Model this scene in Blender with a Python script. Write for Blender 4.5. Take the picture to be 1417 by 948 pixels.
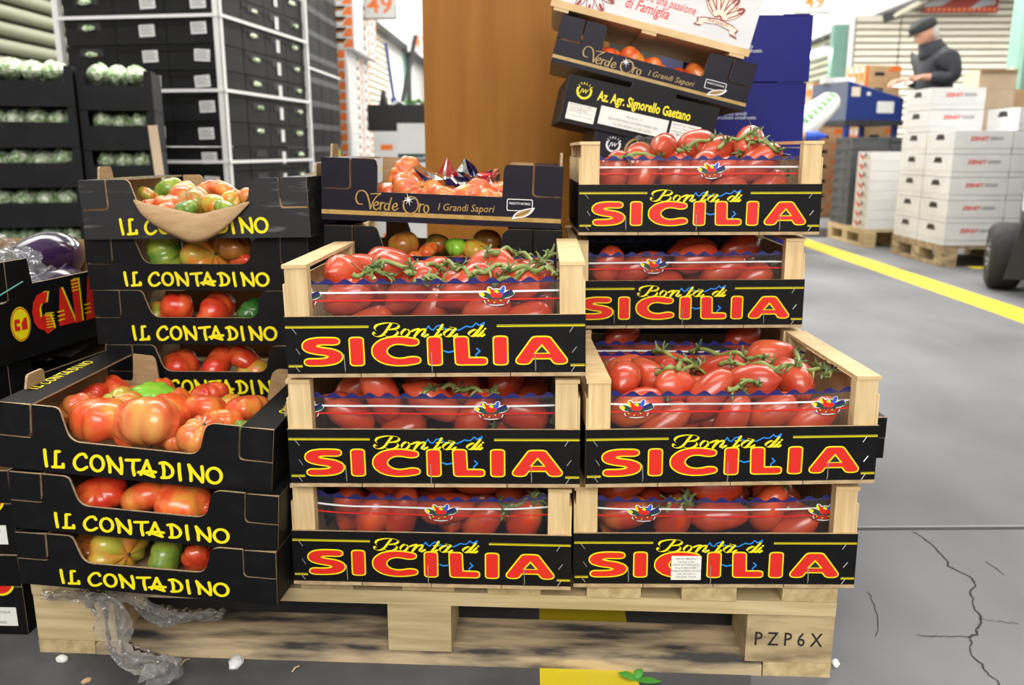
import bpy, bmesh, math, random
import numpy as np
from mathutils import Vector, Matrix, Euler

for o in list(bpy.data.objects):
    bpy.data.objects.remove(o)
SC = bpy.context.scene
COL = SC.collection
R = math.radians
random.seed(7)

# ------------------------------------------------------------------ camera, light, exposure
FPX = 1177.9
TILT = R(12.724)
CAMZ = 0.758
HALL = R(-1.53)                      # the hall's long axis, turned a little to the right
cam_d = bpy.data.cameras.new('camera')
cam_d.sensor_width = 36.0
cam_d.lens = FPX / 1417.0 * 36.0
cam_d.clip_end = 200
cam_d.dof.use_dof = True
cam_d.dof.focus_distance = 1.17
cam_d.dof.aperture_fstop = 5.6
cam = bpy.data.objects.new('camera', cam_d)
cam.location = (0, 0, CAMZ)
cam.rotation_euler = (R(90) - TILT, 0, 0)
COL.objects.link(cam)
SC.camera = cam

world = bpy.data.worlds.new('world')
SC.world = world
world.use_nodes = True
wb = world.node_tree.nodes['Background']
wb.inputs[0].default_value = (1.0, 0.99, 0.97, 1)
wb.inputs[1].default_value = 0.55


def area(name, loc, size, power, rot=(0, 0, 0), col=(1, 0.97, 0.92)):
    d = bpy.data.lights.new(name, 'AREA')
    d.shape = 'RECTANGLE'
    d.size, d.size_y = size
    d.energy = power
    d.color = col
    o = bpy.data.objects.new(name, d)
    o.location = loc
    o.rotation_euler = rot
    COL.objects.link(o)
    return o


# rows of fluorescent battens above the aisle, plus added fills
area('aisle_light_near', (0.3, 0.3, 3.0), (2.6, 0.6), 34)
area('front_fill_light', (0.2, -1.7, 2.1), (2.6, 1.2), 100, (R(62), 0, 0), (1, 0.97, 0.93))  # added behind the camera as frontal fill, not a batten
area('aisle_light_mid', (0.5, 4.2, 4.6), (6.0, 1.0), 210)
area('aisle_light_far', (1.0, 9.5, 4.9), (7.0, 1.2), 700)
area('far_fill_light', (1.0, 22.0, 5.3), (7.0, 10.0), 1500)  # added fill to brighten the dark far hall
area('bay_light', (7.0, 10.5, 3.0), (2.5, 3.0), 420)
area('stall_light_left', (-2.0, 3.0, 3.6), (1.6, 1.6), 45)
area('stall_light_right', (3.2, 5.2, 4.2), (2.0, 3.0), 110)
SC.view_settings.view_transform = 'Standard'
SC.view_settings.look = 'None'
SC.view_settings.gamma = 1
SC.view_settings.exposure = 0.08

_c, _s = math.cos(TILT), math.sin(TILT)


def ray(u, v):
    dx = (u - 708.5) / FPX
    dv = (474 - v) / FPX
    return Vector((dx, _c + dv * _s, -_s + dv * _c))


def at(u, v, Y):
    d = ray(u, v)
    return Vector((0, 0, CAMZ)) + d * (Y / d.y)


def floor_pt(u, v, z=0.0):
    d = ray(u, v)
    return Vector((0, 0, CAMZ)) + d * ((z - CAMZ) / d.z)


# ------------------------------------------------------------------ materials
M = {}


def mat(name, col, rough=0.5, var=None, scale=(6, 6, 6), detail=4, bump=0.0, bscale=None, spec=0.5, metal=0.0,
        rand=0.0, contrast=(0.35, 0.65), coat=0.0, emit=None, sss=0.0, coords='Object'):
    m = bpy.data.materials.new(name)
    m.use_nodes = True
    nt = m.node_tree
    b = nt.nodes['Principled BSDF']
    b.inputs['Base Color'].default_value = (*col, 1)
    b.inputs['Roughness'].default_value = rough
    b.inputs['Metallic'].default_value = metal
    b.inputs['Specular IOR Level'].default_value = spec
    if coat:
        b.inputs['Coat Weight'].default_value = coat
        b.inputs['Coat Roughness'].default_value = 0.15
    if sss:
        b.inputs['Subsurface Weight'].default_value = sss
        b.inputs['Subsurface Radius'].default_value = (0.01, 0.004, 0.002)
    if emit:
        b.inputs['Emission Color'].default_value = (*emit[:3], 1)
        b.inputs['Emission Strength'].default_value = emit[3]
    out = None
    if var or bump:
        tc = nt.nodes.new('ShaderNodeTexCoord')
        mp = nt.nodes.new('ShaderNodeMapping')
        mp.inputs['Scale'].default_value = scale
        nt.links.new(tc.outputs[coords], mp.inputs['Vector'])
        src = mp.outputs['Vector']
        oi = nt.nodes.new('ShaderNodeObjectInfo')
        ad = nt.nodes.new('ShaderNodeVectorMath')
        ad.operation = 'MULTIPLY_ADD'
        cb = nt.nodes.new('ShaderNodeCombineXYZ')
        for i in range(3):
            nt.links.new(oi.outputs['Random'], cb.inputs[i])
        ad.inputs[1].default_value = (37, 41, 53)
        nt.links.new(cb.outputs[0], ad.inputs[0])
        nt.links.new(src, ad.inputs[2])
        src = ad.outputs[0]
        nz = nt.nodes.new('ShaderNodeTexNoise')
        nz.inputs['Scale'].default_value = 1.0
        nz.inputs['Detail'].default_value = detail
        nt.links.new(src, nz.inputs['Vector'])
        if var:
            cr = nt.nodes.new('ShaderNodeValToRGB')
            cr.color_ramp.elements[0].position = contrast[0]
            cr.color_ramp.elements[1].position = contrast[1]
            cr.color_ramp.elements[0].color = (*col, 1)
            cr.color_ramp.elements[1].color = (*var, 1)
            nt.links.new(nz.outputs['Fac'], cr.inputs['Fac'])
            out = cr.outputs['Color']
            nt.links.new(out, b.inputs['Base Color'])
        if bump:
            bp = nt.nodes.new('ShaderNodeBump')
            bp.inputs['Strength'].default_value = bump
            bp.inputs['Distance'].default_value = 0.002
            nt.links.new(nz.outputs['Fac'], bp.inputs['Height'])
            nt.links.new(bp.outputs['Normal'], b.inputs['Normal'])
    if rand:
        oi = nt.nodes.new('ShaderNodeObjectInfo')
        hs = nt.nodes.new('ShaderNodeHueSaturation')
        mr = nt.nodes.new('ShaderNodeMapRange')
        mr.inputs['To Min'].default_value = 1 - rand
        mr.inputs['To Max'].default_value = 1 + rand
        nt.links.new(oi.outputs['Random'], mr.inputs['Value'])
        nt.links.new(mr.outputs['Result'], hs.inputs['Value'])
        if out:
            nt.links.new(out, hs.inputs['Color'])
        else:
            hs.inputs['Color'].default_value = (*col, 1)
        nt.links.new(hs.outputs['Color'], b.inputs['Base Color'])
    M[name] = m
    return m


# timber
mat('crate_wood', (0.58, 0.40, 0.19), 0.7, (0.72, 0.53, 0.28), (14, 120, 14), 3, 0.25, rand=0.08)
mat('crate_wood_up', (0.59, 0.41, 0.20), 0.7, (0.73, 0.55, 0.29), (120, 60, 9), 3, 0.25, rand=0.08)
mat('ply_edge', (0.36, 0.245, 0.125), 0.8, (0.52, 0.38, 0.21), (60, 60, 200), 3)
mat('pallet_wood', (0.43, 0.325, 0.16), 0.78, (0.60, 0.475, 0.265), (5, 90, 90), 5, 0.35, rand=0.07)
mat('pallet_wood_depth', (0.41, 0.30, 0.14), 0.78, (0.58, 0.45, 0.24), (60, 5, 60), 5, 0.35, rand=0.07)
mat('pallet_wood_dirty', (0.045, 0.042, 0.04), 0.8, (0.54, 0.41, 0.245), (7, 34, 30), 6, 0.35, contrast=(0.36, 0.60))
mat('pallet_block', (0.44, 0.33, 0.165), 0.8, (0.58, 0.455, 0.25), (6, 6, 100), 5, 0.4, rand=0.1)
mat('pallet_block_old', (0.19, 0.135, 0.07), 0.85, (0.49, 0.375, 0.20), (9, 9, 42), 7, 0.6, contrast=(0.28, 0.58))
mat('plywood_brown', (0.29, 0.105, 0.010), 0.5, (0.40, 0.16, 0.02), (16, 16, 1.6), 5, 0.06, contrast=(0.3, 0.7), spec=0.2)
mat('old_wood', (0.27, 0.19, 0.10), 0.85, (0.45, 0.33, 0.19), (20, 20, 20), 4)
# cardboard
mat('card_black', (0.0032, 0.003, 0.0034), 0.55, (0.0085, 0.008, 0.0085), (40, 40, 40), 6, 0.05, contrast=(0.5, 0.9), spec=0.2)
mat('card_black_worn', (0.011, 0.011, 0.012), 0.5, (0.16, 0.15, 0.14), (14, 60, 90), 8, 0.05, contrast=(0.58, 0.80))
mat('card_grey_black', (0.0065, 0.0065, 0.0072), 0.55, (0.0105, 0.0105, 0.0118), (12, 12, 12), 4, spec=0.2)
mat('card_purple', (0.0058, 0.0042, 0.0115), 0.45, (0.0085, 0.0062, 0.016), (12, 12, 40), 4, 0.04, spec=0.2)
mat('kraft', (0.33, 0.205, 0.095), 0.8, (0.40, 0.26, 0.13), (30, 30, 160), 3, 0.1)
mat('kraft_edge', (0.50, 0.365, 0.215), 0.85, (0.28, 0.19, 0.10), (300, 300, 300), 2)
mat('card_white', (0.70, 0.70, 0.69), 0.55, (0.65, 0.65, 0.65), (8, 8, 8), 3)
mat('card_white_dim', (0.66, 0.66, 0.665), 0.55)
mat('card_grey', (0.052, 0.055, 0.06), 0.6, (0.07, 0.072, 0.078), (10, 10, 10), 3)
mat('card_blue', (0.010, 0.012, 0.15), 0.5, (0.014, 0.017, 0.185), (5, 5, 5), 3, spec=0.2)
mat('carton_tan', (0.52, 0.32, 0.16), 0.75, (0.60, 0.39, 0.21), (6, 6, 6), 3)
mat('carton_pale', (0.66, 0.50, 0.33), 0.75, (0.72, 0.57, 0.4), (6, 6, 6), 3)
# inks
mat('ink_yellow', (0.86, 0.74, 0.006), 0.45)
mat('ink_olive', (0.40, 0.34, 0.01), 0.45)
mat('ink_red', (0.68, 0.018, 0.010), 0.42)
mat('ink_blue', (0.015, 0.23, 0.70), 0.45)
mat('ink_navy', (0.014, 0.012, 0.13), 0.35)
mat('ink_gold', (0.36, 0.225, 0.055), 0.35, (0.45, 0.29, 0.08), (60, 60, 60), 2)
mat('ink_white', (0.80, 0.80, 0.80), 0.5)
mat('ink_green', (0.02, 0.20, 0.055), 0.5)
mat('ink_darkgreen', (0.012, 0.055, 0.045), 0.5)
mat('ink_orange', (0.84, 0.19, 0.025), 0.5)
mat('ink_maroon', (0.30, 0.03, 0.02), 0.5)
mat('ink_black', (0.013, 0.013, 0.014), 0.6)
mat('ink_grey', (0.18, 0.18, 0.19), 0.6)
mat('ink_cream', (0.80, 0.70, 0.55), 0.55)
mat('ink_skyblue', (0.03, 0.10, 0.62), 0.5)
mat('paper_white', (0.80, 0.79, 0.74), 0.6)
# produce
mat('plum_red', (0.46, 0.036, 0.015), 0.27, (0.60, 0.105, 0.036), (22, 22, 22), 2, 0.0, rand=0.13, contrast=(0.3, 0.75), coat=0.35)
mat('plum_orange', (0.54, 0.05, 0.018), 0.26, (0.66, 0.21, 0.03), (16, 16, 16), 1, 0.0, rand=0.1, contrast=(0.45, 0.7), coat=0.35)
mat('rib_orange', (0.72, 0.095, 0.026), 0.24, (0.74, 0.30, 0.05), (1.5, 1.5, 0.9), 2, 0.0, rand=0.1, contrast=(0.42, 0.72), coat=0.25)
mat('rib_red', (0.60, 0.038, 0.016), 0.24, (0.72, 0.13, 0.03), (1.5, 1.5, 0.9), 2, 0.0, rand=0.1, contrast=(0.4, 0.7), coat=0.25)
mat('rib_pink', (0.66, 0.115, 0.042), 0.24, (0.68, 0.31, 0.07), (1.5, 1.5, 0.9), 2, 0.0, rand=0.06, contrast=(0.4, 0.7), coat=0.25)
mat('rib_yellow', (0.66, 0.22, 0.03), 0.24, (0.44, 0.42, 0.05), (1.5, 1.5, 0.9), 2, 0.0, rand=0.08, contrast=(0.38, 0.62), coat=0.25)
mat('rib_green_orange', (0.26, 0.30, 0.035), 0.24, (0.66, 0.13, 0.03), (1.5, 1.5, 0.9), 2, 0.0, rand=0.08, contrast=(0.45, 0.68), coat=0.25)
mat('rib_green', (0.115, 0.24, 0.03), 0.26, (0.34, 0.40, 0.05), (1.5, 1.5, 0.9), 2, 0.0, rand=0.1, contrast=(0.4, 0.7), coat=0.25)
mat('rib_lime', (0.20, 0.52, 0.035), 0.26, (0.36, 0.62, 0.06), (1.5, 1.5, 0.9), 2, 0.0, contrast=(0.4, 0.7), coat=0.25)
mat('rib_dark_green', (0.02, 0.11, 0.015), 0.26, (0.05, 0.18, 0.03), (1.5, 1.5, 0.9), 2, 0.0, contrast=(0.4, 0.7), coat=0.25)
mat('rib_brown', (0.36, 0.10, 0.02), 0.24, (0.38, 0.20, 0.03), (1.5, 1.5, 0.9), 2, 0.0, contrast=(0.4, 0.7), coat=0.25)
mat('stem_green', (0.17, 0.24, 0.055), 0.55, (0.30, 0.34, 0.10), (40, 40, 40), 3, 0.2)
mat('sepal_green', (0.075, 0.125, 0.035), 0.6, (0.20, 0.24, 0.08), (60, 60, 60), 3, 0.2)
mat('scar', (0.05, 0.055, 0.025), 0.8, (0.12, 0.11, 0.05), (80, 80, 80), 3)
mat('leaf_green', (0.045, 0.26, 0.03), 0.5, (0.10, 0.36, 0.05), (30, 30, 30), 3)
mat('lettuce', (0.14, 0.33, 0.07), 0.35, (0.78, 0.84, 0.66), (48, 48, 48), 5, 0.5, contrast=(0.38, 0.58), coat=0.5)
mat('aubergine', (0.016, 0.006, 0.028), 0.12, (0.045, 0.015, 0.07), (9, 9, 9), 2, coat=0.8)
# hall
mat('concrete', (0.105, 0.107, 0.115), 0.72, (0.185, 0.188, 0.198), (2.2, 1.2, 1), 12, 0.25, contrast=(0.32, 0.68))
mat('floor_yellow', (0.70, 0.55, 0.015), 0.6, (0.52, 0.42, 0.04), (5, 5, 5), 8, contrast=(0.5, 0.8))
mat('crack', (0.03, 0.03, 0.032), 0.9)
mat('concrete_dirt_shade', (0.052, 0.051, 0.052), 0.8, (0.105, 0.106, 0.112), (9, 9, 9), 8, 0.15, contrast=(0.3, 0.75))  # dark tone holds both floor dirt and shade
mat('joint_dark', (0.055, 0.055, 0.06), 0.9)
mat('joint_light', (0.30, 0.31, 0.32), 0.8)
mat('shutter_cream', (0.66, 0.62, 0.50), 0.5, (0.72, 0.68, 0.57), (1, 1, 1), 3)
mat('shutter_green', (0.27, 0.285, 0.185), 0.5, (0.33, 0.345, 0.23), (1, 1, 1), 3)
mat('wall_white', (0.85, 0.85, 0.83), 0.7)
mat('ceiling_white', (0.80, 0.80, 0.79), 0.8)
mat('steel_dark', (0.05, 0.05, 0.055), 0.5, metal=0.3)
mat('steel_grey', (0.33, 0.34, 0.35), 0.45, metal=0.3)
mat('column_green', (0.20, 0.40, 0.33), 0.5, (0.25, 0.46, 0.38), (3, 3, 3), 5)
mat('lamp_tube', (1, 1, 1), 0.5, emit=(1.0, 0.96, 0.85, 22.0))
mat('glass_block', (0.62, 0.68, 0.66), 0.25)
mat('strap_white', (0.74, 0.74, 0.73), 0.5)
mat('blue_metal', (0.014, 0.035, 0.20), 0.4)
mat('slate_metal', (0.11, 0.135, 0.20), 0.4)
mat('bag_white', (0.76, 0.78, 0.76), 0.35)
mat('rubber', (0.014, 0.014, 0.015), 0.75, (0.022, 0.022, 0.023), (30, 30, 30), 4)
mat('machine_black', (0.012, 0.012, 0.013), 0.4)
mat('staple_metal', (0.62, 0.62, 0.62), 0.3, metal=0.8)
mat('foam_white', (0.82, 0.82, 0.80), 0.7)
mat('strap_teal', (0.10, 0.34, 0.30), 0.4)
# the man
mat('skin', (0.60, 0.31, 0.21), 0.5, (0.66, 0.36, 0.25), (10, 10, 10), 3)
mat('jacket', (0.022, 0.025, 0.033), 0.75, (0.035, 0.038, 0.048), (14, 14, 14), 4, 0.3)
mat('cap_cloth', (0.028, 0.032, 0.033), 0.85, (0.04, 0.044, 0.045), (60, 60, 60), 3, 0.3)
mat('trousers', (0.03, 0.03, 0.04), 0.8)
mat('hair_grey', (0.50, 0.48, 0.44), 0.7, (0.62, 0.60, 0.56), (60, 60, 60), 3, 0.3)
mat('eye_dark', (0.02, 0.015, 0.01), 0.3)


def film_mat(name, tint, haze, gloss_rough=0.12, haze_col=(0.85, 0.85, 0.9), gloss=0.9, bump=0.35, bs=25):
    m = bpy.data.materials.new(name)
    m.use_nodes = True
    nt = m.node_tree
    nt.nodes.clear()
    o = nt.nodes.new('ShaderNodeOutputMaterial')
    tr = nt.nodes.new('ShaderNodeBsdfTransparent')
    tr.inputs[0].default_value = (*tint, 1)
    df = nt.nodes.new('ShaderNodeBsdfDiffuse')
    df.inputs[0].default_value = (*haze_col, 1)
    gl = nt.nodes.new('ShaderNodeBsdfGlossy')
    gl.inputs['Roughness'].default_value = gloss_rough
    gl.inputs[0].default_value = (gloss, gloss, gloss, 1)
    m1 = nt.nodes.new('ShaderNodeMixShader')
    m1.inputs[0].default_value = haze
    m2 = nt.nodes.new('ShaderNodeMixShader')
    fr = nt.nodes.new('ShaderNodeFresnel')
    fr.inputs['IOR'].default_value = 1.45
    tc = nt.nodes.new('ShaderNodeTexCoord')
    nz = nt.nodes.new('ShaderNodeTexNoise')
    nz.inputs['Scale'].default_value = bs
    nz.inputs['Detail'].default_value = 2
    bp = nt.nodes.new('ShaderNodeBump')
    bp.inputs['Strength'].default_value = bump
    bp.inputs['Distance'].default_value = 0.01
    L = nt.links.new
    L(tc.outputs['Object'], nz.inputs['Vector'])
    L(nz.outputs['Fac'], bp.inputs['Height'])
    L(bp.outputs['Normal'], gl.inputs['Normal'])
    L(bp.outputs['Normal'], fr.inputs['Normal'])
    L(tr.outputs[0], m1.inputs[1])
    L(df.outputs[0], m1.inputs[2])
    L(fr.outputs[0], m2.inputs[0])
    L(m1.outputs[0], m2.inputs[1])
    L(gl.outputs[0], m2.inputs[2])
    L(m2.outputs[0], o.inputs[0])
    M[name] = m


film_mat('clear_film', (0.985, 0.98, 0.98), 0.022, gloss=0.7)
film_mat('wrap_film', (0.97, 0.97, 0.97), 0.13, 0.10, (0.95, 0.95, 0.95), 1.0, bump=1.0, bs=70)
film_mat('bag_film', (0.90, 0.90, 0.93), 0.10, 0.10, bump=0.9, bs=40)
film_mat('red_film', (0.62, 0.03, 0.03), 0.25, 0.1, (0.7, 0.02, 0.02))
film_mat('blue_film', (0.02, 0.02, 0.16), 0.35, 0.1, (0.01, 0.012, 0.10))


# ------------------------------------------------------------------ mesh helpers
class MB:
    def __init__(s):
        s.v, s.f, s.m = [], [], []

    def add(s, vs, fs, mi=0):
        n = len(s.v)
        s.v += [tuple(p) for p in vs]
        for k, f in enumerate(fs):
            s.f.append([i + n for i in f])
            s.m.append(mi[k] if isinstance(mi, (list, tuple)) else mi)
        return s

    def box(s, x0, x1, y0, y1, z0, z1, mi=0, mif=None, T=None):
        # mif: material of the -y face
        vs = [(x0, y0, z0), (x1, y0, z0), (x1, y1, z0), (x0, y1, z0), (x0, y0, z1), (x1, y0, z1), (x1, y1, z1), (x0, y1, z1)]
        if T is not None:
            vs = [T @ Vector(p) for p in vs]
        fs = [(0, 3, 2, 1), (4, 5, 6, 7), (0, 1, 5, 4), (1, 2, 6, 5), (2, 3, 7, 6), (3, 0, 4, 7)]
        mm = [mi] * 6
        if mif is not None:
            mm[2] = mif
        return s.add(vs, fs, mm)

    def prism(s, poly, y0, y1, mi=0, mib=None, mie=None, T=None):
        # polygon in (x, z), counter-clockwise seen from -y; front (y0) material mi, back mib, edge mie
        n = len(poly)
        vs = [(p[0], y0, p[1]) for p in poly] + [(p[0], y1, p[1]) for p in poly]
        if T is not None:
            vs = [T @ Vector(p) for p in vs]
        fs = [list(range(n)), list(range(2 * n - 1, n - 1, -1))]
        mm = [mi, mi if mib is None else mib]
        for i in range(n):
            j = (i + 1) % n
            fs.append([i, i + n, j + n, j])
            mm.append(mi if mie is None else mie)
        return s.add(vs, fs, mm)

    def flat(s, poly, y, mi=0):
        # every flat print sits a few micrometres in front of the one before it, so overlaps never share a plane
        s.k = (getattr(s, 'k', 0) + 1) % 90
        y = y - s.k * 2.5e-6
        return s.add([(p[0], y, p[1]) for p in poly], [list(range(len(poly)))], mi)

    def tube(s, pts, r, n=6, mi=0, cap=True):
        pts = [Vector(p) for p in pts]
        N = len(pts)
        rs = r if isinstance(r, (list, tuple)) else [r] * N
        up = Vector((0.13, 0.31, 0.94))
        vs, fs = [], []
        for i, p in enumerate(pts):
            d = (pts[min(i + 1, N - 1)] - pts[max(i - 1, 0)])
            if d.length < 1e-9:
                d = Vector((0, 0, 1))
            d.normalize()
            a = d.cross(up)
            if a.length < 1e-3:
                a = d.cross(Vector((1, 0, 0)))
            a.normalize()
            b = d.cross(a)
            for k in range(n):
                t = 2 * math.pi * k / n
                vs.append(p + (a * math.cos(t) + b * math.sin(t)) * rs[i])
        for i in range(N - 1):
            for k in range(n):
                k2 = (k + 1) % n
                fs.append([i * n + k, i * n + k2, (i + 1) * n + k2, (i + 1) * n + k])
        if cap:
            fs.append(list(range(n))[::-1])
            fs.append([(N - 1) * n + k for k in range(n)])
        return s.add(vs, fs, mi)

    def lathe(s, prof, n=16, mi=0, T=None, mod=None):
        # prof: (r, z) from bottom to top, poles closed
        vs, fs = [], []
        for (r, z) in prof:
            for k in range(n):
                t = 2 * math.pi * k / n
                q = mod(r, z, t) if mod else (r * math.cos(t), r * math.sin(t), z)
                vs.append(T @ Vector(q) if T is not None else q)
        N = len(prof)
        for i in range(N - 1):
            for k in range(n):
                k2 = (k + 1) % n
                fs.append([i * n + k, i * n + k2, (i + 1) * n + k2, (i + 1) * n + k])
        fs.append(list(range(n))[::-1])
        fs.append([(N - 1) * n + k for k in range(n)])
        return s.add(vs, fs, mi)

    def mesh(s, name, mats, smooth=False):
        me = bpy.data.meshes.new(name)
        me.from_pydata(s.v, [], s.f)
        for m in ([mats] if isinstance(mats, str) else mats):
            me.materials.append(M[m])
        me.polygons.foreach_set('material_index', s.m)
        if smooth:
            me.polygons.foreach_set('use_smooth', [True] * len(s.f))
        me.update()
        return me

    def build(s, name, mats, parent=None, smooth=False, loc=None):
        return link(name, s.mesh(name, mats, smooth), parent, loc)


def link(name, me, parent=None, loc=None, rot=None):
    o = bpy.data.objects.new(name, me)
    COL.objects.link(o)
    if parent is not None:
        o.parent = parent
    if loc is not None:
        o.location = loc
    if rot is not None:
        o.rotation_euler = rot
    return o


def tag(o, label=None, cat=None, group=None, kind=None):
    if label:
        o['label'] = label
    if cat:
        o['category'] = cat
    if group:
        o['group'] = group
    if kind:
        o['kind'] = kind
    return o


def thing(name, label, cat, loc=(0, 0, 0), rot=(0, 0, 0), group=None):
    o = bpy.data.objects.new(name, None)
    o.empty_display_size = 0.05
    COL.objects.link(o)
    o.location = loc
    o.rotation_euler = rot
    return tag(o, label, cat, group)


KIDS = {}


def kids(o):
    return [c for c in bpy.data.objects if c.parent == o]


def copy_tree(o, parent=None):
    c = o.copy()
    COL.objects.link(c)
    c.parent = parent
    for ch in o.children:
        copy_tree(ch, c)
    return c


def structure(name, mb, mats, smooth=False, loc=None, rot=None):
    o = mb.build(name, mats, None, smooth)
    o['kind'] = 'structure'
    if loc is not None:
        o.location = loc
    if rot is not None:
        o.rotation_euler = rot
    return o


ORD = ['zeroth', 'first', 'second', 'third', 'fourth', 'fifth', 'sixth', 'seventh', 'eighth', 'ninth', 'tenth', 'eleventh', 'twelfth',
       'thirteenth', 'fourteenth', 'fifteenth', 'sixteenth', 'seventeenth', 'eighteenth', 'nineteenth', 'twentieth',
       'twenty-first', 'twenty-second', 'twenty-third', 'twenty-fourth', 'twenty-fifth']


# ------------------------------------------------------------------ lettering: strokes swept by a pen, flat in the x-z plane facing -y
def hull(ps):
    ps = sorted(set((round(p[0], 7), round(p[1], 7)) for p in ps))
    if len(ps) < 3:
        return ps

    def half(seq):
        h = []
        for p in seq:
            while len(h) > 1 and (h[-1][0] - h[-2][0]) * (p[1] - h[-2][1]) - (h[-1][1] - h[-2][1]) * (p[0] - h[-2][0]) <= 0:
                h.pop()
            h.append(p)
        return h
    a, b = half(ps), half(ps[::-1])
    return a[:-1] + b[:-1]


def pen(rx, rz, n=12, e=2.0, rot=0.0):
    out = []
    for k in range(n):
        t = 2 * math.pi * (k + 0.5) / n
        c, s = math.cos(t), math.sin(t)
        x = rx * math.copysign(abs(c) ** (2 / e), c)
        z = rz * math.copysign(abs(s) ** (2 / e), s)
        out.append((x * math.cos(rot) - z * math.sin(rot), x * math.sin(rot) + z * math.cos(rot)))
    return out


def spline(P, n=6):
    if len(P) < 3:
        return list(P)
    out = []
    Q = [P[0]] + list(P) + [P[-1]]
    for i in range(1, len(Q) - 2):
        p0, p1, p2, p3 = Q[i - 1], Q[i], Q[i + 1], Q[i + 2]
        for k in range(n):
            t = k / n
            out.append(tuple(0.5 * ((2 * p1[j]) + (-p0[j] + p2[j]) * t + (2 * p0[j] - 5 * p1[j] + 4 * p2[j] - p3[j]) * t * t +
                                    (-p0[j] + 3 * p1[j] - 3 * p2[j] + p3[j]) * t ** 3) for j in range(len(p1))))
    out.append(tuple(P[-1]))
    return out


def stroke(mb, pts, pn, y, mi=0):
    for a, b in zip(pts[:-1], pts[1:]):
        h = hull([(a[0] + p[0], a[1] + p[1]) for p in pn] + [(b[0] + p[0], b[1] + p[1]) for p in pn])
        if len(h) > 2:
            mb.flat(h, y, mi)


def callig(mb, pts, thin, thick, slant, y, mi=0):
    sd = (math.cos(slant), math.sin(slant))
    for a, b in zip(pts[:-1], pts[1:]):
        dx, dz = b[0] - a[0], b[1] - a[1]
        L = math.hypot(dx, dz)
        if L < 1e-9:
            continue
        k = abs(dx * sd[0] + dz * sd[1]) / L
        k = max(0.0, (k - 0.55) / 0.45)
        r = thin + (thick - thin) * k
        p = pen(r, r, 8)
        h = hull([(a[0] + q[0], a[1] + q[1]) for q in p] + [(b[0] + q[0], b[1] + q[1]) for q in p])
        mb.flat(h, y, mi)


def ell(cx, cz, rx, rz, n=18, a0=0, a1=360, shear=0.0):
    out = []
    for k in range(n + 1):
        t = R(a0 + (a1 - a0) * k / n)
        z = rz * math.sin(t)
        out.append((cx + rx * math.cos(t) + shear * z, cz + z))
    return out


TXT = {}


def txt(mb, s, x, z, size, y, mi=0, shear=0.0, offset=0.0, sx=1.0, align='LEFT', rot=0.0):
    key = (s, shear, offset)
    if key not in TXT:
        cu = bpy.data.curves.new('t', 'FONT')
        cu.body = s
        cu.size = 1.0
        cu.shear = shear
        cu.offset = offset
        cu.resolution_u = 2
        cu.fill_mode = 'FRONT'
        o = bpy.data.objects.new('t', cu)
        COL.objects.link(o)
        dg = bpy.context.evaluated_depsgraph_get()
        me = bpy.data.meshes.new_from_object(o.evaluated_get(dg))
        TXT[key] = ([tuple(v.co[:2]) for v in me.vertices], [list(p.vertices) for p in me.polygons])
        bpy.data.objects.remove(o)
        bpy.data.curves.remove(cu)
        bpy.data.meshes.remove(me)
    vs, fs = TXT[key]
    w = max(v[0] for v in vs) if vs else 0
    dx = {'LEFT': 0, 'CENTER': -w / 2, 'RIGHT': -w}[align]
    c, sn = math.cos(rot), math.sin(rot)
    pv = []
    for v in vs:
        a, b = (v[0] + dx) * size * sx, v[1] * size
        pv.append((x + a * c - b * sn, y, z + a * sn + b * c))
    mb.add(pv, fs, mi)
    return w * size * sx
# ------------------------------------------------------------------ big structure: hall shell (aligned with the hall's axis)
def hallrot(o):
    o.rotation_euler = (0, 0, HALL)
    return o


def fl(mb, pts, z, mi=0):
    mb.add([(p[0], p[1], z) for p in pts], [list(range(len(pts)))], mi)


g = MB()
g.box(-9, 16, -6, 45, -0.2, 0.0)
floor = structure('floor', g, 'concrete')


def floor_part(name, mb, mats):
    o = mb.build(name, mats, floor)
    return o


def floor_strip(name, pts, w, z, m):
    """a narrow strip of given half-width lying on the floor along a polyline"""
    mb = MB()
    P = [Vector((p[0], p[1], 0)) for p in pts]
    ws = w if isinstance(w, list) else [w] * len(P)
    L, Rr = [], []
    for i, p in enumerate(P):
        d = (P[min(i + 1, len(P) - 1)] - P[max(i - 1, 0)]).normalized()
        n = Vector((-d.y, d.x, 0))
        L.append((p + n * ws[i]).to_tuple()[:2] + (z,))
        Rr.append((p - n * ws[i]).to_tuple()[:2] + (z,))
    n = len(P)
    mb.add(L + Rr, [[i, i + n, i + n + 1, i + 1] for i in range(n - 1)])
    return floor_part(name, mb, m)


# painted lines
floor_strip('painted_line', [(2.25, 0.4), (2.40, 4.0), (2.48, 7.2), (2.62, 13.0), (3.2, 38)], 0.098, 0.0012, 'floor_yellow')
floor_strip('painted_line', [(0.095, 0.35), (0.115, 1.2), (0.15, 2.4), (0.3, 8.0)], 0.072, 0.0012, 'floor_yellow')
a, b = floor_pt(1366, 371), floor_pt(1400, 376)
floor_strip('painted_line', [(a.x - .1, a.y + .02), (a.x + 1.5, a.y - .05)], 0.06, 0.0012, 'floor_yellow')
# expansion joint and cracks
a, b = floor_pt(1100, 733), floor_pt(1417, 731)
floor_strip('expansion_joint', [(-0.6, a.y), (a.x, a.y), (b.x, b.y), (3.0, b.y)], 0.0045, 0.0012, 'joint_dark')
floor_strip('expansion_joint', [(-0.6, a.y + .009), (a.x, a.y + .009), (b.x, b.y + .009), (3.0, b.y + .009)], 0.003, 0.0012, 'joint_light')


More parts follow.
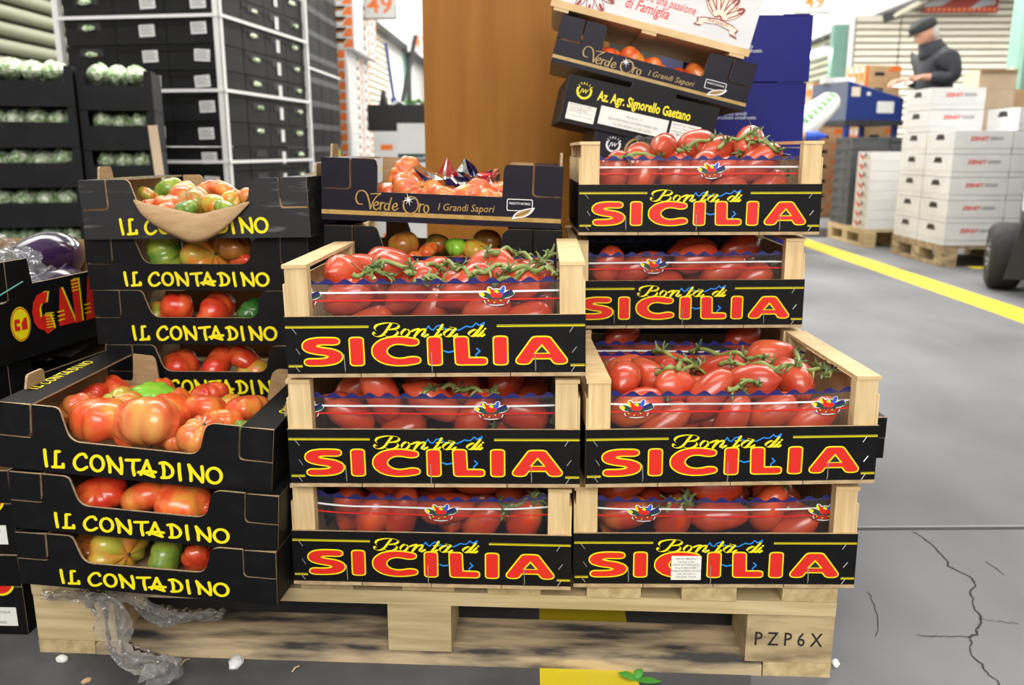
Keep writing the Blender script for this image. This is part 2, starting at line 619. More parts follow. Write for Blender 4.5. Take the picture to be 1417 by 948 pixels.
def crackline(uv, w):
    P = [floor_pt(u, v) for u, v in uv]
    Q = []
    for p, q in zip(P[:-1], P[1:]):
        for k in range(4):
            t = k / 4
            Q.append((p.x + (q.x - p.x) * t + random.uniform(-1, 1) * .0035, p.y + (q.y - p.y) * t + random.uniform(-1, 1) * .0035))
    Q.append((P[-1].x, P[-1].y))
    ws = [w * random.uniform(.55, 1.3) for _ in Q]
    floor_strip('crack', Q, ws, 0.001, 'crack')


crackline([(1262, 735), (1290, 752), (1303, 768), (1312, 783), (1345, 800), (1350, 810), (1341, 823), (1352, 845), (1357, 862), (1352, 876), (1342, 884)], 0.0017)
crackline([(1342, 884), (1345, 905), (1362, 925), (1382, 948), (1410, 985)], 0.0013)
crackline([(1342, 884), (1320, 880), (1293, 882), (1268, 878)], 0.0009)
crackline([(1354, 858), (1380, 860), (1408, 864)], 0.0007)
crackline([(1200, 820), (1212, 838), (1216, 860), (1211, 882)], 0.0008)
crackline([(1365, 778), (1390, 796)], 0.0008)

# trodden dirt and painted-in shade around the foot of the pallet
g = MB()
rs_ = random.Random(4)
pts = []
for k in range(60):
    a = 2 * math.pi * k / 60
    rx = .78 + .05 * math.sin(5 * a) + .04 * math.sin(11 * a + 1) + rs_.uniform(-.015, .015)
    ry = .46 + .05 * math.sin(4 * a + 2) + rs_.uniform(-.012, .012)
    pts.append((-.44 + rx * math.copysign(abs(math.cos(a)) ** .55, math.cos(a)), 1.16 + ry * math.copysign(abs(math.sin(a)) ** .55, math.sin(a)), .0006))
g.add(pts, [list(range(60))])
floor_part('dirt_shade_patch', g, 'concrete_dirt_shade')

# shell of the hall
g = MB()
g.box(-9, 16, -2, 45, 5.6, 5.7)
hallrot(structure('ceiling', g, 'ceiling_white'))
g = MB()
g.box(-3.9, -3.7, -2.0, 45, 0, 5.6)
hallrot(structure('wall_left', g, 'wall_white'))
g = MB()
g.box(-9, 16, 45, 45.2, 0, 5.6)
hallrot(structure('wall_back', g, 'wall_white'))
g = MB()
g.box(10.6, 10.8, -2.0, 14.2, 0, 5.6)
hallrot(structure('wall_right', g, 'wall_white'))
# fascia bands over the stalls
g = MB()
g.box(-3.55, -3.40, 2.2, 44.9, 3.46, 5.55)
g.box(-3.56, -3.38, 2.2, 44.9, 3.40, 3.46, 1)
hallrot(structure('trim_1', g, ['wall_white', 'steel_dark']))
g = MB()
g.box(5.40, 5.55, 2.0, 44.9, 2.86, 5.55)
g.box(5.38, 5.57, 2.0, 44.9, 2.80, 2.86, 1)
hallrot(structure('trim_2', g, ['wall_white', 'steel_dark']))


def slats(mb, axis, c, a0, a1, z0, z1, pitch, depth, mi=0):
    """roller shutter: curved slats along an axis; returns per-slat builder"""
    out = []
    z = z0
    while z < z1 - 1e-6:
        prof = [(0, 0), (depth * .75, pitch * .12), (depth, pitch * .42), (depth * .75, pitch * .78), (0, pitch * .93)]
        m = MB()
        vs = []
        for e in (a0, a1):
            for (d, h) in prof:
                vs.append((c + d, e, z + h) if axis == 'y' else (e, c - d, z + h))
        n = len(prof)
        fs = [[i, i + n, i + n + 1, i + 1] for i in range(n - 1)] + [[n - 1, 2 * n - 1, n, 0]]
        m.add(vs, fs, mi)
        out.append(m)
        z += pitch
    return out


def shutter(name, axis, c, a0, a1, z0, z1, pitch, depth, m, backm='steel_dark'):
    b = MB()
    if axis == 'y':
        b.box(c - .03, c - .005, a0, a1, z0, z1)
    else:
        b.box(a0, a1, c + .005, c + .03, z0, z1)
    root = hallrot(structure(name, b, backm))
    for s in slats(None, axis, c, a0, a1, z0, z1, pitch, depth):
        o = s.build('slat', m, root, True)
    return root


# left shutters (green-grey) along the left wall
shutter('door_1', 'y', -3.66, 4.2, 8.6, 0.02, 2.55, 0.115, 0.045, 'shutter_green')
shutter('door_2', 'y', -3.66, 13.2, 22.0, 0.02, 3.3, 0.14, 0.045, 'shutter_cream')
# window over the left shutter
g = MB()
g.box(-3.68, -3.66, 4.2, 8.6, 2.58, 3.25)
win = hallrot(structure('window_1', g, 'glass_block'))
for k in range(9):
    g = MB()
    y = 4.2 + k * .55
    g.box(-3.65, -3.63, y - .02, y + .02, 2.56, 3.25)
    g.build('mullion', 'steel_dark', win)
# right: frontal roller shutters at the end of the open bay
g = MB()
g.box(5.58, 10.8, 14.02, 14.2, 0, 5.6)
g.box(4.90, 5.58, 14.02, 14.2, 0, 2.78)
hallrot(structure('wall_right_bay', g, 'wall_white'))
shutter('door_6', 'x', 13.98, 4.92, 5.58, 0.02, 2.74, 0.098, 0.04, 'shutter_cream')
shutter('door_3', 'x', 13.98, 5.60, 7.30, 0.02, 3.4, 0.098, 0.04, 'shutter_cream')
shutter('door_4', 'x', 13.98, 7.42, 10.4, 0.02, 3.4, 0.098, 0.04, 'shutter_cream')
g = MB()
g.box(7.31, 7.41, 13.9, 14.0, 0, 3.5)
hallrot(structure('trim_3', g, 'shutter_cream'))
# receding shutter and glazed grille of the far right stalls
shutter('door_5', 'y', 5.50, 15.0, 36.0, 2.05, 2.79, 0.13, -0.05, 'shutter_green')
g = MB()
g.box(5.50, 5.56, 14.4, 44, 0, 2.0)
gw = hallrot(structure('window_2', g, 'glass_block'))
for k in range(44):
    m = MB()
    y = 14.6 + k * .5
    m.box(5.47, 5.50, y - .03, y + .03, 0, 2.0)
    m.build('glazing_bar', 'strap_white', gw)
for k in range(8):
    m = MB()
    z = .2 + k * .25
    m.box(5.465, 5.495, 14.4, 44, z - .015, z + .015)
    m.build('glazing_bar', 'strap_white', gw)

g = MB()
g.box(2.35, 10.55, 7.74, 13.9, 0, .08)
hallrot(structure('trim_4', g, 'concrete'))

# columns
def column(x, y, s, label, H=5.55):
    t = thing('column', label, 'column', (x, y, 0), (0, 0, HALL + R(-4)))
    g = MB()
    c = s * .12
    poly = [(-s / 2 + c, -s / 2), (s / 2 - c, -s / 2), (s / 2, -s / 2 + c), (s / 2, s / 2 - c), (s / 2 - c, s / 2), (-s / 2 + c, s / 2), (-s / 2, s / 2 - c), (-s / 2, -s / 2 + c)]
    n = len(poly)
    g.add([(p[0], p[1], 0) for p in poly] + [(p[0], p[1], H) for p in poly], [[i, (i + 1) % n, (i + 1) % n + n, i + n] for i in range(n)] + [list(range(n, 2 * n))])
    g.build('shaft', 'column_green', t)
    g = MB()
    g.box(s / 2 + .001, s / 2 + .05, -s / 2 - .01, s / 2, 0, H)
    g.build('conduit_channel', 'steel_dark', t)
    g = MB()
    g.box(-s / 2 - .012, -s / 2, -.07, .0, 1.47, 1.62)
    g.build('switch_plate', 'carton_pale', t)
    t['kind'] = 'structure'
    return t


p = at(1391, 150, 9.4)
column(p.x + .18, p.y, .32, 'green painted square column nearest on the right behind white boxes')
p = at(1155, 90, 15.0)
column(p.x + .05, p.y, .26, 'green painted column behind the dark blue desk', 2.79)
p = at(555, 100, 25)
column(p.x, p.y, .40, 'pale green column in the gap left of the brown plywood panel', 3.39)


# numbered bay signs
def bay_sign(c, w, h, label, digits='49'):
    t = thing('bay_sign', label, 'sign', c, (0, 0, HALL))
    g = MB()
    g.box(-w / 2, w / 2, 0, .03, -h / 2, h / 2)
    g.build('board', 'card_white', t)
    g = MB()
    txt(g, digits, 0, -h * .33, h * .8, -.003, 0, align='CENTER', sx=1.15, offset=.012)
    g.build('number', 'ink_orange', t)
    g = MB()
    for s in (-1, 1):
        g.tube([(s * w * .4, .015, h / 2), (s * w * .4, .015, 5.6 - c[2])], .008)
    g.build('hanger', 'steel_grey', t)
    g = MB()
    g.box(-w / 2 - .012, w / 2 + .012, .031, .04, -h / 2 - .012, h / 2 + .012)
    g.build('frame', 'old_wood', t)
    return t


bay_sign(at(525, 4, 8.0), .27, .25, 'white hanging number sign 49 above the tall white and orange tray stack')
bay_sign(at(1127, 0, 10.5), .40, .26, 'white hanging number sign 49 above the dark blue desk on the right')
bay_sign(at(582, 55, 13.0), .38, .32, 'small far number sign half hidden by the brown plywood panel', '49')

# fluorescent battens: those seen below the right fascia, and the rows overhead
def batten(c, L, rz, label, group=None):
    t = thing('strip_light', label, 'lamp', c, (0, 0, rz), group)
    g = MB()
    g.box(-.06, .06, -L / 2, L / 2, 0, .05)
    g.build('housing', 'card_white', t)
    g = MB()
    g.tube([(0, -L / 2 + .03, -.03), (0, L / 2 - .03, -.03)], .045, 8)
    g.build('tube', 'lamp_tube', t)
    g = MB()
    for y in (-L * .35, L * .35):
        g.tube([(0, y, .05), (0, y, 5.6 - c[2])], .006)
    g.build('hanger', 'steel_grey', t)
    return t


for k in range(5):
    batten(Vector((5.28, 15.8 + k * 2.6, 2.42)), 1.7, HALL, 'glowing strip light under the right fascia, %s from the near end' % ORD[k + 1], 'strip lights under the right fascia')

# advertising banner high on the right shutter
p = at(1330, 8, 13.6)
t = thing('banner', 'long red and black advertising banner above the cream shutter', 'banner', p, (0, 0, HALL))
g = MB()
g.box(-.55, .55, 0, .03, -.10, .35)
g.build('sheet', 'ink_maroon', t)
g = MB()
g.flat([(-.55, -.02), (-.3, .0), (-.12, .10), (.1, .35), (-.55, .35)], -.004)
g.flat([(.10, -.06), (.5, .02), (.5, .2), (.3, .1)], -.004)
g.build('printed_picture', 'steel_grey', t)
g = MB()
for k in range(14):
    g.flat([(-.5 + k * .075, -.075), (-.46 + k * .075, -.075), (-.45 + k * .075, -.03), (-.49 + k * .075, -.03)], -.005)
g.build('printed_line', 'ink_orange', t)
# arm of an awning / pipe
t = thing('awning_arm', 'dark jointed awning arm hanging under the right fascia', 'pipe', at(1238, 22, 13.0))
g = MB()
a, b, c = Vector((0, 0, 0)), Vector((.75, -.8, .45)), Vector((-.12, .1, -.02))
g.tube([a, b], .035)
g.build('arm', 'shutter_cream', t)
g = MB()
g.tube([c, a + Vector((.06, 0, .02))], .06)
g.build('joint', 'steel_dark', t)


# ------------------------------------------------------------------ the pallet under the produce
def pallet(label, loc, rz, W=1.2, D=1.0, dirty=True, stamp=None, scale_block=1.0):
    t = thing('pallet', label, 'pallet', loc, (0, 0, rz))
    nb = 9
    bw = .078
    for k in range(nb):                       # deck boards run front to back
        x = -W / 2 + bw / 2 + (W - bw) * k / (nb - 1) + (random.uniform(-.008, .008) if 0 < k < nb - 1 else 0)
        g = MB()
        g.box(x - bw / 2, x + bw / 2, random.uniform(-.004, .004), D, .122, .144)
        g.build('deck_board', 'pallet_wood_depth', t)
    ys = (0, D / 2 - .05, D - .1)
    for i, y in enumerate(ys):
        g = MB()
        g.box(-W / 2, W / 2, y, y + .10, .100, .1215)
        g.build('stringer_board', 'pallet_wood', t)
        for j, x in enumerate((-W / 2, -.055, W / 2 - .125)):
            w = .125 if j != 1 else .095
            g = MB()
            g.box(x, x + w, y + .002, y + .098, .0225, .0995)
            o = g.build('block', 'pallet_block_old' if (j == 2 and dirty) else 'pallet_block', t)
            if stamp and i == 0 and j == 2:
                g = MB()
                txt(g, ' '.join(stamp), x + .011, .050, .031, y + .0012, 0, sx=.80, offset=.006)
                g.build('stencilled_stamp', 'ink_black', o)
        g = MB()
        if i == 0:
            g.add([(-W / 2 + .09, y, 0), (W / 2 - .10, y, 0), (W / 2 - .10, y + .10, 0), (-W / 2 + .09, y + .10, 0),
                   (-W / 2 + .09, y, .016), (W / 2 - .10, y, .016), (W / 2 - .10, y + .10, .022), (-W / 2 + .09, y + .10, .022),
                   (-W / 2 + .09, y + .02, .022), (W / 2 - .10, y + .02, .022)],
                  [(0, 3, 2, 1), (0, 1, 5, 4), (4, 5, 9, 8), (8, 9, 6, 7), (1, 2, 6, 9, 5), (0, 4, 8, 7, 3), (2, 3, 7, 6)])
        else:
            g.box(-W / 2 + .09, W / 2 - .10, y, y + .10, 0, .022)
        g.build('bottom_board', 'pallet_wood_dirty' if dirty else 'pallet_wood', t)
    for x in (-W / 2, W / 2 - .10):
        g = MB()
        g.box(x if x < 0 else x + .002, x + (.0885 if x < 0 else .10), .001, D, 0, .022)
        g.build('bottom_board', 'pallet_wood_depth', t)
    return t


PAL = pallet('pale wooden pallet under the tomato crates, right corner block stamped PZP6X', (-.131, 1.146, 0), R(-3.1), stamp='PZP6X')


# ------------------------------------------------------------------ wooden tomato crate
CW, CD, CHB, CHT = .40, .30, .078, .152
LETTER = {}


def mm_stroke(mb, pts, pn, y, mi):
    stroke(mb, [(p[0] / 1000 - .2, .081 - p[1] / 1000) for p in pts], pn, y, mi)


def crate_lettering():
    g = MB()
    # double rules
    for (x0, x1, z0) in ((1, 113, 10.2), (283, 399, 10.6), (2, 21, 63.5), (380, 399, 64.5)):
        for dz, mi, th in ((0, 0, 1.0), (1.6, 1, 1.1), (3.0, 0, .5)):
            a, b = x0 / 1000 - .2, x1 / 1000 - .2
            z = .081 - (z0 + dz) / 1000
            g.flat([(a, z - th / 1000), (b, z - th / 1000), (b, z), (a, z)], -.0004, mi)
    # outline of the island in blue, behind the script
    def Z6(p):
        return ((112.5 + p[0] / 7.458) * .985 / 1000 - .2, .081 - ((p[1] - 157) * .1415 + .5) / 1000)
    coast = [(580, 345), (588, 275), (622, 236), (640, 266), (668, 276), (700, 240), (742, 230), (785, 265), (860, 276), (930, 276), (1000, 240), (1030, 248), (1062, 246), (1098, 212), (1128, 236), (1180, 208), (1172, 232), (1150, 262)]
    stroke(g, [Z6(p) for p in coast], pen(.0009, .0009, 8), -.0004, 4)
    for c in ([(765, 475), (810, 490), (862, 480)], [(1030, 552), (1085, 548), (1092, 512), (1128, 482), (1100, 455)]):
        stroke(g, [Z6(p) for p in c], pen(.0011, .0011, 8), -.0004, 4)
    # script
    S = [
        spline([(245, 213), (215, 250), (175, 300), (140, 325), (95, 332), (62, 318), (66, 296), (90, 305)]),
        spline([(92, 276), (78, 250), (105, 222), (190, 204), (285, 207), (322, 225), (305, 252), (225, 268)]),
        spline([(225, 268), (290, 270), (308, 298), (270, 328), (205, 334), (172, 318)]),
        spline([(425, 272), (385, 266), (348, 298), (352, 328), (390, 332), (424, 300), (418, 272), (440, 285), (478, 272)]),
        spline([(478, 272), (525, 262), (500, 300), (476, 334)]),
        spline([(478, 332), (530, 280), (585, 264), (580, 290), (552, 326), (572, 336), (612, 318)]),
        spline([(762, 226), (718, 290), (682, 334)]), spline([(682, 334), (708, 338), (745, 318)]),
        [(704, 270), (768, 269)],
        spline([(872, 274), (832, 268), (778, 300), (780, 332), (820, 334), (864, 288)]),
        spline([(890, 266), (850, 310), (835, 332)]), spline([(835, 332), (865, 337), (905, 318)]),
        [(832, 246), (900, 260)],
        spline([(1118, 280), (1078, 276), (1025, 306), (1034, 333), (1068, 331), (1110, 290)]),
        spline([(1158, 240), (1105, 305), (1080, 332)]), spline([(1080, 332), (1105, 336), (1130, 322)]),
        spline([(1168, 288), (1140, 315), (1128, 332)]), spline([(1128, 332), (1150, 337), (1178, 322)]),
        [(1184, 268), (1190, 266)],
    ]
    for s in S:
        callig(g, [Z6(p) for p in s], .0003, .0017, R(50), -.0006, 1)
    # the big word
    W = {
        'S': [[(63.5, 31.2), (48, 31.0), (37, 32.6), (32.2, 36.8), (34.5, 41.3), (45, 44.2), (57, 46), (65, 49.2), (66.4, 53), (62, 57.2), (52, 59.4), (40, 59.9), (33.6, 59.8)]],
        'I1': [[(95.5, 31.2), (95.5, 59.8)]],
        'C': [[(169, 33), (160, 31.4), (148, 30.9), (136, 33.5), (128, 39.5), (126, 45.5), (128, 51.5), (136, 57.3), (148, 60), (160, 59.8), (170.5, 58)]],
        'I2': [[(200, 31.2), (200, 60)]],
        'L': [[(235.5, 31.2), (236.5, 59.8), (260, 59.8)]],
        'I3': [[(287.5, 31.2), (287.5, 60)]],
    }
    AL = [[(317.5, 59.6), (337.5, 31.8), (345.5, 31.8), (366, 59.6)], [(326, 53.3), (356, 53.3)]]
    for mi, py, grow in ((1, -.0008, .0019), (2, -.0011, 0.0)):
        for k, ss in W.items():
            e = 3.2 if k.startswith('I') or k == 'L' else 2.4
            rx, rz = (.0086, .0042)
            if k == 'S':
                rx, rz = (.0088, .0041)
            if k == 'C':
                rx, rz = (.0093, .0042)
            for s in ss:
                pts = spline(s, 4) if k in 'SC' else s
                if k == 'L' and True:
                    mm_stroke(g, s[:2], pen(rx + grow, rz + grow, 20, e), py, mi)
                    mm_stroke(g, s[1:], pen(rx + grow, rz + grow, 20, e), py, mi)
                else:
                    mm_stroke(g, pts, pen(rx + grow, rz + grow, 20, e), py, mi)
        for s in AL[:1]:
            mm_stroke(g, s, pen(.0088 + grow, .0040 + grow, 20, 2.6), py, mi)
        mm_stroke(g, AL[1], pen(.003 + grow, .0030 + grow, 12, 2.6), py, mi)
    # counter of the A
    def P(p):
        return (p[0] / 1000 - .2, .081 - p[1] / 1000)
    g.flat([P(p) for p in ((331.0, 50.2), (353.2, 50.2), (342.2, 37.0))][::1], -.0012, 1)
    g.flat([P(p) for p in ((334.6, 48.6), (349.6, 48.6), (342.2, 40.0))], -.0020, 3)
    return g.mesh('lettering', ['ink_olive', 'ink_yellow', 'ink_red', 'ink_black', 'ink_blue'])


BASKET = None


def basket_mesh():
    g = MB()
    k = .001
    def E(cx, cz, rx, rz, rot=0, mi=0, y=0, n=12):
        c, s = math.cos(rot), math.sin(rot)
        g.flat([((cx + rx * math.cos(t) * c - rz * math.sin(t) * s) * k, (cz + rx * math.cos(t) * s + rz * math.sin(t) * c) * k) for t in [2 * math.pi * i / n for i in range(n)]], y, mi)
    def blob(grow, mi, y):
        E(0, -6, 16 + grow, 5.5 + grow, 0, mi, y)
        E(-14, 2, 9 + grow, 4 + grow, R(-20), mi, y)
        E(14, 2.5, 10 + grow, 4.2 + grow, R(18), mi, y)
        E(0, 4, 10 + grow, 6 + grow, 0, mi, y)
        E(8, 8, 3 + grow, 6 + grow, R(-25), mi, y)
        E(-8, 8, 3 + grow, 5 + grow, R(30), mi, y)
    blob(1.1, 0, 0)
    blob(-.3, 1, -.0001)
    y = -.0002
    E(-15, 2, 7.5, 2.6, R(-30), 1, y); E(-19, 3, 3.5, 2.6, R(-30), 2, y)
    E(-9, 7, 2.4, 5.5, R(35), 2, y); E(-5, 6, 2.2, 5.5, R(40), 4, y)
    E(15, 1.8, 9, 3, R(14), 1, y); E(15, 5, 7.5, 2.3, R(26), 5, y)
    E(8, 9, 2.4, 5.5, R(-25), 3, y); E(6, 4, 3.2, 4, 0, 3, y)
    E(0, 6.5, 3.2, 2.6, 0, 2, y)
    y = -.0003
    E(-3, 2.2, 5.5, 4.0, R(-20), 4, y); E(3.5, 1.6, 4.5, 3.5, R(20), 4, y)
    g.flat([(-.0165, -.002), (-.0135, -.0105), (.0135, -.0105), (.0165, -.002), (.008, -.0035), (-.008, -.0035)], -.0003, 6)
    y = -.0004
    for i in range(9):
        E(-11 + i * 2.75, -5.4 - (i % 2) * 2.6, 1.3, .8, R(35 if i % 2 else -35), 2 if i % 3 == 0 else 4, y, 8)
    return g.mesh('basket_print', ['ink_white', 'ink_darkgreen', 'ink_yellow', 'ink_skyblue', 'ink_red', 'ink_navy', 'ink_maroon'])


def crate_proto():
    t = thing('wooden_crate', 'x', 'crate')
    g = MB()
    g.box(-CW / 2, CW / 2, .0002, .0042, .005, .005 + CHB, 1, 0)
    fp = g.build('front_panel', ['card_black', 'ply_edge'], t)
    LETTER['crate'] = crate_lettering()
    link('lettering', LETTER['crate'], fp)
    g = MB()
    for x, z0, z1, r in ((-.122, .008, .032, .0007), (-.005, .006, .034, .0007), (.133, .007, .033, .0007)):
        g.tube([(x, -.0012, z1), (x + .0008, -.0016, z0 + .004), (x + .0005, -.0002, z0)], r, 5)
    for x, z, dx in ((-.190, .068, .006), (-.186, .040, .005), (-.189, .016, .006), (.184, .068, -.005), (.188, .040, -.006), (.186, .014, -.005)):
        g.tube([(x, -.001, z), (x + dx, -.0014, z - .008)], .0006, 5)
    o = g.build('staples', 'staple_metal', fp)
    o['kind'] = 'stuff'
    g = MB()
    g.box(-CW / 2, CW / 2, CD - .0042, CD - .0002, .005, .005 + CHB, 1, 1)
    g.build('back_panel', ['card_black', 'ply_edge'], t)
    for s in (-1, 1):
        g = MB()
        x0, x1 = (-CW / 2 + .0005, -CW / 2 + .0035) if s < 0 else (CW / 2 - .0035, CW / 2 - .0005)
        g.box(x0, x1, .0045, CD - .0045, .005, .126, 0)
        xo = -CW / 2 - .0002 if s < 0 else CW / 2 + .0002
        pts = [(xo, .006, .007), (xo, CD - .006, .007), (xo, CD - .006, .085), (xo, .006, .085)]
        g.add(pts if s > 0 else pts[::-1], [(0, 1, 2, 3)], 1)
        g.build('side_panel', ['crate_wood', 'card_black'], t)
    for sx in (-1, 1):
        for sy in (0, 1):
            g = MB()
            x0 = -CW / 2 + .0038 if sx < 0 else CW / 2 - .0038 - .030
            y0 = .0045 if sy == 0 else CD - .0045 - .018
            g.box(x0, x0 + .030, y0, y0 + .018, .005, CHT - .0052)
            g.build('corner_post', 'crate_wood_up', t)
        g = MB()
        x0 = -CW / 2 + .001 if sx < 0 else CW / 2 - .001 - .033
        g.box(x0, x0 + .033, .003, CD - .003, CHT - .005, CHT)
        g.build('top_rail', 'crate_wood', t)
    for k in range(4):
        g = MB()
        x = -CW / 2 + k * .1003
        g.box(x, x + .099, -.001, CD, 0, .0048)
        g.build('bottom_slat', 'ply_edge', t)
    g = MB()
    g.box(-CW / 2 + .036, CW / 2 - .036, .026, CD - .026, .030, .034)
    for sx in (-1, 1):
        for sy in (.03, CD - .05):
            g.box(sx * .15 - .01, sx * .15 + .01, sy, sy + .02, .005, .03)
    g.build('inner_tray', 'ink_navy', t)
    return t


def add_liner(t, baskets, bow=0.0, drop=0.0, lean=0.0):
    """printed clear film standing inside the front and back of a crate"""
    X = .193
    def shape(x):
        u = abs(x) / X
        return bow * max(0, (u - .55) / .45) ** 1.6
    def ypos(x, z):
        return .0262 + lean * (z - .06) + .0015 * math.sin(x * 31 + z * 40)
    N = 64
    g = MB()
    zs = [.056, .075, .095, .112, .125]
    vs = []
    for z in zs:
        for i in range(N + 1):
            x = -X + 2 * X * i / N
            vs.append((x, ypos(x, z), z - drop * (z > .07) + shape(x) * (z - .056) / .07))
    n = N + 1
    g.add(vs, [[r * n + i, r * n + i + 1, (r + 1) * n + i + 1, (r + 1) * n + i] for r in range(len(zs) - 1) for i in range(N)])
    film = g.build('film_liner', 'clear_film', t, True)

    def strip(name, z0f, z1f, m, yo, n=N, back=False):
        g = MB()
        vs = []
        for i in range(n + 1):
            x = -X + 2 * X * i / n
            vs.append((x, ypos(x, .1) - yo, z0f(x)))
            vs.append((x, ypos(x, .1) - yo, z1f(x)))
        g.add(vs, [[2 * i, 2 * i + 2, 2 * i + 3, 2 * i + 1] for i in range(n)])
        return g.build(name, m, film)
    f = lambda z: (lambda x: z - drop + shape(x) * (z - .056) / .07)
    per = .0247
    ph = random.uniform(0, 6.28)
    scal = lambda x: .1262 - drop + shape(x) + .0030 * math.sin(2 * math.pi * x / per + ph)
    strip('scalloped_edge', f(.1215), scal, 'ink_navy', .0004, 160)
    strip('white_stripe', f(.1090), f(.1116), 'ink_white', .0006)
    strip('red_stripe', f(.0985), f(.1006), 'ink_red', .0006)
    global BASKET
    if BASKET is None:
        BASKET = basket_mesh()
    for bx in baskets:
        o = link('basket_print', BASKET, film, (bx, ypos(bx, .1) - .0012, .1035 - drop + shape(bx) * .6))
    # back sheet
    g = MB()
    yb = CD - .0265
    g.add([(-X, yb, .056), (X, yb, .056), (X, yb, .122), (-X, yb, .122)], [(0, 1, 2, 3)])
    bk = g.build('film_liner', 'clear_film', t)
    g = MB()
    vs = []
    n = 160
    for i in range(n + 1):
        x = -X + 2 * X * i / n
        vs += [(x, yb - .0004, .119), (x, yb - .0004, .1245 + .0030 * math.sin(2 * math.pi * x / per))]
    g.add(vs, [[2 * i, 2 * i + 2, 2 * i + 3, 2 * i + 1] for i in range(n)])
    g.build('scalloped_edge', 'ink_navy', bk)


CRATE0 = crate_proto()
CR = {}


def crate(key, x, y, z, rz, ry, label, baskets, bow=0.0, drop=0.0, lean=0.0):
    t = CRATE0 if not CR else copy_tree(CRATE0)
    t.location = (x, y, z)
    t.rotation_euler = (0, R(ry), R(rz))
    t['label'] = label
    t['group'] = 'wooden tomato crates with black lettered fronts'
    CR[key] = t
    return t


crate('M1', -.1159, 1.119, .1445, -2.27, .19, 'wooden crate with red lettering on black, bottom of the front middle stack, on the pallet', [])
crate('M2', -.1068, 1.1027, .3045, -1.53, -.37, 'wooden crate with red lettering on black, second up in the front middle stack', [])
crate('M3', -.1019, 1.1014, .4625, -2.1, -.95, 'open wooden crate heaped with vine tomatoes, top of the front middle stack', [])
crate('R1', .2885, 1.1148, .1460, -1.7, -.69, 'wooden crate with white paper sticker over its lettering, bottom of the front right stack', [])
crate('R2', .3009, 1.1024, .3072, .88, -.61, 'open wooden crate of vine tomatoes on top of the front right stack', [])
crate('RR', .3040, 1.4400, .3010, -1.2, 0.0, 'wooden crate in shadow behind the open front right crate, third layer of the rear stack', [])
crate('R4', .2978, 1.4383, .4590, -2.16, -.76, 'wooden crate of red plum tomatoes directly under the topmost one on the right', [])
crate('R5', .3105, 1.4231, .6205, -.66, -.19, 'topmost wooden crate on the right, vine tomatoes heaped above its film edge', [])
add_liner(CR['M1'], [.012], bow=.012)
add_liner(CR['M2'], [.078, -.178], bow=.004, drop=.002)
add_liner(CR['M3'], [.082, -.178], bow=.002)
add_liner(CR['R1'], [-.098, .160], bow=.008, drop=.002)
add_liner(CR['R2'], [-.128, .138], bow=.006, lean=-.05)
add_liner(CR['RR'], [.125])
add_liner(CR['R4'], [-.052], drop=.0)
add_liner(CR['R5'], [.022], drop=.0)
# sticker on the bottom right crate
t = CR['R1']
g = MB()
sx0, sz0 = (927 - 791) / 391 * .4 - .2, .0095
g.box(sx0, sx0 + .0425, -.0022, -.0016, sz0 + .003, sz0 + .040)
st = g.build('paper_sticker', 'paper_white', t)
st['label'] = 'small white printed paper sticker over the red lettering'
g = MB()
for i, s in enumerate(('SERVIO MASELLI', 'Via Pop n. 8/a', '97019 VITTORIA(RG)', 'P.iva 01054210887', 'POMODORINO ROSSO', 'CAL 40 CAT II', 'ORIGINE ITALIA')):
    txt(g, s, sx0 + .021, sz0 + .0345 - i * .0047, .0042, -.0024, 0, align='CENTER', offset=.004, rot=.01)
g.build('print', 'ink_grey', st)


# ------------------------------------------------------------------ black cardboard trays
def word_contadino(mb, x0, z0, k, y, mi, thick=2.55, T=None):
    """brush-drawn capitals; units: mm of the full-size word (262 wide, 25 high), k scales"""
    h = 25.0
    L = [
        (65, 8, [[(.25, 1), (.35, .5), (.55, 0)]]),
        (78, 17, [[(.62, .99), (.30, .97), (.28, .5), (.26, .04)], [(.02, .0), (.45, .02), (.92, .05)], [(.92, .24), (.94, .03)]]),
        (109, 20, [spline([(.95, .80), (.80, .98), (.45, .92), (.12, .60), (.08, .28), (.30, .02), (.65, .02), (.98, .2)], 4)]),
        (134, 20, [ell(.5, .5, .46, .47, 16)]),
        (158, 24, [[(.06, .98), (.18, .5), (.20, .04)], [(.04, 1.0), (.45, .5), (.88, .04)], [(.84, .98), (.92, .5), (.90, .02)]]),
        (186, 20, [[(.02, .90), (.5, .93), (1.0, .98)], [(.55, .92), (.52, .45), (.62, .02)]]),
        (204, 26, [[(.16, .10), (.32, .5), (.50, 1.0)], [(.48, 1.0), (.68, .5), (.86, .06)], [(.02, .22), (.45, .34), (.98, .34)], [(.3, .22), (.9, .04)]]),
        (236, 19, [[(.22, .92), (.32, .5), (.30, .04)], spline([(.0, .92), (.4, .98), (.85, .75), (1.0, .42), (.75, .12), (.15, .04)], 4)]),
        (261, 8, [[(.35, 1), (.45, .5), (.65, 0)]]),
        (277, 24, [[(.06, .98), (.18, .5), (.20, .04)], [(.04, 1.0), (.45, .5), (.88, .04)], [(.84, .98), (.92, .5), (.90, .02)]]),
        (304, 23, [ell(.5, .5, .46, .47, 16)]),
    ]
    pn = pen(thick * .001 * k, thick * .00085 * k, 10, 2, R(30))
    for x, w, ss in L:
        for s in ss:
            pts = [(x0 + (x + p[0] * w) * .001 * k, z0 + p[1] * h * .001 * k) for p in s]
            if T is None:
                stroke(mb, pts, pn, y, mi)
            else:
                tmp = MB()
                stroke(tmp, pts, pn, y, mi)
                mb.add([T @ Vector(v) for v in tmp.v], tmp.f, tmp.m)


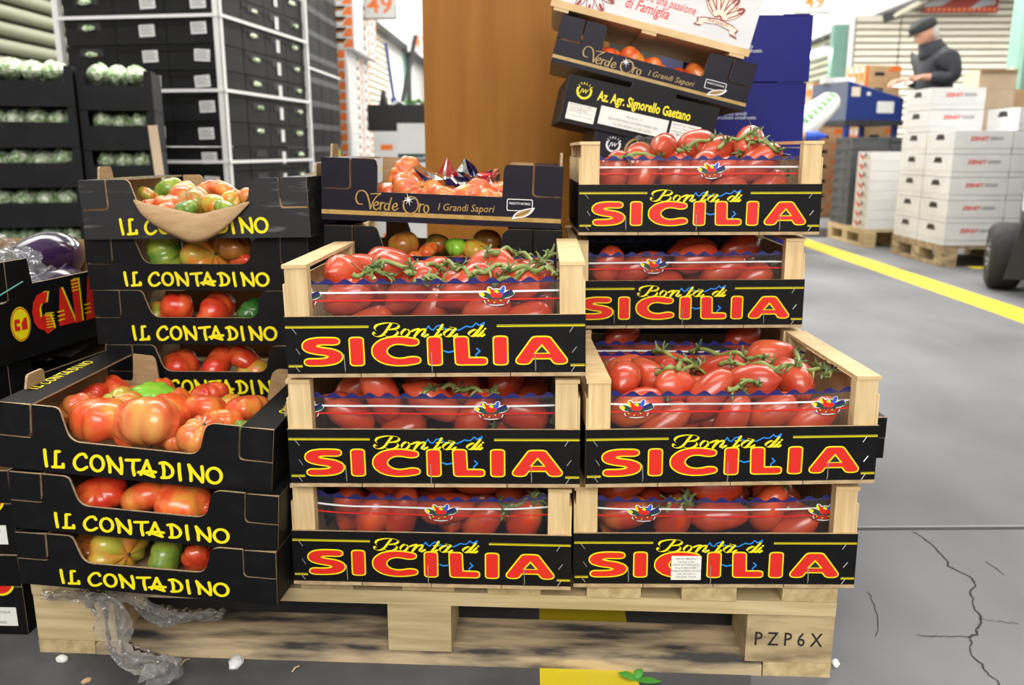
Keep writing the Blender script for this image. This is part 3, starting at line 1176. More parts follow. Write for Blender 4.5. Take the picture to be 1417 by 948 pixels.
def rnd(p0, c, p1, n=4):
    """rounded corner: quadratic curve"""
    return [((1 - t) ** 2 * p0[0] + 2 * t * (1 - t) * c[0] + t * t * p1[0], (1 - t) ** 2 * p0[1] + 2 * t * (1 - t) * c[1] + t * t * p1[1]) for t in [i / n for i in range(n + 1)]]


def P_(l):
    return [(p[0] / 1000 - .2, p[1] / 1000) for p in l]


def contadino_poly(torn=False):
    H = 100
    p = [(0, 0), (400, 0), (400, 49)]
    p += rnd((358, 49), (350, 49), (350, 58)) + [(350, H)]
    p += rnd((318, H), (303, H), (300, 88), 5)
    if not torn:
        p += rnd((295, 62), (290, 50), (276, 50), 5) + rnd((118, 50), (104, 51), (99, 66), 5)
    else:
        p += [(296, 68), (282, 48), (262, 30), (236, 18), (205, 9), (175, 12), (145, 26), (118, 42), (101, 56), (98, 68)]
    p += rnd((92, 88), (90, H), (80, H), 5)
    p += [(50, H)] + rnd((50, 58), (50, 49), (42, 49)) + [(0, 49)]
    return P_(p)


def verde_poly():
    H = 100
    p = [(0, 0), (400, 0), (400, 50)]
    p += rnd((358, 50), (350, 50), (350, 58)) + [(350, H)]
    p += rnd((310, H), (303, H), (302, 90), 4) + [(301, 48), (93, 48), (93, 90)] + rnd((92, 92), (92, H), (86, H), 3)
    p += [(50, H)] + rnd((50, 58), (50, 50), (42, 50)) + [(0, 50)]
    return P_(p)


def flap_poly(side):
    p = [(0, 52)] + rnd((40, 52), (47, 52), (47, 60)) + [(47, 100), (0, 100)]
    if side > 0:
        p = [(400 - q[0], q[1]) for q in p][::-1]
    return P_(p)


def verde_lettering():
    g = MB()
    k = .303
    # x mm from left, z mm from bottom of the front
    def V(p):
        return ((p[0] - 36) * k / 1000 - .2, ((150 - p[1]) * k * 1.06 + p[0] * .0190) / 1000 - .0008)
    y = -.0007
    g.flat([(-.2, .0095), (.2, .0095), (.2, .0165), (-.2, .0165)], y, 0)
    S = [
        spline([(262, 78), (238, 74), (226, 46), (238, 16), (262, 10), (284, 24), (298, 60), (306, 102)]),
        spline([(306, 102), (322, 66), (342, 40), (364, 28)]), [(308, 28), (364, 26)],
        spline([(326, 88), (350, 80), (344, 68), (328, 76), (324, 96), (338, 108), (354, 98)]),
        [(364, 72), (360, 108)], spline([(362, 88), (372, 74), (384, 76)]),
        spline([(408, 82), (394, 78), (384, 94), (390, 110), (404, 104), (410, 86)]), spline([(422, 50), (412, 84), (408, 112)]),
        spline([(430, 98), (452, 92), (448, 78), (434, 84), (428, 102), (440, 114), (458, 104)]),
        ell(529, 88, 41, 42, 22),
        [(580, 84), (574, 124)], spline([(576, 102), (588, 86), (600, 88)]),
        ell(614, 110, 13, 19, 14),
    ]
    for s in S:
        callig(g, [V(p) for p in s], .0008, .0013, R(-68), y - .0002, 0)
    # star
    c = V((516, 62))
    for kk in range(4):
        a = R(15 + 45 * kk)
        r1, r2 = (.0115, .0011) if kk % 2 == 0 else (.0085, .0009)
        g.flat([(c[0] + r1 * math.cos(a), c[1] + r1 * math.sin(a)), (c[0] - r2 * math.sin(a), c[1] + r2 * math.cos(a)),
                (c[0] - r1 * math.cos(a), c[1] - r1 * math.sin(a)), (c[0] + r2 * math.sin(a), c[1] - r2 * math.cos(a))], y - .0004 - kk * .00005, 1)
    txt(g, 'I Grandi Sapori', -.2 + .1935, .0225, .0165, y, 0, shear=.22, sx=.93, offset=.001)
    # leaf badge
    x0, x1, z0, z1 = .109, .152, .0265, .046
    def rr(x0, x1, z0, z1, r):
        return rnd((x1 - r, z0), (x1, z0), (x1, z0 + r)) + rnd((x1, z1 - r), (x1, z1), (x1 - r, z1)) + rnd((x0 + r, z1), (x0, z1), (x0, z1 - r)) + rnd((x0, z0 + r), (x0, z0), (x0 + r, z0))
    g.flat(rr(x0, x1, z0, z1, .003), y, 1)
    g.flat(rr(x0 + .0013, x1 - .0013, z0 + .0013, z1 - .0013, .002), y - .0002, 2)
    txt(g, 'PRODOTTO NATURALE', x0 + .004, z0 + .0105, .0052, y - .0004, 1, sx=.62, offset=.008)
    leaf = [(.118, .013)] + rnd((.121, .020), (.128, .030), (.156, .033), 6) + rnd((.156, .033), (.149, .017), (.130, .0155), 6)
    inn = [(.1225, .017)] + rnd((.124, .0205), (.130, .0275), (.150, .0305), 6) + rnd((.150, .0305), (.145, .0195), (.131, .0175), 6)
    g.flat(leaf[::-1], y - .0005, 1)
    g.flat(inn[::-1], y - .0007, 0)
    stroke(g, [(.124, .018), (.138, .0235), (.150, .0305)], pen(.0005, .0005, 6), y - .0009, 2)
    return g.mesh('lettering', ['ink_gold', 'ink_white', 'card_purple'])


def tray(kind, label, loc, rot, scale=(1, 1, 1), tab=True, group='black cardboard tomato trays', D=.30, torn=False, plain=False):
    t = thing('cardboard_tray', label, 'box', loc, tuple(R(a) for a in rot), group)
    t.scale = scale
    black = {'contadino': 'card_black', 'verde': 'card_purple', 'torn': 'card_black_worn'}[kind]
    mats = [black, 'kraft', 'kraft_edge']
    poly = contadino_poly(kind == 'torn') if kind != 'verde' else verde_poly()
    key = kind
    if key + 'f' not in LETTER:
        LETTER[key + 'f'] = MB().prism(poly, 0, .004, 0, 1, 2).mesh('front_panel', mats)
        LETTER[key + 'b'] = MB().prism(poly if kind != 'torn' else contadino_poly(), D - .004, D, 1, 0, 2).mesh('back_panel', mats)
        for s in (-1, 1):
            LETTER[key + 'c%d' % s] = MB().prism(flap_poly(s), -.0012, .0030, 0, 1, 2).mesh('corner_flap', mats)
            g = MB()
            x0, x1 = (-.2, -.196) if s < 0 else (.196, .2)
            g.box(x0, x1, .0042, D - .0042, .004, .0965, 1)
            xo = -.2003 if s < 0 else .2003
            pts = [(xo, .001, .001), (xo, D - .001, .001), (xo, D - .001, .0998), (xo, .001, .0998)]
            g.add(pts if s > 0 else pts[::-1], [(0, 1, 2, 3)], 0)
            LETTER[key + 's%d' % s] = g.mesh('side_panel', mats)
            g = MB()
            a, b = (-.2, -.153) if s < 0 else (.153, .2)
            g.add([(a, .0, .0972), (b, .0045, .0972), (b - s * -.0 , D - .0045, .0972), (a, D, .0972), (a, .0, .1), (b, .0045, .1), (b, D - .0045, .1), (a, D, .1)],
                  [(0, 3, 2, 1) if s < 0 else (0, 1, 2, 3), (4, 5, 6, 7) if s < 0 else (7, 6, 5, 4), (0, 1, 5, 4), (1, 2, 6, 5), (2, 3, 7, 6), (3, 0, 4, 7)], [1, 0, 2, 2, 2, 2])
            LETTER[key + 'g%d' % s] = g.mesh('side_flange', mats)
        g = MB()
        g.box(-.1995, .1995, .0005, D - .0005, 0, .004, 1)
        LETTER[key + 'o'] = g.mesh('base', mats)
        g = MB()
        if kind == 'verde':
            LETTER[key + 'l'] = verde_lettering()
        else:
            word_contadino(g, -.2, .0085, 1.0, -.0004, 0)
            if kind == 'torn':
                # words cut by the tear: drop what lies inside the hole
                pass
            LETTER[key + 'l'] = g.mesh('lettering', ['ink_yellow'])
        g = MB()
        T = Matrix.Translation((-.183, .055, .1004)) @ Matrix.Rotation(R(90), 4, 'Z') @ Matrix.Rotation(R(-90), 4, 'X')
        if kind != 'verde':
            word_contadino(g, -.03, 0, .62, 0, 0, 2.2, T)
        LETTER[key + 'w'] = g.mesh('flange_lettering', ['ink_yellow'])
        g = MB()
        g.prism([(-.024, 0), (.024, 0), (.020, .019), (.016, .022), (-.016, .022), (-.020, .019)], -.002, .002, 0, 0, 1)
        LETTER[key + 't'] = g.mesh('stacking_tab', ['kraft', 'kraft_edge'])
    fp = link('front_panel', LETTER[key + 'f'], t)
    if not plain:
        link('lettering', LETTER[key + 'l'], fp)
    link('back_panel', LETTER[key + 'b'], t)
    for s in (-1, 1):
        link('corner_flap', LETTER[key + 'c%d' % s], t)
        link('side_panel', LETTER[key + 's%d' % s], t)
        fg = link('side_flange', LETTER[key + 'g%d' % s], t)
        if kind != 'verde' and tab:
            w = link('flange_lettering', LETTER[key + 'w'], fg)
            if s > 0:
                w.rotation_euler = (0, 0, R(180))
                w.location = (0, D, 0)
        if tab:
            link('stacking_tab', LETTER[key + 't'], t, (s * .1978, .085, .0995), (0, 0, R(90)))
    link('base', LETTER[key + 'o'], t)
    return t


TR = {}
sF = (.95, 1)
def T_(key, *a, **k):
    TR[key] = tray(*a, **k)


FG = 'black lettered cardboard trays of ribbed tomatoes'
T_('F1', 'contadino', 'black cardboard tray with yellow lettering, bottom of the front left stack on the pallet', (-.517, 1.098, .1445), (0, 2.0, -5.6), (.95, 1, .80), tab=False, group=FG)
T_('F2', 'contadino', 'black cardboard tray with yellow lettering, second up in the front left stack', (-.514, 1.100, .2265), (0, 4.2, -3.5), (.95, 1, .84), tab=False, group=FG)
T_('F3', 'contadino', 'open black cardboard tray heaped with ribbed tomatoes, top of the front left stack', (-.522, 1.109, .3110), (0, 5.6, -1.8), (.95, 1, .95), group=FG)
T_('B00', 'contadino', 'black cardboard tray at the foot of the rear left stack, behind the front trays', (-.535, 1.445, .1445), (0, 0, -2), (.95, 1, .94), tab=False, group=FG)
T_('B0', 'contadino', 'black cardboard tray second from the bottom of the rear left stack, mostly hidden', (-.535, 1.442, .2395), (0, 0, -2), (.95, 1, .94), tab=False, group=FG)
T_('B1', 'contadino', 'black cardboard tray behind the open one, its lettering half hidden', (-.515, 1.435, .3345), (0, 0, -2), (.95, 1, .94), tab=False, group=FG)
T_('B2', 'contadino', 'black cardboard tray with a dark green tomato, third from top, rear left stack', (-.528, 1.440, .4295), (0, .3, 0), (.95, 1, .94), tab=False, group=FG)
T_('B3', 'contadino', 'black cardboard tray right under the torn one in the rear left stack', (-.536, 1.444, .5240), (0, .1, -1), (.95, 1, .90), tab=False, group=FG)
T_('B4', 'torn', 'torn black cardboard tray with brown flap hanging out, top of the rear left stack', (-.526, 1.425, .6145), (0, -.9, -3), (.96, 1, .98), group=FG)
for i, z in enumerate((.1445, .2420, .3395, .4370)):
    T_('RMx%d' % i, 'contadino', 'black cardboard tray behind the middle crates, %s from the bottom' % ORD[i + 1], (-.118, 1.445, z), (0, 0, -1), (1, 1, .97), tab=False, group=FG)
T_('RM', 'contadino', 'black cardboard tray of green and brown tomatoes under the purple one', (-.118, 1.432, .5345), (0, 1.1, -2.2), (1, 1, .97), tab=False, group=FG)
T_('VO', 'verde', 'dark purple tray with gold script and pale ribbed tomatoes, behind the middle crates', (-.119, 1.432, .6375), (0, 2.3, -1.5), (1, 1, 1.02), group='dark purple trays with gold script')
T_('RB1', 'contadino', 'black cardboard tray at the foot of the rear right stack, hidden behind crates', (.310, 1.44, .1445), (0, 0, 1), (1, 1, .76), tab=False, group=FG)
T_('RB2', 'contadino', 'black cardboard tray sticking out to the right behind the front right crates', (.463, 1.435, .2215), (0, 0, 1), (1, 1, .76), tab=False, group=FG)
# leaning boxes on the far side of the right stack
T_('VO2', 'verde', 'dark purple tray with gold script tilted on the leaning pile at the upper right', (.272, 1.778, .883), (0, 14.0, -2), (1, 1, .92), tab=False, group='dark purple trays with gold script')

# the open front tray has a low cut back
H_ = 100
lowp = P_([(0, 0), (400, 0), (400, 49)] + rnd((358, 49), (350, 49), (350, 58)) + [(350, H_)] + rnd((318, H_), (303, H_), (300, 84), 5) + rnd((292, 20), (288, 14), (272, 14), 5) + rnd((122, 14), (108, 14), (103, 20), 5) + rnd((92, 84), (90, H_), (80, H_), 5) + [(50, H_)] + rnd((50, 58), (50, 49), (42, 49)) + [(0, 49)])
for c in kids(TR['F3']):
    if c.name.startswith('back_panel'):
        c.data = MB().prism(lowp, .296, .30, 1, 0, 2).mesh('back_panel', ['card_black', 'kraft', 'kraft_edge'])

# the torn flap of the top left tray
t = TR['B4']
g = MB()
nu, nv = 22, 6
top = [(97, 66), (118, 58), (150, 52), (185, 44), (212, 40), (240, 46), (270, 52), (298, 60)]
bot = [(97, 64), (112, 45), (140, 24), (175, 6), (205, -4), (238, 6), (268, 28), (299, 58)]
tp, bp = spline(top, 6), spline(bot, 6)
vs = []
for i in range(len(tp)):
    for j in range(nv + 1):
        s = j / nv
        a, b = tp[i], bp[i]
        w = math.sin(math.pi * i / (len(tp) - 1))
        yy = -.002 - w * (.026 * math.sin(min(1, s * 1.15) * math.pi * .62)) - .0030 * math.sin(s * 21 + i * .12) * w * s
        vs.append(((a[0] + (b[0] - a[0]) * s) / 1000 - .2, yy, (a[1] + (b[1] - a[1]) * s) / 1000))
n = nv + 1
g.add(vs, [[i * n + j, (i + 1) * n + j, (i + 1) * n + j + 1, i * n + j + 1] for i in range(len(tp) - 1) for j in range(nv)])
o = g.build('torn_flap', 'kraft', t, True)
o['label'] = 'torn brown cardboard flap folded outwards over the lettering'
md = o.modifiers.new('thickness', 'SOLIDIFY')
md.thickness = .0025
# ------------------------------------------------------------------ tomatoes
def plum_mesh(name, L, r, bulge, tip, seed):
    rs = random.Random(seed)
    ph, am = rs.uniform(0, 6), rs.uniform(.02, .05)
    prof = []
    n = 13
    for i in range(n):
        t = -1 + 2 * i / (n - 1)
        tt = max(-1, min(1, t))
        q = max(0.0, 1 - abs(tt) ** 2.4) ** .56
        rr = r * q * (1 - bulge * tt)
        z = tt * L / 2
        if i == 0:
            rr, z = .0012, -L / 2 - tip
        elif i == 1:
            rr *= .80
        if i == n - 1:
            rr, z = .002, L / 2 - .003
        prof.append((max(rr, .0012), z))
    def mod(rr, z, t):
        k = 1 + am * math.sin(2 * t + ph + z * 30) + .025 * math.sin(3 * t + ph * 2)
        sh = .003 * math.sin(z * 28 + ph)
        return (rr * k * math.cos(t) + sh, rr * k * math.sin(t), z)
    return MB().lathe(prof, 16, 0, mod=mod).mesh(name, 'plum_red', True)


PLUM = [plum_mesh('plum_tomato', .086, .0245, .10, .003, 1), plum_mesh('plum_tomato', .080, .0250, .04, .001, 2), plum_mesh('plum_tomato', .092, .0235, .14, .005, 3)]
PLUMO = []
for m in PLUM:
    c = m.copy()
    c.materials.clear()
    c.materials.append(M['plum_orange'])
    PLUMO.append(c)


def calyx_mesh(seed, R0=.0125, n=6, curl=1.0):
    rs = random.Random(seed)
    g = MB()
    for k in range(n):
        a = 2 * math.pi * k / n + rs.uniform(-.25, .25)
        l = R0 * rs.uniform(.75, 1.25)
        lift = rs.uniform(.0, .010) * curl
        w = .0022
        vs = []
        for j, s in enumerate((0, .3, .65, 1.0)):
            ww = w * (1 - s) ** .7 * (1 if j else .7) + .0003
            z = .0015 - .004 * s * s + lift * s * s * 1.6 + .002 * math.sin(s * 3)
            side = .002 * math.sin(s * 5 + k)
            for e in (-1, 1):
                vs.append((math.cos(a) * l * s - math.sin(a) * (e * ww + side), math.sin(a) * l * s + math.cos(a) * (e * ww + side), z + .0008 * e))
        g.add(vs, [(2 * j, 2 * j + 1, 2 * j + 3, 2 * j + 2) for j in range(3)])
    g.tube([(0, 0, -.001), (.001, 0, .005), (.004, .001, .011)], [.0021, .0017, .0016], 6)
    return g.mesh('calyx', 'sepal_green', True)


CALYX = [calyx_mesh(i) for i in range(4)]


def rib_mesh(name, seed, n, depth, flat, top_dent=.14):
    rs = random.Random(seed)
    ph = rs.uniform(0, 6)
    w1, w2, p1, p2 = rs.uniform(.1, .3), rs.uniform(.05, .2), rs.uniform(0, 6), rs.uniform(0, 6)
    prof = []
    N = 15
    for i in range(N):
        a = -math.pi / 2 + math.pi * i / (N - 1)
        r = max(math.cos(a), 0) ** .75
        z = math.sin(a) * flat
        prof.append((max(r, .02), z))
    def mod(r, z, t):
        tw = t + w1 * math.sin(t + p1) + w2 * math.sin(2 * t + p2)
        lob = abs(math.sin(n * tw / 2 + ph)) ** .75
        h = z / flat
        amp = depth * (.45 + .75 * h * h + .25 * max(h, 0))
        k = 1 - amp * (1 - lob)
        k *= 1 + .12 * math.sin(t + p2) + .10 * math.sin(2 * t + p1) + .04 * math.sin(3 * t + p2 * 2)
        dz = 0
        if h > .35:
            dz = -top_dent * ((h - .35) / .65) ** 1.5 * (1.0 - .3 * lob)
        if h < -.6:
            dz = .05 * ((-h - .6) / .4)
        bump = .05 * (lob - .5) * (1 if h > 0 else .5) * min(1, r * 1.5)
        return (r * k * math.cos(t), r * k * math.sin(t), z + dz + bump * .6)
    return MB().lathe(prof, 44, 0, mod=mod).mesh(name, 'rib_red', True)


RIBS = [rib_mesh('ribbed_tomato', 11, 6, .25, .66), rib_mesh('ribbed_tomato', 12, 7, .27, .62), rib_mesh('ribbed_tomato', 13, 9, .22, .68), rib_mesh('ribbed_tomato', 14, 5, .24, .78, .10)]
RIBM = {}


def rib_var(i, m):
    if (i, m) not in RIBM:
        c = RIBS[i].copy()
        c.materials.clear()
        c.materials.append(M[m])
        RIBM[(i, m)] = c
    return RIBM[(i, m)]


def scar_mesh():
    g = MB()
    for k in range(7):
        a = 2 * math.pi * k / 7
        l = .30 if k % 2 else .22
        w = .05
        g.add([(math.cos(a + .5) * w, math.sin(a + .5) * w, .0), (math.cos(a - .5) * w, math.sin(a - .5) * w, 0), (math.cos(a) * l, math.sin(a) * l, .05)], [(0, 1, 2)])
    g.tube([(0, 0, -.06), (0, 0, .03), (.03, .02, .12)], [.10, .09, .07], 7)
    return g.mesh('stem_scar', 'scar', True)


SCAR = scar_mesh()


def cmat(t):
    """matrix of a crate/tray thing without waiting for a depsgraph update"""
    return Matrix.Translation(t.location) @ t.rotation_euler.to_matrix().to_4x4() @ Matrix.Diagonal((*t.scale, 1))


def local_hit(t, u, v, axis, val):
    """point where the sight line of a picture detail meets the plane local axis = val of a crate"""
    Mi = cmat(t).inverted()
    o = Mi @ Vector((0, 0, CAMZ))
    d = (Mi @ (Vector((0, 0, CAMZ)) + ray(u, v))) - o
    k = (val - o[axis]) / d[axis]
    return o + d * k


def relax(items, box, iters=70, anchor=.04):
    """capsule packing: items = list of dict(c, a, h, r); pushes overlapping fruit apart inside box"""
    n = len(items)
    C0 = np.array([i['c'] for i in items], float)
    A = np.array([i['a'] for i in items], float)
    H = np.array([i['h'] for i in items])
    Rr = np.array([i['r'] for i in items])
    Cc = C0.copy()
    iu, ju = np.triu_indices(n, 1)
    pin = np.array([i.get('pin', 1.0) for i in items])
    for it in range(iters):
        p, q = Cc[iu], Cc[ju]
        d1, d2 = A[iu] * H[iu][:, None], A[ju] * H[ju][:, None]
        r = p - q
        a = (d1 * d1).sum(1) + 1e-12
        e = (d2 * d2).sum(1) + 1e-12
        f = (d2 * r).sum(1)
        c = (d1 * r).sum(1)
        b = (d1 * d2).sum(1)
        den = a * e - b * b
        s = np.clip(np.where(den > 1e-14, (b * f - c * e) / np.maximum(den, 1e-14), 0), -1, 1)
        tt = np.clip((b * s + f) / e, -1, 1)
        s = np.clip((b * tt - c) / a, -1, 1)
        dv = (p + d1 * s[:, None]) - (q + d2 * tt[:, None])
        L = np.linalg.norm(dv, axis=1) + 1e-9
        pen_ = (Rr[iu] + Rr[ju]) * .965 - L
        mk = pen_ > 0
        mv = dv / L[:, None] * (pen_ * .5)[:, None]
        D = np.zeros_like(Cc)
        np.add.at(D, iu[mk], mv[mk])
        np.add.at(D, ju[mk], -mv[mk])
        Cc += D * .6 * pin[:, None]
        Cc += (C0 - Cc) * anchor
        for k in range(3):
            ext = np.abs(A[:, k]) * H + Rr
            lo, hi = box[k]
            Cc[:, k] = np.maximum(Cc[:, k], lo + ext)
            if hi is not None:
                Cc[:, k] = np.minimum(Cc[:, k], hi - ext)
    return Cc


def axis_from(az, el):
    return Vector((math.cos(R(el)) * math.cos(R(az)), math.cos(R(el)) * math.sin(R(az)), math.sin(R(el))))


NPL = [0]
CAPS = {}


def rows_label(arr):
    """name each fruit by row (front to back) and place in its row, so that every label is true of one fruit only"""
    arr.sort(key=lambda q: q[0].y)
    rows, cur = [], [arr[0]]
    for q in arr[1:]:
        if q[0].y - cur[0][0].y > .034:
            rows.append(cur)
            cur = [q]
        else:
            cur.append(q)
    rows.append(cur)
    for i, rw in enumerate(rows):
        rw.sort(key=lambda q: (round(q[0].x / .012), q[0].z))
        for j, q in enumerate(rw):
            rn = 'front row' if i == 0 else '%s row' % ORD[i + 1]
            q[1]['place'] = '%s from left in %s' % (ORD[j + 1], rn)


def fill_plum(key, front, where, rest=(0, 0), seed=1, extra=(), lowz=.064, upz=.094):
    """front: (x, z, angle in the front plane); rest = (rows, heap rows)"""
    t = CR[key]
    rs = random.Random(seed)
    it = []
    for f in front:
        x, z, ang = f[:3]
        el = ang
        a = Vector((math.cos(R(el)), rs.uniform(-.15, .15), math.sin(R(el)))).normalized()
        if len(f) > 3 and f[3] == 'E':
            a = Vector((rs.uniform(-.3, .3), -.8, .45)).normalized()
        it.append(dict(c=(x, .0535, z), a=a, h=.019, r=.0235, pin=.5, o=(len(f) > 3 and f[3] == 'O')))
    nrow, heap = rest
    ys = [.102, .150, .198, .246][:nrow]
    for r_, y in enumerate(ys):
        for k in range(4):
            az = rs.choice([0, 25, -25, 60, 90, 140])
            it.append(dict(c=(-.132 + .088 * k + rs.uniform(-.01, .01) + (.02 if r_ % 2 else -.02), y + rs.uniform(-.006, .006), lowz), a=axis_from(az, rs.uniform(-10, 25)), h=.019, r=.0235, o=rs.random() < .06))
    for r_, y in enumerate([.085, .128, .172, .216, .25][:heap]):
        for k in range(4):
            az = rs.choice([10, 40, -35, 75, 110, 150])
            it.append(dict(c=(-.125 + .083 * k + rs.uniform(-.014, .014) + (.018 if r_ % 2 else -.01), y + rs.uniform(-.008, .008), upz + rs.uniform(-.004, .006)), a=axis_from(az, rs.uniform(-15, 25)), h=.019, r=.0235, o=False))
    for e in extra:
        it.append(dict(c=e[:3], a=axis_from(e[3], e[4]), h=.019, r=.0235, pin=.4, o=False))
    Cc = relax(it, ((-.163, .163), (.0275, .2725), (.0345, None)))
    M4 = cmat(t)
    out = []
    CAPS[key] = [(Vector(c), q['a'] * q['h'], q['r']) for q, c in zip(it, Cc)]
    for i, q in enumerate(it):
        k = rs.randrange(3)
        a = q['a'].copy()
        if rs.random() < .3 and len(front) <= i:
            a = -a
        o = link('plum_tomato', (PLUMO if q['o'] else PLUM)[k], None)
        rot = a.to_track_quat('Z', 'Y').to_matrix().to_4x4() @ Matrix.Rotation(rs.uniform(0, 6.28), 4, 'Z')
        o.matrix_world = M4 @ Matrix.Translation(Cc[i]) @ rot
        if len(front) <= i or rs.random() < .3:
            link('calyx', CALYX[rs.randrange(4)], o, (0, 0, .0395))
        out.append((Vector(Cc[i]), o))
        NPL[0] += 1
    # heap layer gets its own wording
    cut = (lowz + upz) / 2 + .004 if rest[1] else .106
    low = [q for q in out if q[0].z < cut]
    up = [q for q in out if q[0].z >= cut]
    for arr, lay in ((low, 'lower layer'), (up, 'upper layer')):
        if arr:
            rows_label(arr)
            for q in arr:
                q[1]['label'] = 'red plum tomato, %s, %s, %s' % (where, lay, q[1]['place'])
                q[1]['category'] = 'tomato'
                q[1]['group'] = 'plum tomatoes in the ' + where
                del q[1]['place']
    return out


fill_plum('M1', [(-.128, .096, 80, 'E'), (-.090, .088, 70), (-.052, .092, 74), (.012, .095, 5), (.062, .086, 55), (.132, .090, 70, 'O')], 'bottom middle crate', (2, 0), 3, [(-.13, .1, .116, 80, 30), (-.06, .1, .117, 20, 0), (.06, .1, .12, 10, 0), (.0, .12, .118, 30, 10)], lowz=.084)
fill_plum('M2', [(-.128, .096, -35), (-.088, .094, -65), (-.050, .078, 20), (.0, .090, -35), (.062, .088, 60), (.122, .089, -18)], 'second middle crate', (2, 0), 5, [(-.12, .1, .118, 20, 30), (.10, .12, .121, 60, 20), (-.02, .13, .118, 40, 10), (.03, .1, .12, 100, 10)], lowz=.084)
fill_plum('M3', [(-.132, .094, 28), (-.088, .079, 15), (-.050, .093, 42), (.028, .094, 36), (.078, .086, 30), (.128, .085, 24, 'O'), (-.008, .084, 60)], 'heaped middle crate', (4, 4), 8)
fill_plum('R1', [(-.128, .090, 10, 'O'), (-.055, .088, 70), (.020, .089, 5), (.100, .090, 65), (.138, .082, 40)], 'bottom front right crate', (2, 0), 4, [(-.12, .1, .116, 15, 10), (.01, .075, .121, 0, 3), (.10, .1, .118, 60, 30), (-.04, .11, .117, 150, 0)], lowz=.084)
fill_plum('R2', [(-.130, .088, 20, 'O'), (-.082, .096, 38), (-.012, .096, 52), (.060, .096, 28), (.132, .096, 40), (.02, .084, 70)], 'open front right crate', (4, 4), 12)
fill_plum('RR', [(-.12, .09, 20), (0, .09, 40), (.12, .09, 20)], 'shadowed rear right crate', (1, 0), 6, [(.12, .1, .118, 20, 20), (-.1, .09, .118, 40, 10)], lowz=.084)
fill_plum('R4', [(-.14, .094, 60), (-.080, .094, 25), (-.03, .086, 15), (.025, .090, 20), (.075, .092, 25), (.125, .088, 40)], 'upper right lower crate', (2, 0), 14, [(.03, .1, .117, 10, 0), (.11, .1, .12, 20, 20)], lowz=.084)
fill_plum('R5', [(-.136, .094, 80), (-.078, .094, 74), (-.018, .094, 78), (.052, .080, 25), (.098, .090, 35), (.145, .092, 30), (.02, .086, 70)], 'topmost right crate', (4, 3), 21,
          [(-.03, .085, .126, 70, 8), (.012, .10, .128, 35, 15), (.052, .11, .130, 35, 15), (.09, .105, .130, 60, 25), (.04, .16, .130, 20, 10)])


# ------------------------------------------------------------------ vines
def lie_on(key, u, v, zpl):
    """where a stalk seen at (u, v) rests on the fruit of a crate"""
    t = CR[key]
    Mi = cmat(t).inverted()
    o = Mi @ Vector((0, 0, CAMZ))
    d = ((Mi @ (Vector((0, 0, CAMZ)) + ray(u, v))) - o)
    k0 = (zpl + .035 - o.z) / d.z if abs(d.z) > .06 else .0
    k0 = max(k0, (.028 - o.y) / d.y)
    k1 = (.275 - o.y) / d.y
    best = None
    for (c, ax, r) in CAPS[key]:
        n = 60
        for i in range(n):
            p = o + d * (k0 + (k1 - k0) * i / n)
            s = max(-1, min(1, (p - c).dot(ax) / max(ax.dot(ax), 1e-9)))
            if (p - (c + ax * s)).length < r + .0035:
                if best is None or i < best:
                    best = i
                break
    if best is None:
        return local_hit(t, u, v, 2, zpl) if key != 'R5' else local_hit(t, u, v, 1, .13)
    return o + d * (k0 + (k1 - k0) * best / 60)


def vine(key, zpl, lines, label, group, clusters=(), lift=.0, seed=0):
    t = CR[key]
    rs = random.Random(seed)
    M4 = cmat(t)
    root = thing('tomato_vine', label, 'vine', M4 @ Vector((0, .15, .14)), (0, 0, 0), group)
    inv = Matrix.Translation(-root.location)
    for ln in lines:
        P = [lie_on(key, u, v, zpl) for u, v in ln]
        for q in range(1, len(P) - 1):
            P[q] = P[q] * .5 + (P[q - 1] + P[q + 1]) * .25 + Vector((0, 0, .001))
        P = [inv @ (M4 @ p) for p in P]
        pts = [Vector(p) for p in spline([tuple(p) for p in P], 6)]
        for i, p in enumerate(pts):
            p.z += .0035 * math.sin(i * .7 + len(ln)) + .001
        n = len(pts)
        g = MB()
        g.tube(pts, [.0036 - .0009 * i / n + .0006 * (i % 6 == 0) for i in range(n)], 7)
        for i in range(2, n - 1, 5):          # short side stalks with a knuckle
            d = Vector((rs.uniform(-1, 1), rs.uniform(-1, 1), rs.uniform(-.9, .1))).normalized() * rs.uniform(.010, .018)
            g.tube([pts[i], pts[i] + d * .5 + Vector((0, 0, .002)), pts[i] + d], [.0017, .0021, .0015], 5)
        g.build('stem', 'stem_green', root, True)
        for i in list(range(4, n - 1, 12)) + [n - 1]:
            o = link('calyx', CALYX[rs.randrange(4)], root, pts[i] + Vector((rs.uniform(-.006, .006), rs.uniform(-.006, .006), -.002)),
                     (rs.uniform(-.9, .9), rs.uniform(-.9, .9), rs.uniform(0, 6)))
            o.scale = [rs.uniform(.9, 1.4)] * 3
    return root


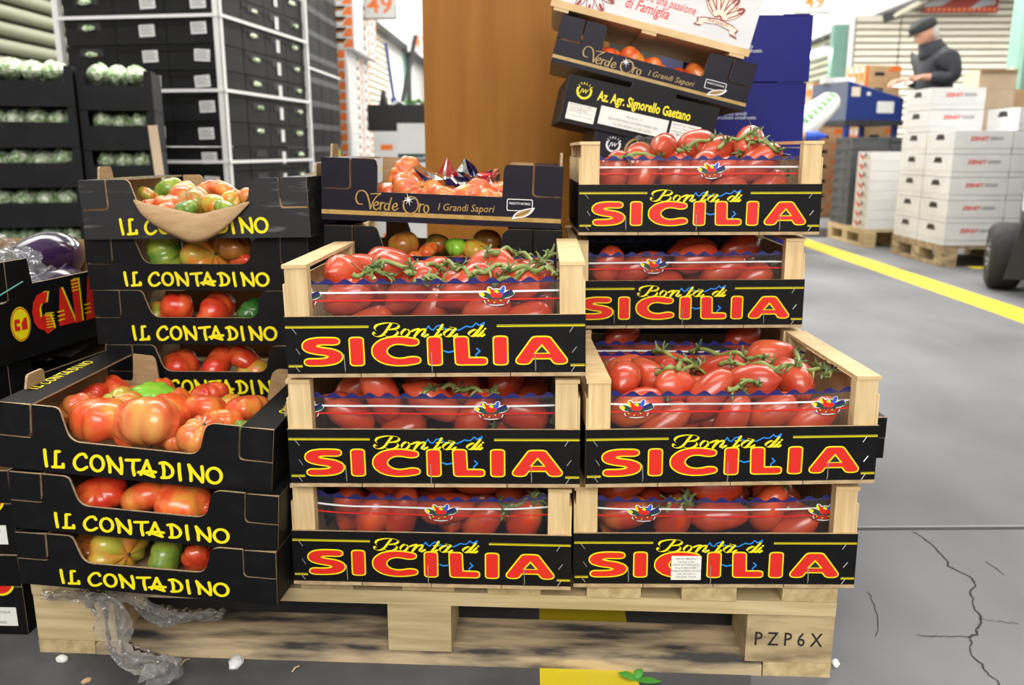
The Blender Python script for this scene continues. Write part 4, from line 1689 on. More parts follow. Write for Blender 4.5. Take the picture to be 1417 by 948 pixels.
VG = 'green vine stalks lying on the plum tomatoes'
vine('M3', .128, [[(488, 381), (512, 378), (534, 377)], [(508, 372), (515, 364), (566, 368)]], 'green vine stalk at the left of the heaped middle crate', VG, seed=1)
vine('M3', .128, [[(561, 382), (580, 378), (599, 368), (619, 365), (634, 369), (648, 379), (657, 391)], [(572, 388), (592, 386), (614, 387)]], 'green arching vine stalk in the centre of the heaped middle crate', VG, seed=2)
vine('M3', .130, [[(655, 383), (670, 373), (697, 369), (718, 374), (743, 375), (764, 374), (778, 381)], [(682, 394), (705, 387), (722, 383), (738, 372), (764, 356)]], 'forked green vine stalk at the right of the heaped middle crate', VG, seed=3)
vine('M3', .134, [[(672, 356), (684, 350), (701, 346), (718, 351), (737, 361), (752, 366)]], 'thick green vine stalk at the back right of the heaped middle crate', VG, seed=4)
vine('R2', .128, [[(904, 485), (921, 493), (943, 500), (962, 507)], [(938, 514), (943, 500)]], 'green vine stalk slanting at the left of the open right crate', VG, seed=5)
vine('R2', .126, [[(908, 515), (928, 513), (948, 512), (969, 511)]], 'short level green vine stalk in the open right crate', VG, seed=6)
vine('R2', .128, [[(955, 485), (982, 490), (1018, 491), (1040, 496), (1056, 498)]], 'long green vine stalk along the back of the open right crate', VG, seed=7)
vine('R2', .128, [[(996, 505), (1030, 505), (1056, 507), (1079, 511), (1108, 509), (1138, 514)], [(1100, 489), (1108, 508)], [(1155, 500), (1158, 528), (1140, 516)]], 'long green vine stalk with an upright end, right of the open right crate', VG, seed=8)
vine('R2', .126, [[(1008, 540), (1030, 530), (1054, 530)]], 'small green vine stalk near the front film of the open right crate', VG, seed=9)
vine('R5', .12, [[(846, 217), (875, 217), (915, 216)]], 'flat green vine stalk at the left of the topmost right crate', VG, seed=10)
vine('R5', .13, [[(938, 209), (960, 202), (982, 192)], [(994, 203), (1008, 195), (1030, 190), (1046, 185)], [(1033, 193), (1052, 199), (1075, 206)]], 'raised green vine stalk over the heap of the topmost right crate', VG, seed=11)
vine('M1', .150, [[(692, 716), (705, 703), (722, 694), (748, 687)]], 'green vine stalk inside the bottom middle crate', VG, seed=12)
vine('M2', .148, [[(586, 546), (604, 537), (622, 536), (645, 539), (672, 545), (686, 550)]], 'green vine stalk inside the second middle crate', VG, seed=13)
vine('R1', .146, [[(922, 706), (930, 692), (940, 690), (952, 697)]], 'pale green curled vine stalk inside the bottom right crate', VG, seed=14)


# ------------------------------------------------------------------ ribbed tomatoes
def rib(t, u, v, wpx, m, var, tilt=(0, 0), zl=None, yl=None, ybox=None, squash=1.0):
    """a ribbed tomato seen at picture point (u, v) with apparent width wpx, standing in tray t"""
    p = local_hit(t, u, v, 2, zl) if zl is not None else local_hit(t, u, v, 1, yl)
    wp = cmat(t) @ p
    dist = wp.y * _c - (wp.z - CAMZ) * _s
    rad = wpx / 2 * dist / FPX * (1.0 if t is TR['F3'] else 1.10)
    return dict(p=p, r=rad, m=m, var=var, tilt=tilt, t=t, sq=squash)


def place_ribs(key, items, where, floor_z=.005, label_extra=None, anchor=.15, D=.30):
    t = TR[key]
    it = [dict(c=tuple(q['p']), a=Vector((0, 0, 1)), h=.0005, r=q['r'] * .86, pin=.6) for q in items]
    sx = t.scale[0]
    Cc = relax(it, ((-.192, .192), (.006, D - .006), (floor_z, None)), 50, anchor)
    M4 = Matrix.Translation(t.location) @ t.rotation_euler.to_matrix().to_4x4()
    S = Matrix.Diagonal((*t.scale, 1))
    rs = random.Random(hash(key) % 1000 if False else sum(map(ord, key)))
    arr = []
    for q, c in zip(items, Cc):
        o = link('ribbed_tomato', rib_var(q['var'], q['m']), None)
        rx, ry = q['tilt']
        if key in ('F3', 'B4', 'VO', 'B1', 'F2', 'VO2', 'RM') and not (key == 'VO' and rx > 70):
            rx, ry = (180 if rs.random() < .7 else 20) + rs.uniform(-32, 32), ry + rs.uniform(-22, 22)
        k = q['r'] * 1.04
        o.matrix_world = M4 @ Matrix.Translation(S @ Vector(c)) @ Euler((R(rx), R(ry), rs.uniform(0, 6.28) if not q.get('rz') else q['rz'])).to_matrix().to_4x4() @ Matrix.Diagonal((k, k, k * q['sq'], 1))
        dz = {0: .50, 1: .46, 2: .53, 3: .62}[q['var']]
        link('stem_scar', SCAR, o, (0, 0, dz - .03))
        arr.append((Vector(c), o, q))
    rows_label([(a, b) for a, b, _ in arr])
    names = {'rib_orange': 'orange', 'rib_red': 'red', 'rib_pink': 'pink-orange', 'rib_yellow': 'yellow-green', 'rib_green_orange': 'green and orange', 'rib_green': 'green', 'rib_lime': 'bright lime green', 'rib_dark_green': 'dark green', 'rib_brown': 'brownish'}
    for c, o, q in arr:
        o['label'] = '%s ribbed tomato, %s, %s' % (names[q['m']], where, o['place'])
        o['category'] = 'tomato'
        o['group'] = 'ribbed tomatoes in the ' + where
        del o['place']


def rr_(key, rows, **k):
    return [rib(TR[key], *q, **k) if len(q) < 7 else rib(TR[key], *q[:6], **dict(k, **q[6])) for q in rows]


t3 = [
    (138, 601, 76, 'rib_orange', 0, (12, 8)), (213, 598, 90, 'rib_pink', 0, (-8, 4)), (272, 606, 62, 'rib_pink', 2, (10, 20)),
    (165, 575, 64, 'rib_yellow', 3, (20, -20)), (107, 577, 56, 'rib_pink', 1, (0, 30)), (88, 562, 34, 'rib_orange', 2, (0, 0)),
    (159, 541, 46, 'rib_red', 3, (40, 20)), (184, 545, 34, 'rib_pink', 3, (60, 0)), (213, 552, 58, 'rib_lime', 0, (5, 0)),
    (237, 570, 66, 'rib_orange', 1, (15, 10)), (277, 562, 62, 'rib_orange', 0, (-5, -10)), (291, 541, 48, 'rib_red', 2, (30, 0)),
    (346, 562, 66, 'rib_orange', 1, (10, -25)), (306, 580, 54, 'rib_orange', 2, (15, 30)), (122, 556, 46, 'rib_red', 0, (20, 20)),
    (224, 537, 44, 'rib_orange', 2, (20, 0)), (337, 586, 28, 'rib_green', 0, (0, 10)), (247, 547, 34, 'rib_orange', 3, (20, 40)), (318, 556, 36, 'rib_yellow', 1, (0, 0)),
    (195, 566, 34, 'rib_pink', 2, (0, 0)), (184, 593, 34, 'rib_orange', 3, (0, 0)), (245, 600, 40, 'rib_pink', 1, (0, 0)),
]
its = []
for q in t3:
    q = (q[0], q[1] + (9 if q[1] > 592 else 4), *q[2:])
    e = rib(TR['F3'], *q, yl=.058 + max(0, 600 - q[1]) * .0030)
    if q[1] > 600:
        e['sq'] = 1.22
        e['p'] = e['p'] - Vector((0, .004, .006))
    its.append(e)
place_ribs('F3', its, 'heaped front left tray', .03, anchor=.22)
# closed trays: fruit seen through the front openings
def row_ribs(key, row, where, yl=.048):
    its = [rib(TR[key], *q, yl=yl + (q[0] % 7) * .001) for q in row]
    z0 = .004
    place_ribs(key, its, where, z0, anchor=.25)


row_ribs('F2', [(141, 685, 60, 'rib_red', 1, (20, 10)), (196, 690, 62, 'rib_orange', 0, (5, 0)), (256, 695, 66, 'rib_orange', 3, (10, 20)), (288, 702, 26, 'rib_red', 2, (0, 0))], 'second front left tray')
row_ribs('F1', [(120, 758, 44, 'rib_brown', 1, (30, 10)), (162, 763, 72, 'rib_yellow', 1, (88, 8)), (229, 768, 60, 'rib_green', 0, (78, -6)), (278, 772, 42, 'rib_red', 2, (60, 30))], 'bottom front left tray')
row_ribs('B1', [(247, 506, 48, 'rib_red', 3, (15, 0)), (299, 508, 56, 'rib_red', 1, (20, 20)), (349, 511, 46, 'rib_yellow', 3, (10, 10)), (340, 500, 40, 'rib_red', 0, (0, 0), )], 'rear tray with hidden lettering')
row_ribs('B2', [(220, 432, 36, 'rib_green_orange', 0, (70, -20)), (245, 430, 46, 'rib_red', 3, (40, -30)), (298, 433, 60, 'rib_red', 0, (70, 6)), (346, 431, 34, 'rib_dark_green', 3, (60, 20))], 'rear tray third from top')
row_ribs('B3', [(232, 357, 62, 'rib_green', 2, (72, 0)), (290, 357, 62, 'rib_yellow', 0, (66, 0)), (338, 360, 34, 'rib_red', 1, (20, 10)), (320, 346, 50, 'rib_brown', 2, (10, 0))], 'rear tray under torn one')
b4 = [(229, 283, 38, 'rib_orange', 0, (10, 10)), (271, 279, 48, 'rib_green_orange', 3, (30, 20)), (299, 284, 34, 'rib_yellow', 3, (20, -20)), (327, 276, 32, 'rib_yellow', 3, (0, 50)), (343, 275, 32, 'rib_pink', 3, (10, -30)),
      (238, 262, 34, 'rib_green', 3, (40, 0)), (251, 264, 32, 'rib_yellow', 2, (30, 10)), (207, 271, 28, 'rib_green_orange', 1, (10, 50)), (286, 264, 30, 'rib_pink', 2, (0, 0)), (312, 266, 38, 'rib_orange', 1, (10, 0)), (256, 272, 34, 'rib_pink', 3, (0, 0)),
      (206, 284, 22, 'rib_pink', 2, (0, 0)), (228, 292, 30, 'rib_pink', 0, (0, 0)), (256, 290, 32, 'rib_green', 1, (0, 0)), (310, 288, 28, 'rib_green', 2, (0, 0))]
place_ribs('B4', [rib(TR['B4'], *q, yl=.052 + max(0, 292 - q[1]) * .0042) for q in b4], 'torn tray', .005, anchor=.3)
rm = [(561, 340, 38, 'rib_brown', 3, (10, 10)), (590, 348, 26, 'rib_orange', 2, (0, 0)), (608, 338, 32, 'rib_green_orange', 3, (20, 0)), (631, 345, 28, 'rib_lime', 3, (20, 0)), (658, 347, 32, 'rib_yellow', 3, (10, 0)), (676, 334, 38, 'rib_brown', 3, (0, 0)), (575, 352, 30, 'rib_orange', 0, (0, 0)), (640, 358, 34, 'rib_orange', 1, (0, 0))]
place_ribs('RM', [rib(TR['RM'], *q, yl=.06 + (.05 if q[1] < 339 else 0)) for q in rm], 'tray below purple one', .004, anchor=.25)
vo = [(559, 244, 46, 'rib_pink', 2, (80, 25)), (574, 269, 54, 'rib_pink', 2, (10, 0)), (620, 274, 42, 'rib_pink', 0, (10, 0)), (648, 271, 46, 'rib_pink', 2, (15, 15)), (681, 277, 46, 'rib_pink', 1, (10, 0)), (540, 265, 34, 'rib_pink', 0, (0, 0)), (592, 262, 36, 'rib_orange', 1, (0, 0)), (665, 262, 36, 'rib_pink', 1, (0, 0)), (690, 262, 30, 'rib_orange', 2, (0, 0))]
place_ribs('VO', [rib(TR['VO'], *q, yl=.045 + max(0, 275 - q[1]) * .0032) for q in vo], 'lower purple tray', .004, anchor=.3)
vo2 = [(873, 82, 42, 'rib_orange', 1, (15, 10)), (966, 106, 34, 'rib_orange', 2, (10, 0)), (905, 98, 40, 'rib_orange', 0, (0, 0)), (935, 108, 36, 'rib_red', 1, (0, 0)), (845, 80, 36, 'rib_orange', 2, (0, 0))]
place_ribs('VO2', [rib(TR['VO2'], *q, yl=.05 + .008 * (i % 2)) for i, q in enumerate(vo2)], 'tilted purple tray', .004, anchor=.3)
# ------------------------------------------------------------------ leaning pile at the upper right
def closed_box(name, label, loc, rot, w, d, h, m, cat='box', group=None, seam=None):
    t = thing(name, label, cat, loc, tuple(R(a) for a in rot), group)
    g = MB()
    g.box(-w / 2, w / 2, 0, d, 0, h)
    o = g.build('body', m, t)
    return t


def emblem(g, cx, cz, r, y, mi, word='JW', top='ITALIA'):
    ring = ell(cx, cz, r * .80, r * .80, 24, -215, 35)
    stroke(g, ring, pen(r * .06, r * .06, 6), y, mi)
    ring = ell(cx, cz, r * .94, r * .94, 24, -200, 20)
    stroke(g, ring, pen(r * .07, r * .07, 6), y, mi)
    txt(g, word, cx, cz - r * .25, r * .75, y, mi, shear=.25, offset=.01, align='CENTER')
    n = len(top)
    for i, ch in enumerate(top):
        a = R(140 - i * (100 / (n - 1)))
        txt(g, ch, cx + r * .92 * math.cos(a), cz + r * .92 * math.sin(a) - r * .1, r * .42, y, mi, offset=.012, align='CENTER', rot=a - R(90))


# black closed box with the grower's address
t = thing('cardboard_box', 'black closed box with bold yellow name and white address labels, tilted', 'box', (.243, 1.745, .782), (0, R(12.4), 0))
h, w = .092, .305
p = [(-w / 2, 0), (-.018, 0), (-.018, .010)] + [(-.014, .014)] + [(.060, .014), (.064, .010), (.064, 0), (w / 2, 0), (w / 2, h)] + [(.062, h), (.062, h + .012), (.057, h + .016), (-.022, h + .016), (-.027, h + .012), (-.030, h)] + [(-w / 2, h)]
MB().prism(p, 0, .004, 0, 1, 2).build('front_panel', ['card_grey_black', 'kraft', 'kraft_edge'], t)
fp = t.children[0] if t.children else kids(t)[0]
g = MB()
g.box(-w / 2 + .0005, w / 2 - .0005, .0042, .40, .0005, h - .0005)
g.build('body', 'card_grey_black', t)
g = MB()
y = -.0006
emblem(g, -w / 2 + .035, .066, .0155, y, 0)
txt(g, 'Az. Agr. Signorello Gaetano', -w / 2 + .064, .0555, .0260, y, 0, sx=.64, offset=.026)
g.build('lettering', 'ink_yellow', fp)
for nm, x0, x1, z0, z1, lines in (('address_label', -.078, .060, .012, .047, [('Via Arno, 11', .034), ('96010 PORTOPALO DI CAPO PASSERO (SR)', .0245), ('Tel. 0931 843264 - Fax 0931 843321', .0155)]),
                                  ('form_label', -.143, -.086, .008, .040, None), ('form_label', .066, .126, -.004, .048, None)):
    g = MB()
    g.box(x0, x1, -.0014, -.0005, max(z0, .001), z1)
    o = g.build(nm, 'paper_white', fp)
    g = MB()
    if lines:
        for s, z in lines:
            txt(g, s, (x0 + x1) / 2, z, .0066, -.0018, 0, align='CENTER', sx=.80 if len(s) > 20 else 1)
    else:
        n = 4
        for k in range(1, n):
            z = z1 - (z1 - max(z0, .001)) * k / n
            g.flat([(x0 + .003, z), (x1 - .003, z), (x1 - .003, z + .0005), (x0 + .003, z + .0005)], -.0018)
        xm = x0 + (x1 - x0) * .48
        g.flat([(xm, z0 + (z1 - z0) * .3), (xm + .0005, z0 + (z1 - z0) * .3), (xm + .0005, z1 - .002), (xm, z1 - .002)], -.0018)
        for (a, b, s) in ((.05, .86, 'PRODOTTO'), (.54, .86, 'CALIBRO'), (.05, .58, 'CATEGORIA'), (.54, .58, 'PESO')):
            txt(g, s, x0 + (x1 - x0) * a, max(z0, .001) + (z1 - max(z0, .001)) * b, .0045, -.0018, 0)
        if x0 > 0:
            txt(g, 'X', x0 + (x1 - x0) * .25, .022, .007, -.0018, 0, offset=.02)
    g.build('print', 'ink_grey', o)

# the dark purple box underneath, mostly hidden
t = thing('cardboard_box', 'dark purple box with white round emblem, mostly hidden behind the topmost crate', 'box', (.352, 1.752, .683), (0, R(8.5), 0))
g = MB()
g.prism([(-.2, 0), (.2, 0), (.2, .094), (-.05, .094), (-.055, .088), (-.115, .088), (-.12, .094), (-.2, .094)], 0, .004, 0, 1, 2)
fp = g.build('front_panel', ['card_purple', 'kraft', 'kraft_edge'], t)
g = MB()
g.box(-.1995, .1995, .0042, .30, .0005, .0915)
g.build('body', 'card_purple', t)
g = MB()
emblem(g, -.160, .063, .015, -.0006, 0)
stroke(g, spline([(-.122, .066), (-.113, .074), (-.103, .068), (-.106, .058), (-.122, .046), (-.100, .046)], 4), pen(.0022, .0016, 8), -.0006, 2)
stroke(g, [(-.096, .042), (-.084, .056)], pen(.0012, .0012, 6), -.0006, 0)
stroke(g, ell(-.109, .056, .026, .026, 20, -20, 200), pen(.0021, .0021, 8), -.0007, 1)
for k in range(5):
    stroke(g, [(-.066 + k * .004, .050), (-.062 + k * .005, .068)], pen(.001, .001, 6), -.0006, 1)
g.build('lettering', ['ink_white', 'ink_gold', 'steel_grey'], fp)
for i in range(5):
    closed_box('cardboard_box', 'plain dark box in the hidden stack below the leaning pile, %s from the floor' % ORD[i + 1], (.345, 1.765, .1445 + i * .1005), (0, 0, 0), .40, .30, .099, 'card_purple', group='plain dark boxes under the leaning pile')

# white wooden crate with red print on top
t = thing('wooden_crate', 'white papered wooden crate with red lettering, topmost of the leaning pile', 'crate', (.273, 1.782, .990), (0, R(14.1), R(-2.4)))
g = MB()
g.box(-.2, .2, 0, .005, .012, .115)
fp = g.build('front_panel', 'card_white', t)
g = MB()
y = -.0007
txt(g, 'sempre una passione', -.055, .053, .0225, y, 0, shear=.22, sx=.70, offset=.006, rot=R(-2))
txt(g, 'di Famiglia', -.062, .031, .0285, y, 0, shear=.22, sx=.76, offset=.010, rot=R(-2))
g.build('lettering', 'ink_red', fp)
g = MB()
g.build('printed_flower', ['ink_maroon', 'ink_cream', 'ink_cream', 'card_white', 'ink_yellow'], fp) if g.v else None
g = MB()
# leafy red-white emblem with ribbon
cx, cz = .125, .040
for k in range(5):
    a = R(130 - k * 24)
    ex, ez = cx + .030 * math.cos(a), cz + .008 + .034 * math.sin(a)
    for (s, mi, dy) in ((1.12, 0, 0), (1.0, 1, -.0002)):
        pts = []
        for i in range(12):
            tt = 2 * math.pi * i / 12
            px, pz = .023 * s * math.cos(tt), .0085 * s * math.sin(tt)
            pts.append((ex + px * math.cos(a) - pz * math.sin(a), ez + px * math.sin(a) + pz * math.cos(a)))
        g.flat(pts, y + dy, mi)
    stroke(g, [(ex + .013 * math.cos(a), ez + .013 * math.sin(a)), (ex + .0185 * math.cos(a), ez + .0185 * math.sin(a))], pen(.0045, .0045, 8), y - .0004, 0)
    for q in (-.004, .0, .004):
        stroke(g, [(ex - .012 * math.cos(a) - q * math.sin(a), ez - .012 * math.sin(a) + q * math.cos(a)), (ex + .018 * math.cos(a) - q * 1.2 * math.sin(a), ez + .018 * math.sin(a) + q * 1.2 * math.cos(a))], pen(.0011, .0011, 6), y - .0005, 0 if q else 3)
rib_ = [(-.042, .016), (-.028, .020), (.0, .023), (.028, .018), (.044, .010), (.040, .002), (.046, -.006), (.030, -.002), (.028, .006), (.0, .012), (-.028, .009), (-.032, .002), (-.046, .002), (-.040, .009)]
g.flat([(cx + a, cz + b - .010) for a, b in rib_][::-1], y - .0009, 0)
g.flat([(cx + a * .93, cz + .012 - .010 + (b - .012) * .78) for a, b in rib_][::-1], y - .0012, 2)
txt(g, 'TRUE QUALITY', cx, cz + .0025, .0085, y - .0016, 0, align='CENTER', sx=.78, offset=.006, rot=R(-3))
g.build('printed_ribbon_emblem', ['ink_maroon', 'ink_cream', 'ink_cream', 'card_white', 'ink_yellow'], fp)
g = MB()
# the cut-off flower on the left
fx, fz = -.130, .048
for k in range(11):
    a = R(k * 33 + 10)
    ex, ez = fx + .028 * math.cos(a), fz + .024 * math.sin(a)
    for s, mi, dy in ((1.1, 0, 0), (.9, 3, -.0002)):
        pts = []
        for i in range(10):
            tt = 2 * math.pi * i / 10
            px, pz = .022 * s * math.cos(tt), .007 * s * math.sin(tt)
            pts.append((ex + px * math.cos(a) - pz * math.sin(a), ez + px * math.sin(a) + pz * math.cos(a)))
        g.flat(pts, y + dy - k * .00002, mi)
    stroke(g, [(ex + .008 * math.cos(a), ez + .008 * math.sin(a)), (ex + .021 * math.cos(a), ez + .021 * math.sin(a))], pen(.0028, .0028, 6), y - .0006, 0)
g.flat(ell(fx + .004, fz + .01, .016, .012, 12)[:-1], y - .001, 4)
g.build('printed_emblem', ['ink_maroon', 'ink_cream', 'ink_cream', 'card_white', 'ink_yellow'], fp)
for z0, z1, nm in ((-.002, .0115, 'lower_slat'),):
    g = MB()
    g.box(-.203, .203, -.002, .006, z0, z1)
    g.build(nm, 'crate_wood', t)
for k in range(3):
    g = MB()
    x = -.195 + k * .18
    g.box(x, x + .03, -.001, .30, -.008, -.002)
    g.build('runner', 'crate_wood', t)
g = MB()
g.box(-.2, .2, .006, .30, -.002, .003)
g.build('base', 'crate_wood', t)
for s in (-1, 1):
    g = MB()
    x = -.2 if s < 0 else .195
    g.box(x, x + .005, .006, .295, .003, .10)
    g.build('side_panel', 'crate_wood', t)
g = MB()
g.box(-.2, .2, .295, .30, .003, .10)
g.build('back_panel', 'crate_wood', t)

# silver-blue crumpled foil by that box
def crumple(name, label, cat, loc, sx, sy, sz, m, seed, n=14, fold=1.0, rot=(0, 0, 0), shape=None):
    rs = random.Random(seed)
    w = [(rs.uniform(.5, 3.2), rs.uniform(.5, 3.2), rs.uniform(0, 6), rs.uniform(.3, 1)) for _ in range(6)]
    g = MB()
    vs = []
    for i in range(n + 1):
        for j in range(n + 1):
            a, b = i / n * 2 - 1, j / n * 2 - 1
            z = sum(q[3] * math.sin(q[0] * 3 * a + q[1] * 3 * b + q[2]) for q in w) / 3 + rs.uniform(-.3, .3)
            vs.append((a * sx + rs.uniform(-.1, .1) * sx, b * sy + rs.uniform(-.1, .1) * sy, z * sz * fold))
    m1 = n + 1
    g.add(vs, [[i * m1 + j, (i + 1) * m1 + j, (i + 1) * m1 + j + 1, i * m1 + j + 1] for i in range(n) for j in range(n)])
    o = g.build(name, m, None, False)
    o.location = loc
    o.rotation_euler = rot
    tag(o, label, cat)
    return o


p = at(897, 196, 1.735)
crumple('crumpled_foil', 'silvery crumpled plastic on the dark purple box by the tilted black one', 'foil', p, .026, .012, .016, 'wrap_film', 5, 8, rot=(R(70), 0, R(8)))

# ------------------------------------------------------------------ plywood panel and blue boxes behind
a, b = at(586, 100, 2.34), at(842, 100, 2.34)
g = MB()
g.box(a.x, b.x, 2.34, 2.365, 0.0, 1.9)
o = g.build('plywood_panel', 'plywood_brown')
tag(o, 'tall brown plywood panel standing upright behind the middle and right stacks', 'panel')
c = at(1026, 100, 2.2)
for i in range(7):
    z0 = i * .1530
    t = thing('blue_box', 'large dark blue cardboard box, %s from the floor, behind the leaning pile' % ORD[i + 1], 'box', (c.x - .01 - (.005 if i % 2 else 0), 2.12, z0), (0, 0, R(-1.5)), 'stacked dark blue boxes behind the leaning pile')
    g = MB()
    g.box(-.15, .15, 0, .36, 0, .150)
    bd = g.build('body', 'card_blue', t)
    g = MB()
    g.box(.08, .142, -.0015, .0, .148, .152)
    g.build('locking_tab', 'card_blue', t)
    g = MB()
    for k, (q, L_) in enumerate(((.115, .05), (.105, .07), (.096, .06))):
        txt(g, 'prodotti ortofrutticoli'[: 10 + 5 * k], -.06, q - .03, .012, -.001, 0)
    g.build('print', 'ink_white', bd)

# ------------------------------------------------------------------ aubergine boxes at the left edge
def gaia_lettering():
    """tall red letters with yellow striped edges, on a face .40 wide (x) and .165 high"""
    g = MB()
    k = .001
    y = -.0006
    def F(pts, mi, dy=0):
        g.flat([((27 + p[0] * .66) * k - .2, (14 + p[1] * .76) * k) for p in pts], y + dy, mi)
    # round emblem
    F([(p[0], p[1]) for p in ell(62, 60, 34, 38, 24)[:-1]], 1)
    g2 = ell(62, 60, 31, 35, 24)
    stroke(g, [((27 + p[0] * .66) * k - .2, (14 + p[1] * .76) * k) for p in g2], pen(.0009, .0009, 6), y - .0002, 0)
    F([(40, 48), (58, 46), (58, 56), (48, 57), (48, 63), (60, 63), (60, 71), (44, 73), (40, 68)][::1], 0, -.0002)
    F([(64, 46), (84, 46), (84, 72), (76, 72), (64, 62)], 0, -.0002)
    # letters G A I A : yellow copies behind, shifted
    G = [(168, 116), (150, 118), (128, 114), (112, 100), (105, 78), (108, 56), (120, 40), (140, 32), (150, 22), (178, 30), (168, 64), (138, 66), (140, 52), (146, 50), (132, 62), (132, 84), (142, 94), (158, 92)]
    A1 = [(196, 32), (214, 118), (222, 118), (262, 30)]
    I_ = [(262, 28), (262, 132), (290, 132), (290, 28)]
    A2 = [(306, 28), (330, 132), (338, 132), (372, 28)]
    for L_ in (G[:], A1, I_, A2):
        F([(p[0] + 7, p[1] + 1) for p in L_][::-1] if L_ is not I_ else [(p[0] + 7, p[1] + 1) for p in L_][::-1], 1)
    for L_ in (G, A1, I_, A2):
        F(L_[::-1], 0, -.0004)
    for i in range(6):
        z = 36 + i * 6.5
        F([(150, z), (182, z - 3), (182, z - 1), (150, z + 2)], 1, -.0007)
    for (x0, x1, zs) in ((196, 222, (44, 54, 64)), (306, 330, (44, 54, 64)), (262, 292, (104, 112, 120, 128))):
        for z in zs:
            F([(x0 - 2, z), (x1, z), (x1, z + 2.5), (x0 - 2, z + 2.5)], 1, -.0007)
    return g.mesh('lettering', ['ink_red', 'ink_yellow'])


GL = gaia_lettering()


def deep_box(label, loc, rz, h=.165, lettering=True, strap=False):
    t = thing('aubergine_box', label, 'box', loc, (0, 0, R(rz)), 'black aubergine boxes at the left edge')
    H = h * 1000
    p = [(0, 0), (400, 0), (400, H * .60), (352, H * .60), (350, H)] + rnd((318, H), (308, H), (306, H - 14), 4) + [(303, H * .74), (106, H * .74), (102, H - 14)] + rnd((100, H), (92, H), (88, H), 3) + [(50, H), (49, H * .62), (40, H * .60), (0, H * .60)]
    mats = ['card_black', 'kraft', 'kraft_edge']
    fp = MB().prism(P_(p), 0, .004, 0, 1, 2).build('front_panel', mats, t)
    MB().prism(P_([(0, 0), (400, 0), (400, H), (0, H)]), .296, .30, 1, 0, 2).build('back_panel', mats, t)
    if lettering:
        link('lettering', GL, fp)
    for s in (-1, 1):
        g = MB()
        x0, x1 = (-.2, -.196) if s < 0 else (.196, .2)
        g.box(x0, x1, .0042, .2958, .004, h - .001, 1)
        xo = -.2003 if s < 0 else .2003
        pts = [(xo, .001, .001), (xo, .299, .001), (xo, .299, h), (xo, .001, h)]
        g.add(pts if s > 0 else pts[::-1], [(0, 1, 2, 3)], 0)
        g.build('side_panel', mats, t)
        q = [(0, H * .62), (46, H * .62), (47, H), (0, H)]
        if s > 0:
            q = [(400 - a, b) for a, b in q][::-1]
        MB().prism(P_(q), -.0012, .003, 0, 1, 2).build('corner_flap', mats, t)
    g = MB()
    g.box(-.1995, .1995, .0005, .2995, 0, .004, 1)
    g.build('base', mats, t)
    if strap:
        g = MB()
        g.tube([(-.2022, .15, h * .55), (-.2022, .002, h * .62), (-.2022, -.003, h * .64), (-.12, -.004, h * .78)], .0012, 5)
        g.build('strap', 'strap_teal', t)
    return t


GB = deep_box('open black box of aubergines with big red and yellow letters, left edge', (-.790, 1.510, .4180), 80, strap=True)
for i in range(2):
    x = deep_box('black aubergine box in the left edge stack, %s from the floor' % ORD[i + 1], (-.975, 1.235 + .004 * i, .0005 + i * .1390), -2, .138, lettering=False, strap=(i == 1))
    fp = [c for c in x.children if c.name.startswith('front_panel')] or [c for c in bpy.data.objects if c.parent == x and c.name.startswith('front_panel')]
    fp = fp[0]
    g = MB()
    k = .001
    g.flat([(p[0] * k, p[1] * k) for p in ell(165, 92, 24, 24, 22)[:-1]], -.0006, 1)
    g.flat([(p[0] * k, p[1] * k) for p in ell(165, 92, 20, 20, 22)[:-1]], -.0009, 0)
    g.flat([(.15, .084), (.164, .083), (.164, .092), (.157, .092), (.157, .098), (.165, .098), (.165, .104), (.15, .104)], -.0012, 1)
    g.build('round_emblem', ['ink_red', 'ink_yellow'], fp)
    g = MB()
    g.box(.13, .186, -.0012, -.0004, .016, .048)
    lb = g.build('form_label', 'paper_white', fp)
    g = MB()
    for j in range(3):
        txt(g, ('ORIGINE ITALIA', 'CAT. I', 'MELANZANE')[j], .134, .038 - j * .009, .006, -.0016, 0, offset=.004)
    g.build('print', 'ink_grey', lb)
# a fourth, open one whose fruit shows dark behind the front left tray
y2 = deep_box('black box of bagged aubergines half hidden behind the front left tray', (-.800, 1.500, .2790), 80, .138, lettering=False)


def aubergine(loc, rot, L, r, label, group):
    t = thing('aubergine', label, 'aubergine', loc, rot, group)
    prof = []
    n = 14
    for i in range(n):
        u = i / (n - 1)
        rr = r * (math.sin(math.pi * min(1, u * 1.0 + .02)) ** .55) * (1.15 - .62 * u) + .001
        prof.append((rr, u * L))
    MB().lathe(prof, 20, 0).build('fruit', 'aubergine', t, True)
    g = MB()
    g.lathe([(r * .42, L * .90), (r * .40, L * .97), (r * .14, L * 1.0), (.006, L * 1.10), (.004, L * 1.16)], 8, 0, mod=lambda rr, z, tt: (rr * (1 + .25 * math.sin(3 * tt)) * math.cos(tt), rr * (1 + .25 * math.sin(3 * tt)) * math.sin(tt), z))
    g.build('stalk', 'scar', t, True)
    return t


